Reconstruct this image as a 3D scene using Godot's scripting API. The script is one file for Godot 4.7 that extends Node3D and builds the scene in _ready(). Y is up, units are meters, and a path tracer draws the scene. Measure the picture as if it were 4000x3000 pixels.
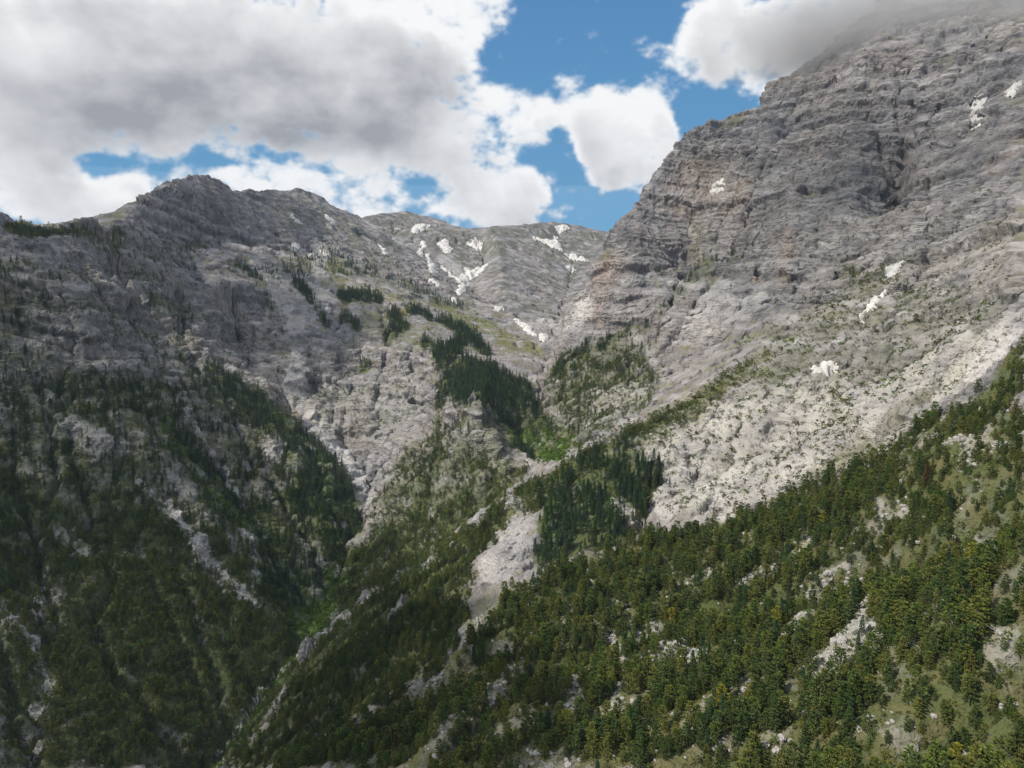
extends Node3D
# A high valley between limestone mountains: one terrain solved from its crests and stream lines,
# worn by running water, clad with rock strata, forest, scrub, old snow and broken cloud.

const OX := -1416.0      # west edge of the land, metres
const OZ := -3360.0      # far edge of the land
const CELL := 8.0
const NX := 321
const NZ := 441
const FCELL := 2.0
const FNX := 1281
const FNZ := 1761
const CCELL := 4.0
const CNX := 641
const CNZ := 881

var ground := PackedFloat32Array()      # heights every 8 m
var fine := PackedFloat32Array()        # heights every 2 m
var cover := {}                         # name -> share of each ground cover every 4 m
var noise := {}
var mats := {}
var t0 := 0

func lap(what: String) -> void:
	print("%6d ms  %s" % [Time.get_ticks_msec() - t0, what])

func make_noise(called: String, kind: int, frequency: float, octaves: int, seed_: int, fractal := FastNoiseLite.FRACTAL_FBM, gain := 0.5) -> FastNoiseLite:
	var n := FastNoiseLite.new()
	n.noise_type = kind
	n.frequency = frequency
	n.seed = seed_
	n.fractal_type = fractal
	n.fractal_octaves = octaves
	n.fractal_gain = gain
	noise[called] = n
	return n

func _ready() -> void:
	t0 = Time.get_ticks_msec()
	seed(7)
	make_camera()
	make_light()
	make_noises()
	make_sky()
	lap("sky")
	solve_ground()
	lap("ground solved")
	wear_ground()
	lap("ground worn")
	refine_ground()
	stamp_cover()
	lap("cover")
	make_materials()
	lap("materials")
	build_land()
	lap("land")
	build_snow()
	build_forest()
	build_tufts()
	build_details()
	lap("forest")
	build_clouds()
	lap("done")

func make_camera() -> void:
	var cam := Camera3D.new()
	cam.name = "camera"
	cam.fov = 57.0
	cam.near = 1.0
	cam.far = 9000.0
	cam.rotation_degrees = Vector3(-5.6, 0, 0)
	add_child(cam)
	cam.current = true

func make_light() -> void:
	var sun := DirectionalLight3D.new()
	sun.name = "sun"
	sun.light_energy = SUN_ENERGY
	sun.light_color = Color(1.0, 0.962, 0.91)
	sun.light_angular_distance = 0.55
	sun.shadow_enabled = true
	add_child(sun)
	sun.look_at_from_position(TOWARDS_SUN * 100.0, Vector3.ZERO, Vector3.UP)
	var env := Environment.new()
	env.tonemap_mode = Environment.TONE_MAPPER_LINEAR
	env.tonemap_exposure = EXPOSURE
	env.sdfgi_enabled = true
	env.ssao_enabled = true
	env.ssil_enabled = true
	env.background_mode = Environment.BG_SKY
	env.sky = Sky.new()
	env.background_energy_multiplier = 1.0
	if FOG > 0.0:
		env.fog_enabled = true
		env.fog_density = FOG
		env.fog_light_color = Color(0.80, 0.88, 1.0)
	env.volumetric_fog_enabled = true
	env.volumetric_fog_density = 0.0
	var we := WorldEnvironment.new()
	we.name = "world"
	we.environment = env
	add_child(we)
	mats["env"] = env

const SUN_ENERGY := 1.2
const EXPOSURE := 1.22
const FOG := 0.00004
const TOWARDS_SUN := Vector3(-0.60, 0.68, 0.30)

func make_noises() -> void:
	var S := FastNoiseLite.TYPE_SIMPLEX_SMOOTH
	var P := FastNoiseLite.TYPE_PERLIN
	make_noise("massif", S, 1.0 / 210.0, 4, 11, FastNoiseLite.FRACTAL_RIDGED)
	make_noise("rib", S, 1.0 / 70.0, 3, 12, FastNoiseLite.FRACTAL_RIDGED)
	make_noise("crag", S, 1.0 / 26.0, 4, 13, FastNoiseLite.FRACTAL_RIDGED, 0.55)
	make_noise("warp", S, 1.0 / 120.0, 3, 14)
	make_noise("bands", P, 1.0 / 46.0, 2, 26)
	make_noise("layer", P, 1.0 / 12.0, 3, 15, FastNoiseLite.FRACTAL_FBM, 0.72)
	make_noise("column", S, 1.0 / 75.0, 3, 25, FastNoiseLite.FRACTAL_RIDGED, 0.5)
	make_noise("grain", S, 1.0 / 6.5, 3, 16, FastNoiseLite.FRACTAL_FBM, 0.6)
	make_noise("patch", S, 1.0 / 45.0, 4, 17, FastNoiseLite.FRACTAL_FBM, 0.6)
	make_noise("tint", S, 1.0 / 160.0, 4, 18, FastNoiseLite.FRACTAL_FBM, 0.6)
	make_noise("edge", S, 1.0 / 16.0, 3, 19, FastNoiseLite.FRACTAL_FBM, 0.6)
	make_noise("streak", S, 1.0 / 9.0, 3, 20)
	make_noise("cloud", S, 1.0 / 14.0, 6, 21, FastNoiseLite.FRACTAL_FBM, 0.55)
	make_noise("puff", S, 1.0 / 4.5, 4, 22, FastNoiseLite.FRACTAL_RIDGED, 0.5)
	make_noise("wisp", S, 1.0 / 2.6, 5, 23, FastNoiseLite.FRACTAL_FBM, 0.66)

# ------------------------------------------------------------------ sky
func blobs(table: Array, a0: float, e0: float, da: float, de: float, w: int, h: int) -> Image:
	var f := PackedFloat32Array()
	f.resize(w * h)
	for row in table:
		var a: float = row[1]
		var e: float = row[2]
		var ra: float = row[3] * 1.0
		var re: float = row[4] * 1.0
		var wt: float = row[5]
		var i0 := maxi(0, int((a - 2.6 * ra - a0) / da))
		var i1 := mini(w - 1, int((a + 2.6 * ra - a0) / da) + 1)
		var j0 := maxi(0, int((e - 2.6 * re - e0) / de))
		var j1 := mini(h - 1, int((e + 2.6 * re - e0) / de) + 1)
		for j in range(j0, j1 + 1):
			var y := (e0 + j * de - e) / re
			for i in range(i0, i1 + 1):
				var x := (a0 + i * da - a) / ra
				f[j * w + i] += wt * exp(-(x * x + y * y) * 0.9)
	return Image.create_from_data(w, h, false, Image.FORMAT_RF, f.to_byte_array())

func cloud_density(a: float, e: float, bank: float, detail: bool) -> float:
	# direction on a sphere, so that the noise has no seams
	var ca := cos(deg_to_rad(e))
	var x := sin(deg_to_rad(a)) * ca * 57.3
	var z := -cos(deg_to_rad(a)) * ca * 57.3
	var y := e * 1.35
	var n: float = noise["cloud"].get_noise_3d(x, y, z)
	var d := 0.33 + clampf(bank, -0.66, 1.0) * 0.55 + n * 0.85
	if detail:
		var billow: float = noise["puff"].get_noise_3d(x, y, z)
		d += noise["wisp"].get_noise_3d(x, y * 1.2, z) * 0.40 - (billow + 0.35) * 0.34
	return d

func sky_tone(e: float, d: float, shade: float) -> Color:
	var k := smoothstep(-0.13, 0.32, d)
	var t := clampf(e / 30.0, 0.0, 1.0)
	var blue := Color(0.155, 0.43, 0.66).lerp(Color(0.070, 0.205, 0.46), pow(t, 0.75))
	var lit := Color(0.95, 0.955, 0.96).lerp(Color(0.30, 0.310, 0.345), shade)
	lit = lit.lerp(Color(0.60, 0.71, 0.83), (1.0 - smoothstep(0.05, 0.45, d)) * 0.4)
	return blue.lerp(lit, k)

func make_sky() -> void:
	var W := 4096
	var H := 2048
	# the whole dome at a coarse grain: broken cloud like that in view
	var sw := 512
	var sh := 128
	var dome := PackedFloat32Array()
	dome.resize(sw * sh * 4)
	var at := 0
	for j in sh:
		var e := 90.0 - (j + 0.5) / sh * 90.0
		for i in sw:
			var a := (i + 0.5) / sw * 360.0 - 180.0
			var dd := cloud_density(a, e, -0.28, false)
			var c := sky_tone(e, dd, clampf((dd - 0.1) * 0.9 + 0.15, 0.0, 0.62))
			dome[at] = c.r; dome[at + 1] = c.g; dome[at + 2] = c.b; dome[at + 3] = 1.0
			at += 4
	var top := Image.create_from_data(sw, sh, false, Image.FORMAT_RGBAF, dome.to_byte_array())
	top.resize(W, H / 2, Image.INTERPOLATE_BILINEAR)
	var full := Image.create_empty(W, H, false, Image.FORMAT_RGBAF)
	full.fill(Color(0.20, 0.22, 0.20))
	full.blit_rect(top, Rect2i(0, 0, W, H / 2), Vector2i(0, 0))
	# the part ahead in full grain, fading into the rest at its rim
	var w := 1100
	var h := 440
	var px := 360.0 / W
	var a0 := -w * 0.5 * px
	var e0 := -1.0
	var bank := blobs(GAPS, a0, e0, px * 8.0, px * 8.0, w / 8 + 2, h / 8 + 2)
	var grey := blobs(GREYS, a0, e0, px * 8.0, px * 8.0, w / 8 + 2, h / 8 + 2)
	var bw := bank.get_width()
	var bd := bank.get_data().to_float32_array()
	var gd := grey.get_data().to_float32_array()
	var dens := PackedFloat32Array()
	dens.resize(w * h)
	var dull := PackedFloat32Array()
	dull.resize(w * h)
	for j in h:
		var e := e0 + (h - 1 - j) * px
		var v := (h - 1 - j) / 8.0
		var vj := int(v)
		var fv := v - vj
		for i in w:
			var u := i / 8.0
			var ui := int(u)
			var fu := u - ui
			var q := vj * bw + ui
			var b := lerpf(lerpf(bd[q], bd[q + 1], fu), lerpf(bd[q + bw], bd[q + bw + 1], fu), fv)
			var rim := clampf(minf(minf(i, w - 1 - i) / 90.0, j / 90.0), 0.0, 1.0)
			dens[j * w + i] = cloud_density(a0 + (i + 0.5) * px, e, lerpf(-0.28, b, rim), true)
			dull[j * w + i] = lerpf(0.3, lerpf(lerpf(gd[q], gd[q + 1], fu), lerpf(gd[q + bw], gd[q + bw + 1], fu), fv), rim)
	# what lies between a spot of cloud and the sun, above and to the left, dims it
	var out := PackedFloat32Array()
	out.resize(w * h * 4)
	at = 0
	for j in h:
		var e := e0 + (h - 1 - j) * px
		for i in w:
			var d := dens[j * w + i]
			var thick := 0.0
			var g := 3
			while g < 40:
				thick += clampf(dens[maxi(0, j - g) * w + maxi(0, i - g / 2)], 0.0, 0.75)
				g = g * 2 + 1
			var shade := 1.0 - exp(-maxf(0.0, thick * 0.24 + (d - 0.45) * 0.20 + dull[j * w + i] * 0.88 - 0.24))
			var grainy: float = noise["cloud"].get_noise_3d(i * px * 1.6 + 40.0, e * 2.6, 7.0)
			var c := sky_tone(e, d, clampf(shade * (0.95 + grainy * 0.75), 0.0, 0.92))
			out[at] = c.r; out[at + 1] = c.g; out[at + 2] = c.b; out[at + 3] = 1.0
			at += 4
	var ahead := Image.create_from_data(w, h, false, Image.FORMAT_RGBAF, out.to_byte_array())
	full.blit_rect(ahead, Rect2i(0, 0, w, h), Vector2i(W / 2 - w / 2, H / 2 - h - int(e0 / px)))
	# a panorama's first column lies straight ahead
	var turned := Image.create_empty(W, H, false, Image.FORMAT_RGBAF)
	turned.blit_rect(full, Rect2i(W / 2, 0, W / 2, H), Vector2i(0, 0))
	turned.blit_rect(full, Rect2i(0, 0, W / 2, H), Vector2i(W / 2, 0))
	full = turned
	var m := PanoramaSkyMaterial.new()
	m.panorama = ImageTexture.create_from_image(full)
	m.energy_multiplier = 0.84
	mats["env"].sky.sky_material = m

# ------------------------------------------------------------------ the shape of the land
func solve_ground() -> void:
	var h := PackedFloat32Array()
	var pw := 0
	var ph := 0
	for level in [[64.0, 90], [32.0, 50], [16.0, 36], [8.0, 22]]:
		var c: float = level[0]
		var nx := int((NX - 1) * CELL / c) + 1
		var nz := int((NZ - 1) * CELL / c) + 1
		var sum := PackedFloat32Array()
		var cnt := PackedInt32Array()
		sum.resize(nx * nz)
		cnt.resize(nx * nz)
		var mean := 0.0
		var num := 0
		for row in RIDGES:
			for k in range(1, row.size() - 3, 3):
				var p := Vector3(row[k], row[k + 1], row[k + 2])
				var q := Vector3(row[k + 3], row[k + 4], row[k + 5])
				var m := maxi(2, int(Vector2(q.x - p.x, q.z - p.z).length() / (c * 0.5)) + 1)
				for s in m:
					var r := p.lerp(q, float(s) / (m - 1))
					var i := roundi((r.x - OX) / c)
					var j := roundi((r.z - OZ) / c)
					if i >= 0 and j >= 0 and i < nx and j < nz:
						sum[j * nx + i] += r.y
						cnt[j * nx + i] += 1
						mean += r.y
						num += 1
		mean /= num
		var nh := PackedFloat32Array()
		nh.resize(nx * nz)
		for j in nz:
			for i in nx:
				var n := j * nx + i
				if cnt[n] > 0:
					nh[n] = sum[n] / cnt[n]
				elif pw == 0:
					nh[n] = mean
				else:
					var u := minf(i * 0.5, pw - 1.001)
					var v := minf(j * 0.5, ph - 1.001)
					var a := int(u)
					var b := int(v)
					u -= a
					v -= b
					var o := b * pw + a
					nh[n] = lerpf(lerpf(h[o], h[o + 1], u), lerpf(h[o + pw], h[o + pw + 1], u), v)
		h = nh
		pw = nx
		ph = nz
		for it in int(level[1]):
			var w := 1.7 if it < int(level[1]) - 4 else 1.0
			for j in nz:
				var up := (j - 1 if j > 0 else 1) * nx
				var dn := (j + 1 if j < nz - 1 else nz - 2) * nx
				var o := j * nx
				for i in nx:
					if cnt[o + i] > 0:
						continue
					var l := i - 1 if i > 0 else 1
					var r := i + 1 if i < nx - 1 else nx - 2
					var was := h[o + i]
					h[o + i] = was + w * (0.25 * (h[o + l] + h[o + r] + h[up + i] + h[dn + i]) - was)
	ground = h

func wear_ground() -> void:
	# roughen, then let water run down and cut its gullies
	var massif: FastNoiseLite = noise["massif"]
	var rib: FastNoiseLite = noise["rib"]
	for j in NZ:
		var z := OZ + j * CELL
		for i in NX:
			var x := OX + i * CELL
			var far := clampf((sqrt(x * x + z * z) - 250.0) / 900.0, 0.0, 1.0)
			var o := j * NX + i
			var l := ground[o - 1 if i > 0 else o]
			var r := ground[o + 1 if i < NX - 1 else o]
			var u := ground[o - NX if j > 0 else o]
			var d := ground[o + NX if j < NZ - 1 else o]
			var steep := clampf(sqrt((r - l) * (r - l) + (d - u) * (d - u)) / 16.0, 0.0, 1.2)
			ground[o] += (massif.get_noise_2d(x, z) * lerpf(2.0, 8.0, far) + rib.get_noise_2d(x, z) * lerpf(2.4, 4.5, far)) * (0.25 + 0.75 * steep)
	for row in BUMPS:
		for k in range(2, row.size(), 5):
			var ca := cos(deg_to_rad(row[k + 4]))
			var sa := sin(deg_to_rad(row[k + 4]))
			var ra: float = maxf(row[k + 2], 7.0)
			var rb: float = maxf(row[k + 3], 7.0)
			var r := ra * 2.0
			for j in range(maxi(0, int((row[k + 1] - r - OZ) / CELL)), mini(NZ - 1, int((row[k + 1] + r - OZ) / CELL) + 1) + 1):
				for i in range(maxi(0, int((row[k] - r - OX) / CELL)), mini(NX - 1, int((row[k] + r - OX) / CELL) + 1) + 1):
					var dx: float = OX + i * CELL - row[k]
					var dz: float = OZ + j * CELL - row[k + 1]
					var a := (dx * ca + dz * sa) / ra
					var b := (dz * ca - dx * sa) / rb
					ground[j * NX + i] += row[1] * exp(-(a * a + b * b) * 1.3)
	var total := NX * NZ
	var dirs := PackedInt32Array([-1, 1, -NX, NX, -NX - 1, -NX + 1, NX - 1, NX + 1])
	for turn in 6:
		var order := PackedInt64Array()
		order.resize(total)
		for n in total:
			order[n] = (int((ground[n] + 2000.0) * 500.0) << 20) | n
		order.sort()
		var area := PackedFloat32Array()
		area.resize(total)
		area.fill(1.0)
		for k in range(total - 1, -1, -1):
			var n := order[k] & 0xFFFFF
			var i := n % NX
			if i == 0 or i == NX - 1 or n < NX or n >= total - NX:
				continue
			var hn := ground[n]
			var best := 0.0
			var to := -1
			for q in 8:
				var s := (hn - ground[n + dirs[q]]) * (1.0 if q < 4 else 0.7071)
				if s > best:
					best = s
					to = n + dirs[q]
			if to >= 0:
				area[to] += area[n]
		for k in total:
			var n := order[k] & 0xFFFFF
			var i := n % NX
			if i == 0 or i == NX - 1 or n < NX or n >= total - NX:
				continue
			var hn := ground[n]
			var best := 0.0
			for q in 8:
				var s := (hn - ground[n + dirs[q]]) * (1.0 if q < 4 else 0.7071)
				if s > best:
					best = s
			var a := area[n]
			if a > 9.0 and best > 0.3:
				ground[n] -= minf(minf(0.16 * (sqrt(minf(a, 160.0)) - 2.5) * minf(best, 6.0) / 4.0, best * 0.6), 2.2)

func refine_ground() -> void:
	var im := Image.create_from_data(NX, NZ, false, Image.FORMAT_RF, ground.to_byte_array())
	# a cubic enlargement by hand of the rows and columns would be slow; the engine's is quick but keeps pixel centres, which is allowed for in height()
	im.resize(NX * 4, NZ * 4, Image.INTERPOLATE_CUBIC)
	fine = im.get_data().to_float32_array()

func height(x: float, z: float) -> float:
	var u := (x - OX) / FCELL + FOFF
	var v := (z - OZ) / FCELL + FOFF
	u = clampf(u, 0.0, NX * 4 - 1.001)
	v = clampf(v, 0.0, NZ * 4 - 1.001)
	var i := int(u)
	var j := int(v)
	u -= i
	v -= j
	var o := j * (NX * 4) + i
	var a := fine[o] + (fine[o + 1] - fine[o]) * u
	o += NX * 4
	var b := fine[o] + (fine[o + 1] - fine[o]) * u
	return a + (b - a) * v

const FOFF := 1.5

func stamp_cover() -> void:
	for called in ["pine", "fir", "bush", "leaf", "grass", "pale", "bare", "warm"]:
		var f := PackedFloat32Array()
		f.resize(CNX * CNZ)
		cover[called] = f
	for row in COVER + BEYOND:
		var f: PackedFloat32Array = cover[row[0]]
		var value: float = row[1]
		var lo: float = 0.45 if row[0] == "bare" else 0.6
		var hi: float = 1.0 if row[0] == "bare" else 1.25
		for k in range(2, row.size(), 5):
			var cx: float = row[k]
			var cz: float = row[k + 1]
			var ra: float = row[k + 2]
			var rb: float = row[k + 3]
			var ca := cos(deg_to_rad(row[k + 4]))
			var sa := sin(deg_to_rad(row[k + 4]))
			var r := ra * 1.3
			var i0 := maxi(0, int((cx - r - OX) / CCELL))
			var i1 := mini(CNX - 1, int((cx + r - OX) / CCELL) + 1)
			var j0 := maxi(0, int((cz - r - OZ) / CCELL))
			var j1 := mini(CNZ - 1, int((cz + r - OZ) / CCELL) + 1)
			for j in range(j0, j1 + 1):
				var dz := OZ + j * CCELL - cz
				for i in range(i0, i1 + 1):
					var dx := OX + i * CCELL - cx
					var a := (dx * ca + dz * sa) / ra
					var b := (dz * ca - dx * sa) / rb
					var v := value * (1.0 - smoothstep(lo, hi, sqrt(a * a + b * b)))
					var o := j * CNX + i
					if v > f[o]:
						f[o] = v
		cover[row[0]] = f

# woods that go on outside the picture
const BEYOND := [
	["pine", 0.9, -540,-640,130,130,0, -480,-500,110,110,0, -410,-390,110,110,0, -330,-300,90,90,0, -220,-220,90,90,0, -80,-140,80,80,0],
	["pine", 0.9, 60,-90,100,100,0, 200,-60,120,120,0, 330,-200,110,110,0, 340,-60,120,120,0, 440,-250,110,110,0],
	["pine", 0.9, 120,-150,55,55,0, 170,-205,55,55,0, 95,-185,45,45,0],
	["fir", 0.4, -640,-760,130,130,0, -560,-640,120,120,0]]

func cell_at(x: float, z: float) -> int:
	return clampi(roundi((z - OZ) / CCELL), 0, CNZ - 1) * CNX + clampi(roundi((x - OX) / CCELL), 0, CNX - 1)

# ------------------------------------------------------------------ surface of the land
var bare_n: FastNoiseLite
var s_pos := Vector3()
var s_steep := 0.0
var s_cell := 0

func surface(x: float, z: float, fine_grain: bool) -> Vector3:
	# where the land lies above this spot once its ledges and crags stand out of it
	var y := height(x, z)
	var gx := (height(x + 3.0, z) - height(x - 3.0, z)) / 6.0
	var gz := (height(x, z + 3.0) - height(x, z - 3.0)) / 6.0
	var inv := 1.0 / sqrt(gx * gx + gz * gz + 1.0)
	var n := Vector3(-gx * inv, inv, -gz * inv)
	var steep := clampf((1.0 - inv) * 2.6, 0.0, 1.0)
	var e: float = n_edge.get_noise_3d(x, y, z) * 9.0
	var o := cell_at(x + e, z - e * 0.8)
	var wood := minf(1.0, maxf(f_pine[o], f_fir[o] * 0.8))
	var rock := (1.0 - 0.75 * wood * (1.0 - f_bare[o])) * (1.0 - 0.6 * f_grass[o])
	rock = clampf(rock, 0.12, 1.0)
	var dist := sqrt(x * x + z * z)
	var big := clampf(dist / 700.0, 0.35, 1.5)
	# outcrops: upright ribs and gullies, beds of uneven hardness, and broken blocks
	var barren := f_pale[o]
	var calm := 1.0 - 0.55 * smoothstep(1650.0, 2200.0, dist)
	var warp := n_warp.get_noise_3d(x, y, z)
	var rib := n_rib.get_noise_2d(x + warp * 30.0, z + warp * 22.0) + 0.2
	var crag := n_crag.get_noise_3d(x, y * 1.5, z) + 0.2
	var t := y + 0.20 * x - 0.12 * z + 18.0 * warp
	var lay := n_layer.get_noise_1d(t)
	s_lay = lay
	lay = smoothstep(-0.22, 0.10, lay) * 1.1 - 0.6 + lay * 0.9
	var band := smoothstep(-0.12, 0.10, n_bands.get_noise_1d(t + 9.0 * crag)) - 0.5
	var d := rib * 4.0 * big * rock * steep * calm + crag * (1.7 + 1.5 * f_pale[o] + 1.8 * f_bare[o] * smoothstep(420.0, 560.0, dist)) * big * rock * (0.35 + 0.65 * steep) * calm
	d += rib * 3.2 * barren * minf(big, 1.0)
	d += (lay * 1.7 + band * 6.0) * minf(big, 1.1) * rock * (1.0 - 0.75 * f_pale[o]) * (1.0 - wood) * smoothstep(0.12, 0.75, steep) * calm
	if fine_grain:
		d += n_grain.get_noise_3d(x, y * 1.4, z) * 1.25 * (0.3 + 0.7 * rock)
	s_steep = steep
	s_cell = o
	return Vector3(x, y, z) + n * d

var s_lay := 0.0
var n_rib: FastNoiseLite
var n_bands: FastNoiseLite
var n_edge: FastNoiseLite
var n_crag: FastNoiseLite
var n_warp: FastNoiseLite
var n_layer: FastNoiseLite
var n_grain: FastNoiseLite
var n_patch: FastNoiseLite
var n_tint: FastNoiseLite
var n_streak: FastNoiseLite
var f_pine: PackedFloat32Array
var f_fir: PackedFloat32Array
var f_bush: PackedFloat32Array
var f_leaf: PackedFloat32Array
var f_grass: PackedFloat32Array
var f_pale: PackedFloat32Array
var f_bare: PackedFloat32Array
var f_warm: PackedFloat32Array

func surface_color(p: Vector3, steep: float, o: int) -> Color:
	var patch := n_patch.get_noise_3d(p.x, p.y * 1.3, p.z)
	var tint := n_tint.get_noise_3d(p.x, p.y, p.z)
	var streak := n_streak.get_noise_3d(p.x, p.y * 0.35, p.z)
	# limestone: grey, here and there pinkish, or dark where water runs down it
	var c := Color(0.285, 0.278, 0.282).lerp(Color(0.345, 0.316, 0.300), clampf(0.5 + tint * 1.6, 0.0, 1.0))
	c = c.lerp(Color(0.150, 0.150, 0.158), clampf(streak * 1.4 + patch * 1.0 - 0.12, 0.0, 0.75))
	c = c.lerp(Color(0.450, 0.435, 0.425), clampf(patch * -1.6 + s_lay * 0.5, 0.0, 0.8))
	c = c * (0.86 + clampf(s_lay * 0.5, -0.3, 0.3))
	c.a = 1.0
	c = c.lerp(Color(0.43, 0.325, 0.255), f_warm[o] * clampf(0.55 + patch, 0.0, 0.8))
	var pale := f_pale[o]
	if pale > 0.0:
		c = c.lerp(Color(0.60, 0.578, 0.556), clampf(pale * (0.72 + patch * 1.4), 0.0, 1.0))
	var bare := f_bare[o]
	if bare > 0.0:
		c = c.lerp(Color(0.53, 0.51, 0.49), clampf(bare * (0.6 + patch * 1.4), 0.0, 1.0))
	# turf keeps to the gentler ledges, earth and litter lie under the trees
	var gentle := 1.0 - smoothstep(0.30, 0.75, steep + streak * 0.25)
	var turf := f_grass[o] * clampf(0.75 + patch * 1.4 + streak * 0.6, 0.0, 1.0)
	turf = maxf(turf, f_bush[o] * 0.6 * clampf(0.7 + patch * 1.2, 0.0, 1.0))
	c = c.lerp(Color(0.115, 0.190, 0.040), clampf(f_leaf[o] * (0.8 + patch), 0.0, 0.9))
	turf = maxf(turf, gentle * clampf(patch * 1.6 + 0.05, 0.0, 0.55) * (1.0 - pale))
	var alpine := smoothstep(1500.0, 1900.0, -p.z)
	c = c.lerp(Color(0.170, 0.192, 0.062).lerp(Color(0.225, 0.210, 0.098), clampf(0.5 + streak, 0.0, 1.0)).lerp(Color(0.098, 0.105, 0.060), alpine), clampf(turf, 0.0, 0.92))
	var wood := maxf(f_pine[o], f_fir[o]) * (1.0 - 0.9 * f_leaf[o])
	var floor_share := clampf(wood * (1.0 - bare * 0.9) * (1.0 - pale * 0.9) * (1.05 + patch * 0.9 + streak * 0.5), 0.0, 0.93)
	if wood > 0.0:
		c = c.lerp(Color(0.084, 0.108, 0.035).lerp(Color(0.138, 0.132, 0.058), clampf(0.4 + streak * 1.2 + tint, 0.0, 1.0) * (1.0 - 0.75 * smoothstep(-400.0, -520.0, p.z))), floor_share)
	return c

func region_of(x: float, z: float) -> int:
	# 0 near hillside, 1 wooded spur, 2 west mountain, 3 great wall, 4 far range, 5 valley head
	var d := -z
	if d > 1750.0 and x > -480.0 - (d - 1750.0) * 0.2:
		return 4
	if x < -130.0 - maxf(0.0, (d - 620.0) * 0.12) or (d < 620.0 and x < -150.0 - maxf(0.0, 350.0 - d) * 0.0):
		return 2
	if d < 470.0 and x > -170.0:
		return 0
	if d > 820.0 and x > 95.0 or x > 330.0 and d > 700.0:
		return 3
	if d < 820.0 and x > -150.0:
		return 1
	return 5

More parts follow.
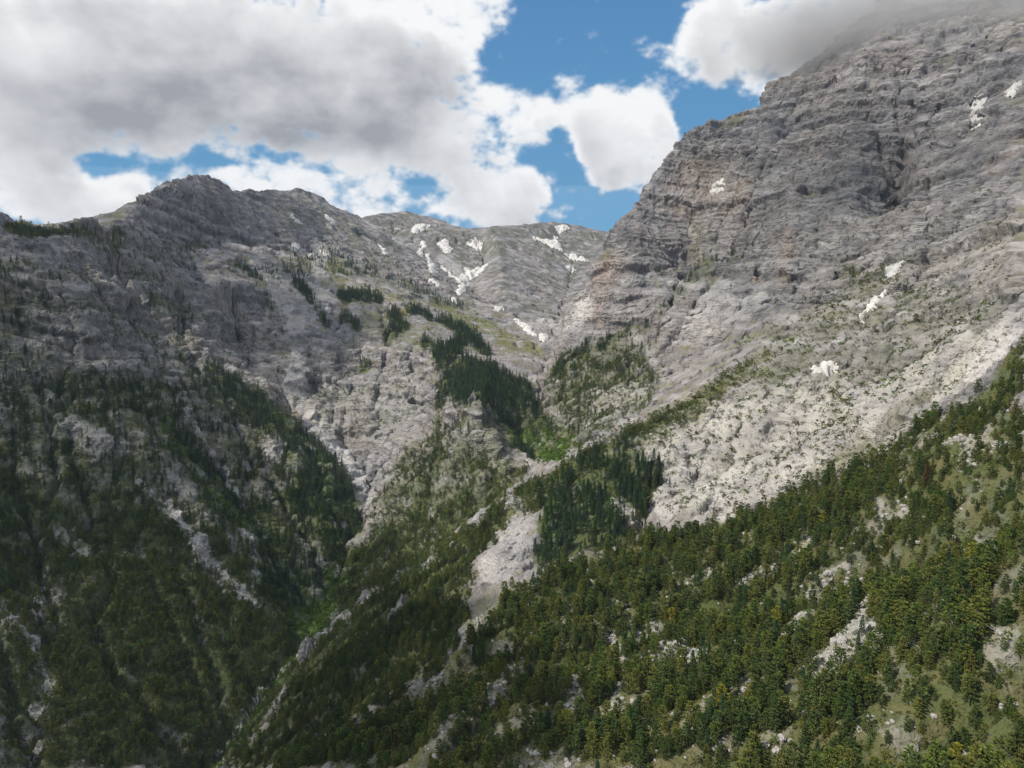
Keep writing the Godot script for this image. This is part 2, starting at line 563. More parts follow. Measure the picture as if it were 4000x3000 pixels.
func build_land() -> void:
	n_rib = noise["column"]; n_bands = noise["bands"]; n_edge = noise["edge"]; n_crag = noise["crag"]; n_warp = noise["warp"]; n_layer = noise["layer"]; n_grain = noise["grain"]
	n_patch = noise["patch"]; n_tint = noise["tint"]; n_streak = noise["streak"]
	f_pine = cover["pine"]; f_fir = cover["fir"]; f_bush = cover["bush"]; f_leaf = cover["leaf"]
	f_grass = cover["grass"]; f_pale = cover["pale"]; f_bare = cover["bare"]; f_warm = cover["warm"]
	var verts := []
	var cols := []
	var inds := []
	for k in 6:
		verts.append(PackedVector3Array())
		cols.append(PackedColorArray())
		inds.append(PackedInt32Array())
	var size := 64.0
	var tan_h := tan(deg_to_rad(57.0) * 0.5) * 4.0 / 3.0
	var total := 0
	for cz in 55:
		for cx in 40:
			var x0 := OX + cx * size
			var z0 := OZ + cz * size
			var mx := x0 + size * 0.5
			var mz := z0 + size * 0.5
			var dist := sqrt(mx * mx + mz * mz)
			var nearest := maxf(20.0, dist - 45.0)
			var lo := 1e9
			var hi := -1e9
			for a in 3:
				for b in 3:
					var y := height(x0 + a * size * 0.5, z0 + b * size * 0.5)
					lo = minf(lo, y)
					hi = maxf(hi, y)
			var fwd := -mz
			var seen: bool = fwd > -20.0 and absf(mx) < (fwd + 60.0) * tan_h * 1.12 + 60.0 and (hi > -0.78 * (fwd + 60.0))
			var step := nearest * 0.0026 * QUALITY / sqrt(1.0 + pow((hi - lo) / size, 2.0) * 0.8)
			if seen and facing_away(mx, mz):
				step = maxf(step * 2.5, 3.0)
			if not seen:
				step = clampf(dist * 0.012, 5.0, 16.0)
			step = clampf(step * (1.5 if dist < 430.0 else 0.80), 0.75, 16.0)
			var n := clampi(int(ceil(size / step)), 4, 84)
			var s := size / n
			var w := n + 3
			var va := PackedVector3Array()
			var ca := PackedColorArray()
			va.resize(w * w)
			ca.resize(w * w)
			var grainy := s < 3.2
			for j in range(0, n + 1):
				for i in range(0, n + 1):
					var p := surface(x0 + i * s, z0 + j * s, grainy)
					var o := (j + 1) * w + i + 1
					va[o] = p
					ca[o] = surface_color(p, s_steep, s_cell)
			var drop := Vector3(0, -maxf(2.5, s * 1.6), 0)
			for i in range(1, n + 2):
				va[i] = va[w + i] + drop; ca[i] = ca[w + i]
				va[(n + 2) * w + i] = va[(n + 1) * w + i] + drop; ca[(n + 2) * w + i] = ca[(n + 1) * w + i]
			for j in range(0, n + 3):
				va[j * w] = va[j * w + 1] + (drop if j > 0 and j < n + 2 else Vector3.ZERO); ca[j * w] = ca[j * w + 1]
				va[j * w + n + 2] = va[j * w + n + 1] + (drop if j > 0 and j < n + 2 else Vector3.ZERO); ca[j * w + n + 2] = ca[j * w + n + 1]
			var r := region_of(mx, mz)
			var first: int = verts[r].size()
			verts[r].append_array(va)
			cols[r].append_array(ca)
			var ia := PackedInt32Array()
			ia.resize((n + 2) * (n + 2) * 6)
			var q := 0
			for j in n + 2:
				var o := first + j * w
				for i in n + 2:
					ia[q] = o; ia[q + 1] = o + 1; ia[q + 2] = o + w + 1
					ia[q + 3] = o; ia[q + 4] = o + w + 1; ia[q + 5] = o + w
					o += 1
					q += 6
			inds[r].append_array(ia)
			total += (n + 2) * (n + 2) * 2
	print("land triangles: ", total)
	var names := ["hillside", "spur", "mountain", "mountain", "mountain_range", "valley"]
	var labels := [
		"near hillside of pale broken limestone under scattered pines, lower right",
		"rocky spur with a grassy crest and a landslip scar, between hillside and gorge",
		"west mountain with grey dome peak, layered cliffs and dark wooded foot, left",
		"great grey rock wall of layered limestone rising into cloud, right",
		"far bare mountain range with snow patches closing the valley",
		"upper valley with cliff amphitheatre, meadow crest and fir groves, centre"]
	for r in 6:
		var arrays := []
		arrays.resize(Mesh.ARRAY_MAX)
		arrays[Mesh.ARRAY_VERTEX] = verts[r]
		arrays[Mesh.ARRAY_COLOR] = cols[r]
		arrays[Mesh.ARRAY_INDEX] = inds[r]
		var mesh := ArrayMesh.new()
		mesh.add_surface_from_arrays(Mesh.PRIMITIVE_TRIANGLES, arrays)
		var m := MeshInstance3D.new()
		m.name = names[r]
		m.mesh = mesh
		m.material_override = mats["rubble"] if r < 2 else mats["land"]
		add_child(m, true)
		m.set_meta("kind", "structure")
		m.set_meta("label", labels[r])

const QUALITY := 1.0

func facing_away(x: float, z: float) -> bool:
	# the far side of a crest: coarse geometry is enough there
	var d := sqrt(x * x + z * z)
	if d < 120.0:
		return false
	var top := (height(x, z) + 25.0) / d
	var k := 0.35
	while k < 0.96:
		if (height(x * k, z * k) - 12.0) / (d * k) > top:
			return true
		k += 0.03
	return false

# ------------------------------------------------------------------ materials
func texture_of(im: Image) -> ImageTexture:
	return ImageTexture.create_from_image(im)

func noise_image(size: int, n: FastNoiseLite, stretch: Vector2) -> PackedFloat32Array:
	# a tile that repeats without a seam: four shifted copies blended
	var f := PackedFloat32Array()
	f.resize(size * size)
	for j in size:
		var b := float(j) / size
		for i in size:
			var a := float(i) / size
			var u := i * stretch.x
			var v := j * stretch.y
			var us := (i - size) * stretch.x
			var vs := (j - size) * stretch.y
			var p := lerpf(n.get_noise_2d(u, v), n.get_noise_2d(us, v), a)
			var q := lerpf(n.get_noise_2d(u, vs), n.get_noise_2d(us, vs), a)
			f[j * size + i] = lerpf(p, q, b) / sqrt((a * a + (1.0 - a) * (1.0 - a)) * (b * b + (1.0 - b) * (1.0 - b)))
	return f

func make_materials() -> void:
	var size := 1024
	var bed := noise_image(size, make_noise("t1", FastNoiseLite.TYPE_SIMPLEX_SMOOTH, 1.0 / 26.0, 5, 31, FastNoiseLite.FRACTAL_FBM, 0.62), Vector2(0.2, 1.3))
	var lump := noise_image(size, make_noise("t2", FastNoiseLite.TYPE_SIMPLEX_SMOOTH, 1.0 / 40.0, 6, 32, FastNoiseLite.FRACTAL_RIDGED, 0.6), Vector2(1.0, 1.0))
	var rgb := PackedByteArray()
	rgb.resize(size * size * 3)
	var hgt := PackedByteArray()
	hgt.resize(size * size)
	for k in size * size:
		var v := clampf(0.78 + bed[k] * 0.36 + lump[k] * 0.30, 0.25, 1.0)
		var b := int(255.0 * pow(v, 0.4545))
		rgb[k * 3] = b; rgb[k * 3 + 1] = b; rgb[k * 3 + 2] = b
		hgt[k] = int(clampf(128.0 + bed[k] * 80.0 + lump[k] * 70.0, 0.0, 255.0))
	var land := StandardMaterial3D.new()
	land.resource_name = "limestone_and_turf"
	land.vertex_color_use_as_albedo = true
	land.albedo_texture = texture_of(Image.create_from_data(size, size, false, Image.FORMAT_RGB8, rgb))
	land.uv1_triplanar = true
	land.uv1_world_triplanar = true
	land.uv1_scale = Vector3.ONE / 120.0
	land.uv1_triplanar_sharpness = 3.0
	land.heightmap_enabled = true
	land.heightmap_texture = texture_of(Image.create_from_data(size, size, false, Image.FORMAT_L8, hgt))
	land.heightmap_scale = 240.0
	land.roughness = 0.95
	land.metallic_specular = 0.2
	mats["land"] = land
	# broken ground: no beds, finer lumps
	for k in size * size:
		var v := clampf(0.79 + lump[k] * 0.42 + bed[k] * 0.10, 0.25, 1.0)
		var b := int(255.0 * pow(v, 0.4545))
		rgb[k * 3] = b; rgb[k * 3 + 1] = b; rgb[k * 3 + 2] = b
		hgt[k] = int(clampf(128.0 + lump[k] * 110.0, 0.0, 255.0))
	var rubble: StandardMaterial3D = land.duplicate()
	rubble.resource_name = "rubble_and_turf"
	rubble.albedo_texture = texture_of(Image.create_from_data(size, size, false, Image.FORMAT_RGB8, rgb))
	rubble.heightmap_texture = texture_of(Image.create_from_data(size, size, false, Image.FORMAT_L8, hgt))
	rubble.uv1_scale = Vector3.ONE / 70.0
	rubble.heightmap_scale = 130.0
	mats["rubble"] = rubble

# ------------------------------------------------------------------ trees
func on_screen(p: Vector3) -> Vector3:
	# x and y as shares of the frame from its top left, z the distance ahead
	var a := deg_to_rad(5.6)
	var q := Vector3(p.x, p.y * cos(a) - p.z * sin(a) * -1.0 * -1.0, 0.0)
	q.y = p.y * cos(a) + -p.z * sin(a)
	var ahead := -p.z * cos(a) - p.y * sin(a)
	if ahead < 1.0:
		return Vector3(-9, -9, -1)
	var t := tan(deg_to_rad(28.5))
	return Vector3(0.5 + 0.5 * q.x / ahead / (t * 4.0 / 3.0), 0.5 - 0.5 * q.y / ahead / t, ahead)

func hidden(p: Vector3) -> bool:
	var k := 0.12
	while k < 0.985:
		if height(p.x * k, p.z * k) + 0.5 > p.y * k:
			return true
		k += 0.012
	return false

func tuft(va: PackedVector3Array, ca: PackedColorArray, rng: RandomNumberGenerator, c: Vector3, out_dir: Vector3, size: float, count: int, shade: Color) -> void:
	for k in count:
		var d := (out_dir * 0.7 + Vector3(rng.randf_range(-1, 1), rng.randf_range(-0.35, 0.62), rng.randf_range(-1, 1)) * 0.95).normalized()
		var side := d.cross(Vector3(rng.randf_range(-1, 1), rng.randf_range(-1, 1), rng.randf_range(-1, 1))).normalized()
		var s := size * rng.randf_range(0.6, 1.25)
		var base := c - d * s * 0.25
		va.append(base - side * s * 0.16)
		va.append(base + d * s)
		va.append(base + side * s * 0.34 + d * s * 0.45)
		var v := rng.randf_range(0.8, 1.12)
		var col := Color(shade.r * v, shade.g * v, shade.b * v)
		ca.append(col); ca.append(col); ca.append(col)

func crown_of(kind: String, seed_: int, near: bool) -> Array:
	var rng := RandomNumberGenerator.new()
	rng.seed = seed_
	var va := PackedVector3Array()
	var ca := PackedColorArray()
	if kind == "pine":
		var tiers := 12 if near else 7
		var twist := rng.randf() * TAU
		var broad := rng.randf_range(0.85, 1.2)
		var point := rng.randf_range(0.0, 0.75)
		var bias := Vector2(rng.randf_range(-0.05, 0.05), rng.randf_range(-0.05, 0.05))
		for t in tiers:
			var h := lerpf(0.14, 0.985, (t + rng.randf_range(-0.2, 0.2)) / (tiers - 1.0))
			h = clampf(h, 0.12, 0.99)
			var e := 0.29 * broad * (sqrt(maxf(0.0, 1.0 - pow((h - 0.34) / 0.68, 2.0))) if h > 0.34 else lerpf(0.55, 1.0, (h - 0.1) / 0.24))
			e = lerpf(e, 0.27 * broad * pow(1.02 - h, 0.85), point)
			var arms := rng.randi_range(4, 6) if near else 4
			for b in arms:
				if rng.randf() < 0.14:
					continue
				var az := twist + TAU * (b + rng.randf_range(-0.3, 0.3)) / arms + t * 2.4
				var ln := e * rng.randf_range(0.62, 1.12) + 0.015
				var dir := Vector3(cos(az), rng.randf_range(0.02, 0.32) + h * 0.25, sin(az))
				var shade := Color(1, 1, 1) * rng.randf_range(0.78, 1.06)
				shade.r *= rng.randf_range(0.95, 1.08)
				var steps := 4 if near else 2
				for k in steps:
					var f := lerpf(0.34, 1.0, (k + rng.randf() * 0.4) / steps)
					var c := Vector3(bias.x * h, h, bias.y * h) + dir * ln * f + Vector3(0, -0.02 * f, 0)
					tuft(va, ca, rng, c, Vector3(dir.x, 0.75, dir.z).normalized(), 0.074 if near else 0.125, 9 if near else 6, shade)
		tuft(va, ca, rng, Vector3(bias.x, 0.975, bias.y), Vector3.UP, 0.06 if near else 0.1, 10 if near else 5, Color(1, 1, 1))
	elif kind == "fir":
		var tiers := 19 if near else 10
		var slim := rng.randf_range(0.8, 1.15)
		for t in tiers:
			var h := lerpf(0.06, 0.99, pow((t + rng.randf_range(-0.15, 0.15) + 0.15) / tiers, 0.92))
			var e := slim * (0.205 * pow(1.0 - h, 0.8) + 0.008)
			var arms := 7 if near else 5
			for b in arms:
				if rng.randf() < 0.1:
					continue
				var az := TAU * (b + rng.randf_range(-0.3, 0.3)) / arms + t * 1.9
				var ln := e * rng.randf_range(0.65, 1.15)
				var dir := Vector3(cos(az), rng.randf_range(-0.35, 0.0), sin(az))
				var shade := Color(1, 1, 1) * rng.randf_range(0.75, 1.12)
				var steps := 3 if near else 2
				for k in steps:
					var f := lerpf(0.3, 1.0, (k + rng.randf() * 0.5) / steps)
					tuft(va, ca, rng, Vector3(0, h, 0) + dir * ln * f, Vector3(dir.x, 0.15, dir.z).normalized(), (0.048 if near else 0.085), 6 if near else 5, shade)
		tuft(va, ca, rng, Vector3(0, 0.985, 0), Vector3.UP, 0.05, 5, Color(1, 1, 1))
	else:
		var lobes := 26 if near else 12
		for k in lobes:
			var az := rng.randf() * TAU
			var up := rng.randf()
			var r := 0.5 * sqrt(1.0 - up * up * 0.8) * rng.randf_range(0.55, 1.0)
			var c := Vector3(cos(az) * r, 0.12 + up * 0.75, sin(az) * r)
			tuft(va, ca, rng, c, (c - Vector3(0, 0.2, 0)).normalized(), 0.2 if near else 0.3, 12 if near else 7, Color(1, 1, 1) * rng.randf_range(0.7, 1.12))
	return [va, ca]

func arrays_of(va: PackedVector3Array, ca := PackedColorArray()) -> Array:
	var a := []
	a.resize(Mesh.ARRAY_MAX)
	a[Mesh.ARRAY_VERTEX] = va
	if ca.size():
		a[Mesh.ARRAY_COLOR] = ca
	return a

func trunk_of(kind: String, seed_: int) -> PackedVector3Array:
	var rng := RandomNumberGenerator.new()
	rng.seed = seed_ + 900
	var va := PackedVector3Array()
	var sides := 6
	var r0 := 0.019 if kind == "pine" else 0.017
	var rings := [[-0.06, 1.25], [0.0, 1.0], [0.35, 0.75], [0.7, 0.42], [0.97, 0.06]]
	var bend := Vector2(rng.randf_range(-0.02, 0.02), rng.randf_range(-0.02, 0.02))
	for k in rings.size() - 1:
		for s in sides:
			var p := []
			for q in [[k, s], [k + 1, s], [k + 1, s + 1], [k, s + 1]]:
				var a: float = TAU * q[1] / sides
				var h: float = rings[q[0]][0]
				var r: float = r0 * rings[q[0]][1]
				p.append(Vector3(cos(a) * r + bend.x * sin(h * 3.0), h, sin(a) * r + bend.y * sin(h * 3.0)))
			for v in [0, 1, 2, 0, 2, 3]:
				va.append(p[v])
	# bare lower limbs
	for k in 7:
		var a := rng.randf() * TAU
		var h := rng.randf_range(0.12, 0.6)
		var d := Vector3(cos(a), 0.25, sin(a)) * rng.randf_range(0.1, 0.2)
		var side := Vector3(-sin(a), 0, cos(a)) * 0.005
		va.append(Vector3(0, h, 0) - side); va.append(Vector3(0, h, 0) + d); va.append(Vector3(0, h, 0) + side)
		va.append(Vector3(0, h - 0.006, 0)); va.append(Vector3(0, h, 0) + d); va.append(Vector3(0, h + 0.006, 0))
	return va

var shapes := {}

func make_shapes() -> void:
	for kind in ["pine", "fir", "bush"]:
		for near in [true, false]:
			var list := []
			for k in (6 if near else 5):
				var c := crown_of(kind, 100 + k * 7 + (50 if near else 0), near)
				var crown := ArrayMesh.new()
				crown.add_surface_from_arrays(Mesh.PRIMITIVE_TRIANGLES, arrays_of(c[0], c[1]))
				var t := trunk_of(kind, k)
				if kind == "bush":
					for q in t.size():
						t[q].y *= 0.5
				var trunk := ArrayMesh.new()
				trunk.add_surface_from_arrays(Mesh.PRIMITIVE_TRIANGLES, arrays_of(t))
				var whole := ArrayMesh.new()
				whole.add_surface_from_arrays(Mesh.PRIMITIVE_TRIANGLES, arrays_of(c[0], c[1]))
				whole.add_surface_from_arrays(Mesh.PRIMITIVE_TRIANGLES, arrays_of(t))
				whole.surface_set_material(0, mats[kind])
				whole.surface_set_material(1, mats["bark"])
				list.append([crown, trunk, whole])
			shapes[kind + ("_near" if near else "_far")] = list

func leaf_material(called: String, c: Color) -> StandardMaterial3D:
	var m := StandardMaterial3D.new()
	m.resource_name = called
	m.albedo_color = c.linear_to_srgb()
	m.vertex_color_use_as_albedo = true
	m.roughness = 0.75
	m.metallic_specular = 0.25
	m.cull_mode = BaseMaterial3D.CULL_DISABLED
	m.backlight_enabled = true
	m.backlight = Color(0.42, 0.46, 0.30)
	return m

# tints: olive, mid green, deep green, blue green, yellow green, tired brown
const TINTS := {
	"pine": [["olive green", Color(1.12, 0.96, 0.74)], ["dark green", Color(0.50, 0.62, 0.56)], ["mid green", Color(0.84, 0.90, 0.66)], ["grey green", Color(0.72, 0.76, 0.82)], ["yellowish", Color(1.65, 1.25, 0.62)]],
	"fir": [["deep green", Color(0.62, 0.80, 0.72)], ["dark green", Color(0.72, 0.86, 0.78)], ["fresh green", Color(0.90, 1.20, 0.70)], ["bluish", Color(0.66, 0.86, 0.96)], ["yellowish", Color(1.5, 1.25, 0.62)]],
	"bush": [["olive", Color(0.86, 0.84, 0.72)], ["dark green", Color(0.56, 0.68, 0.56)], ["mid green", Color(0.78, 0.98, 0.62)], ["grey green", Color(0.80, 0.84, 0.84)], ["bright green", Color(0.95, 1.45, 0.55)]]}

func scatter(kind: String, rng: RandomNumberGenerator) -> Array:
	# [place, height, turn, tint, variant, size in the picture]
	var out := []
	var patch: FastNoiseLite = noise["patch"]
	var cl := make_noise("clump", FastNoiseLite.TYPE_SIMPLEX_SMOOTH, 1.0 / 22.0, 3, 77, FastNoiseLite.FRACTAL_FBM, 0.6)
	var gaps := make_noise("gaps", FastNoiseLite.TYPE_SIMPLEX_SMOOTH, 1.0 / 17.0, 2, 78)
	var step := CCELL * CCELL
	for j in CNZ:
		var z := OZ + j * CCELL
		if z > 40.0:
			break
		for i in CNX:
			var o := j * CNX + i
			var d := 0.0
			var each := 20.0
			match kind:
				"pine":
					d = f_pine[o]
					if d > 0.0:
						d *= (1.0 - f_bare[o] * 0.9) * (1.0 - f_pale[o] * 0.85) * (1.0 - f_leaf[o] * 0.8)
						each = 5.0
						if z > -400.0:
							d *= lerpf(0.30, 1.0, smoothstep(-0.40, -0.08, gaps.get_noise_2d(OX + i * CCELL, z)))
				"fir":
					d = f_fir[o] * (1.0 - f_bare[o] * 0.5) * (1.0 - f_pale[o] * 0.6) * (1.0 - f_leaf[o] * 0.75)
					each = 17.0
				"bush":
					d = maxf(maxf(f_bush[o], f_leaf[o]), maxf(f_bare[o] * 0.5, f_pine[o] * 0.5) if z > -560.0 else f_pine[o] * 0.12)
					d = maxf(d, maxf(f_pale[o] * 0.03, f_grass[o] * 0.08))
					each = 4.5 if f_leaf[o] > 0.3 else (3.2 if z > -400.0 else 6.5)
			if d < 0.02:
				continue
			var x := OX + i * CCELL
			var clump := cl.get_noise_2d(x, z)
			d *= clampf(0.85 + clump * 1.5 - (1.0 - d) * 0.35, lerpf(0.03, 0.5, d * d), 1.35)
			var want := d * step / each
			var n := int(want) + (1 if rng.randf() < want - int(want) else 0)
			for k in n:
				var px := x + rng.randf_range(-2.2, 2.2)
				var pz := z + rng.randf_range(-2.2, 2.2)
				var p := surface(px, pz, true)
				var near_scale := 1.0
				var hgt := 0.0
				var tint := 0
				match kind:
					"pine":
						hgt = lerpf(2.8 if z < -330.0 else 3.2, 9.6 if z < -330.0 else 10.2, pow(rng.randf(), 1.3)) * lerpf(0.82, 1.12, clampf(0.5 + clump, 0.0, 1.0))
						if s_steep > 0.75:
							hgt *= 0.75
						tint = [0, 0, 0, 1, 1, 2, 2, 3, 3, 1][rng.randi_range(0, 9)]
						if rng.randf() < 0.012:
							tint = 4
					"fir":
						hgt = lerpf(6.0, 16.0, rng.randf()) * lerpf(0.8, 1.1, d)
						if z > -430.0 and x > -140.0:
							hgt = lerpf(4.5, 11.5, rng.randf())
						tint = [0, 0, 1, 1, 1, 2, 3, 3, 0, 1][rng.randi_range(0, 9)]
						if rng.randf() < 0.02:
							tint = 4
					"bush":
						hgt = lerpf(0.7, 2.3, pow(rng.randf(), 1.6)) * (1.35 if f_leaf[o] > 0.3 else 1.0) * (1.0 if z > -450.0 else 1.75)
						tint = [0, 0, 1, 1, 2, 2, 3, 0, 1, 3][rng.randi_range(0, 9)]
						if rng.randf() < (0.85 if f_leaf[o] > 0.3 else 0.16):
							tint = 4
				out.append([p, hgt, rng.randf() * TAU, tint, rng.randi_range(0, 5), 0.0])
	return out

func basis_for(t: Array, kind: String) -> Transform3D:
	var h: float = t[1]
	var wide := h * (1.0 if kind != "bush" else 1.25)
	return Transform3D(Basis(Vector3.UP, t[2]).scaled(Vector3(wide, h, wide)), t[0] - Vector3(0, h * 0.03 + 0.15, 0))

func build_forest() -> void:
	mats["pine"] = leaf_material("pine_needles", Color(0.165, 0.215, 0.060))
	mats["fir"] = leaf_material("fir_needles", Color(0.078, 0.122, 0.054))
	mats["bush"] = leaf_material("shrub_leaves", Color(0.150, 0.165, 0.046))
	var bark := StandardMaterial3D.new()
	bark.resource_name = "bark"
	bark.albedo_color = Color(0.13, 0.105, 0.085).linear_to_srgb()
	bark.roughness = 0.95
	mats["bark"] = bark
	for kind in TINTS:
		for k in 5:
			var m: StandardMaterial3D = mats[kind].duplicate()
			var c: Color = TINTS[kind][k][1]
			var base := m.albedo_color.srgb_to_linear()
			m.albedo_color = Color(base.r * c.r, base.g * c.g, base.b * c.b).linear_to_srgb()
			mats[kind + str(k)] = m
	make_shapes()
	var rng := RandomNumberGenerator.new()
	rng.seed = 4242
	for kind in ["pine", "fir", "bush"]:
		plant(kind, scatter(kind, rng), rng)

const GIVEN := {"pine": ["pine_tree", "pine", "pine tree", "pines scattered over the hillside and valley sides", "pine_forest", "dense pine forest of the valley sides, too many trees to count"],
	"fir": ["fir_tree", "fir", "fir tree", "dark firs of the gullies and ledges", "fir_forest", "dark fir forest in the upper valley and on the ribs"],
	"bush": ["shrub", "shrub", "shrub", "shrubs on the pale slopes and crests", "scrub", "low scrub of shrubs and saplings over the slopes"]}

func plant(kind: String, trees: Array, rng: RandomNumberGenerator) -> void:
	var ranked := []
	for n in trees.size():
		var t: Array = trees[n]
		var s := on_screen(t[0] + Vector3(0, t[1] * 0.5, 0))
		if s.x < 0.01 or s.x > 0.99 or s.y < 0.0 or s.y > 0.985 or s.z < 30.0:
			continue
		t[5] = t[1] / s.z
		ranked.append([t[5], n])
	ranked.sort_custom(func(a, b): return a[0] > b[0])
	var chosen := {}
	var seen := []
	for r in ranked:
		if seen.size() >= 300:
			break
		var t: Array = trees[r[1]]
		if hidden(t[0] + Vector3(0, t[1] * 0.6, 0)):
			continue
		chosen[r[1]] = true
		seen.append(t)
	var texts := labels_for(kind, seen)
	var given: Array = GIVEN[kind]
	for k in seen.size():
		var t: Array = seen[k]
		var root := Node3D.new()
		root.name = given[0] if k == 0 else "%s_%03d" % [given[0], k]
		add_child(root)
		root.transform = basis_for(t, kind)
		root.set_meta("label", texts[k])
		root.set_meta("category", given[2])
		root.set_meta("group", given[3])
		var shape: Array = shapes[kind + "_near"][t[4] % 6]
		for part in [["crown", 0, mats[kind + str(t[3])]], ["trunk", 1, mats["bark"]]]:
			var m := MeshInstance3D.new()
			m.name = part[0]
			m.mesh = shape[part[1]]
			m.material_override = part[2]
			root.add_child(m, true)
	# the others
	var lots := {}
	for n in trees.size():
		if chosen.has(n):
			continue
		var t: Array = trees[n]
		var near: bool = Vector2(t[0].x, t[0].z).length() < (560.0 if kind != "bush" else 330.0)
		var key: String = ("_near" if near else "_far") + str(t[4] % (6 if near else 5))
		if not lots.has(key):
			lots[key] = []
		lots[key].append(t)
	var holder := Node3D.new()
	holder.name = given[4]
	add_child(holder)
	holder.set_meta("kind", "stuff")
	holder.set_meta("label", given[5])
	var count := 0
	for key in lots:
		var list: Array = lots[key]
		var mm := MultiMesh.new()
		mm.transform_format = MultiMesh.TRANSFORM_3D
		mm.use_colors = true
		mm.mesh = shapes[kind + key.left(key.length() - 1)][int(key.right(1))][2]
		mm.instance_count = list.size()
		for k in list.size():
			var t: Array = list[k]
			var c: Color = TINTS[kind][t[3]][1]
			var v := rng.randf_range(0.8, 1.15)
			mm.set_instance_transform(k, basis_for(t, kind))
			mm.set_instance_color(k, Color(c.r * v, c.g * v * rng.randf_range(0.95, 1.05), c.b * v))
		var mi := MultiMeshInstance3D.new()
		mi.name = "stand"
		mi.multimesh = mm
		mi.set_meta("kind", "stuff")
		holder.add_child(mi, true)
		count += list.size()
	print(kind, ": ", seen.size(), " single, ", count, " in stands")

const NTH := ["nearest", "second nearest", "third nearest", "fourth nearest", "fifth nearest", "sixth nearest", "seventh nearest", "eighth nearest", "ninth nearest", "tenth nearest", "eleventh nearest", "twelfth nearest", "thirteenth nearest", "fourteenth nearest", "fifteenth nearest", "sixteenth nearest", "seventeenth nearest", "eighteenth nearest", "nineteenth nearest", "twentieth nearest"]
const MARKS := [["stepped limestone bluff", 0.475, 0.86], ["pale landslip scar", 0.495, 0.71], ["forked white hillside clearing", 0.815, 0.82], ["narrow rocks under the crest", 0.765, 0.74],
	["upright slab among pines", 0.655, 0.855], ["small bare pine knob", 0.598, 0.835], ["brushy scree below the bluff", 0.56, 0.925], ["photo's lower right corner", 0.97, 0.97], ["bottom edge under the clearing", 0.80, 0.97],
	["red dead pine", 0.905, 0.622], ["bright grass strip", 0.94, 0.69], ["right edge rock scabs", 0.95, 0.575], ["scree chute", 0.635, 0.67], ["blocky snow patch", 0.805, 0.485],
	["leaning snow wedge", 0.852, 0.397], ["chute head snow", 0.873, 0.352], ["bright gorge floor scrub", 0.312, 0.80], ["grey gorge mouth", 0.36, 0.655], ["pointed central rock rib", 0.465, 0.53], ["hanging valley broadleaf patch", 0.54, 0.585],
	["alpine meadow crest", 0.475, 0.42], ["white left stream bed", 0.04, 0.89], ["dome peak", 0.198, 0.235], ["cliff amphitheatre", 0.38, 0.51], ["left skyline knob", 0.07, 0.297], ["great wall's pillar", 0.585, 0.40],
	["cave in the pale slope", 0.79, 0.545], ["brush bank", 0.865, 0.575], ["grassy spur crest", 0.62, 0.555], ["dark lower left forest", 0.14, 0.83], ["pale talus foot", 0.69, 0.665]]

func labels_for(kind: String, seen: Array) -> PackedStringArray:
	var bins := {}
	var hs := []
	for t in seen:
		hs.append(t[1])
	hs.sort()
	var short_h: float = hs[hs.size() / 3] if hs.size() else 0.0
	var tall_h: float = hs[hs.size() * 2 / 3] if hs.size() else 0.0
	var words := []
	for k in seen.size():
		var t: Array = seen[k]
		var s := on_screen(t[0] + Vector3(0, t[1] * 0.5, 0))
		var best := 0
		var bd := 9.0
		for m in MARKS.size():
			var d := Vector2((s.x - MARKS[m][1]) * 1.333, s.y - MARKS[m][2]).length()
			if d < bd:
				bd = d
				best = m
		var dx: float = (s.x - MARKS[best][1]) * 1.333
		var dy: float = s.y - MARKS[best][2]
		var side := ("right of" if dx > 0 else "left of") if absf(dx) > absf(dy) * 1.3 else (("below" if dy > 0 else "above") if absf(dy) > absf(dx) * 1.3 else (("lower right of" if dx > 0 else "lower left of") if dy > 0 else ("upper right of" if dx > 0 else "upper left of")))
		var size := "short" if t[1] < short_h else ("tall" if t[1] > tall_h else "mid-sized")
		var tint: String = TINTS[kind][t[3]][0]
		var text := "%s %s %s %s the %s" % [size, tint, GIVEN[kind][1], side, MARKS[best][0]]
		words.append(text)
		if not bins.has(text):
			bins[text] = []
		bins[text].append([bd, k])
	var out := PackedStringArray()
	out.resize(seen.size())
	for text in bins:
		var list: Array = bins[text]
		list.sort_custom(func(a, b): return a[0] < b[0])
		for k in list.size():
			out[list[k][1]] = text if list.size() == 1 else "%s, %s" % [text, NTH[mini(k, NTH.size() - 1)]]
	return out

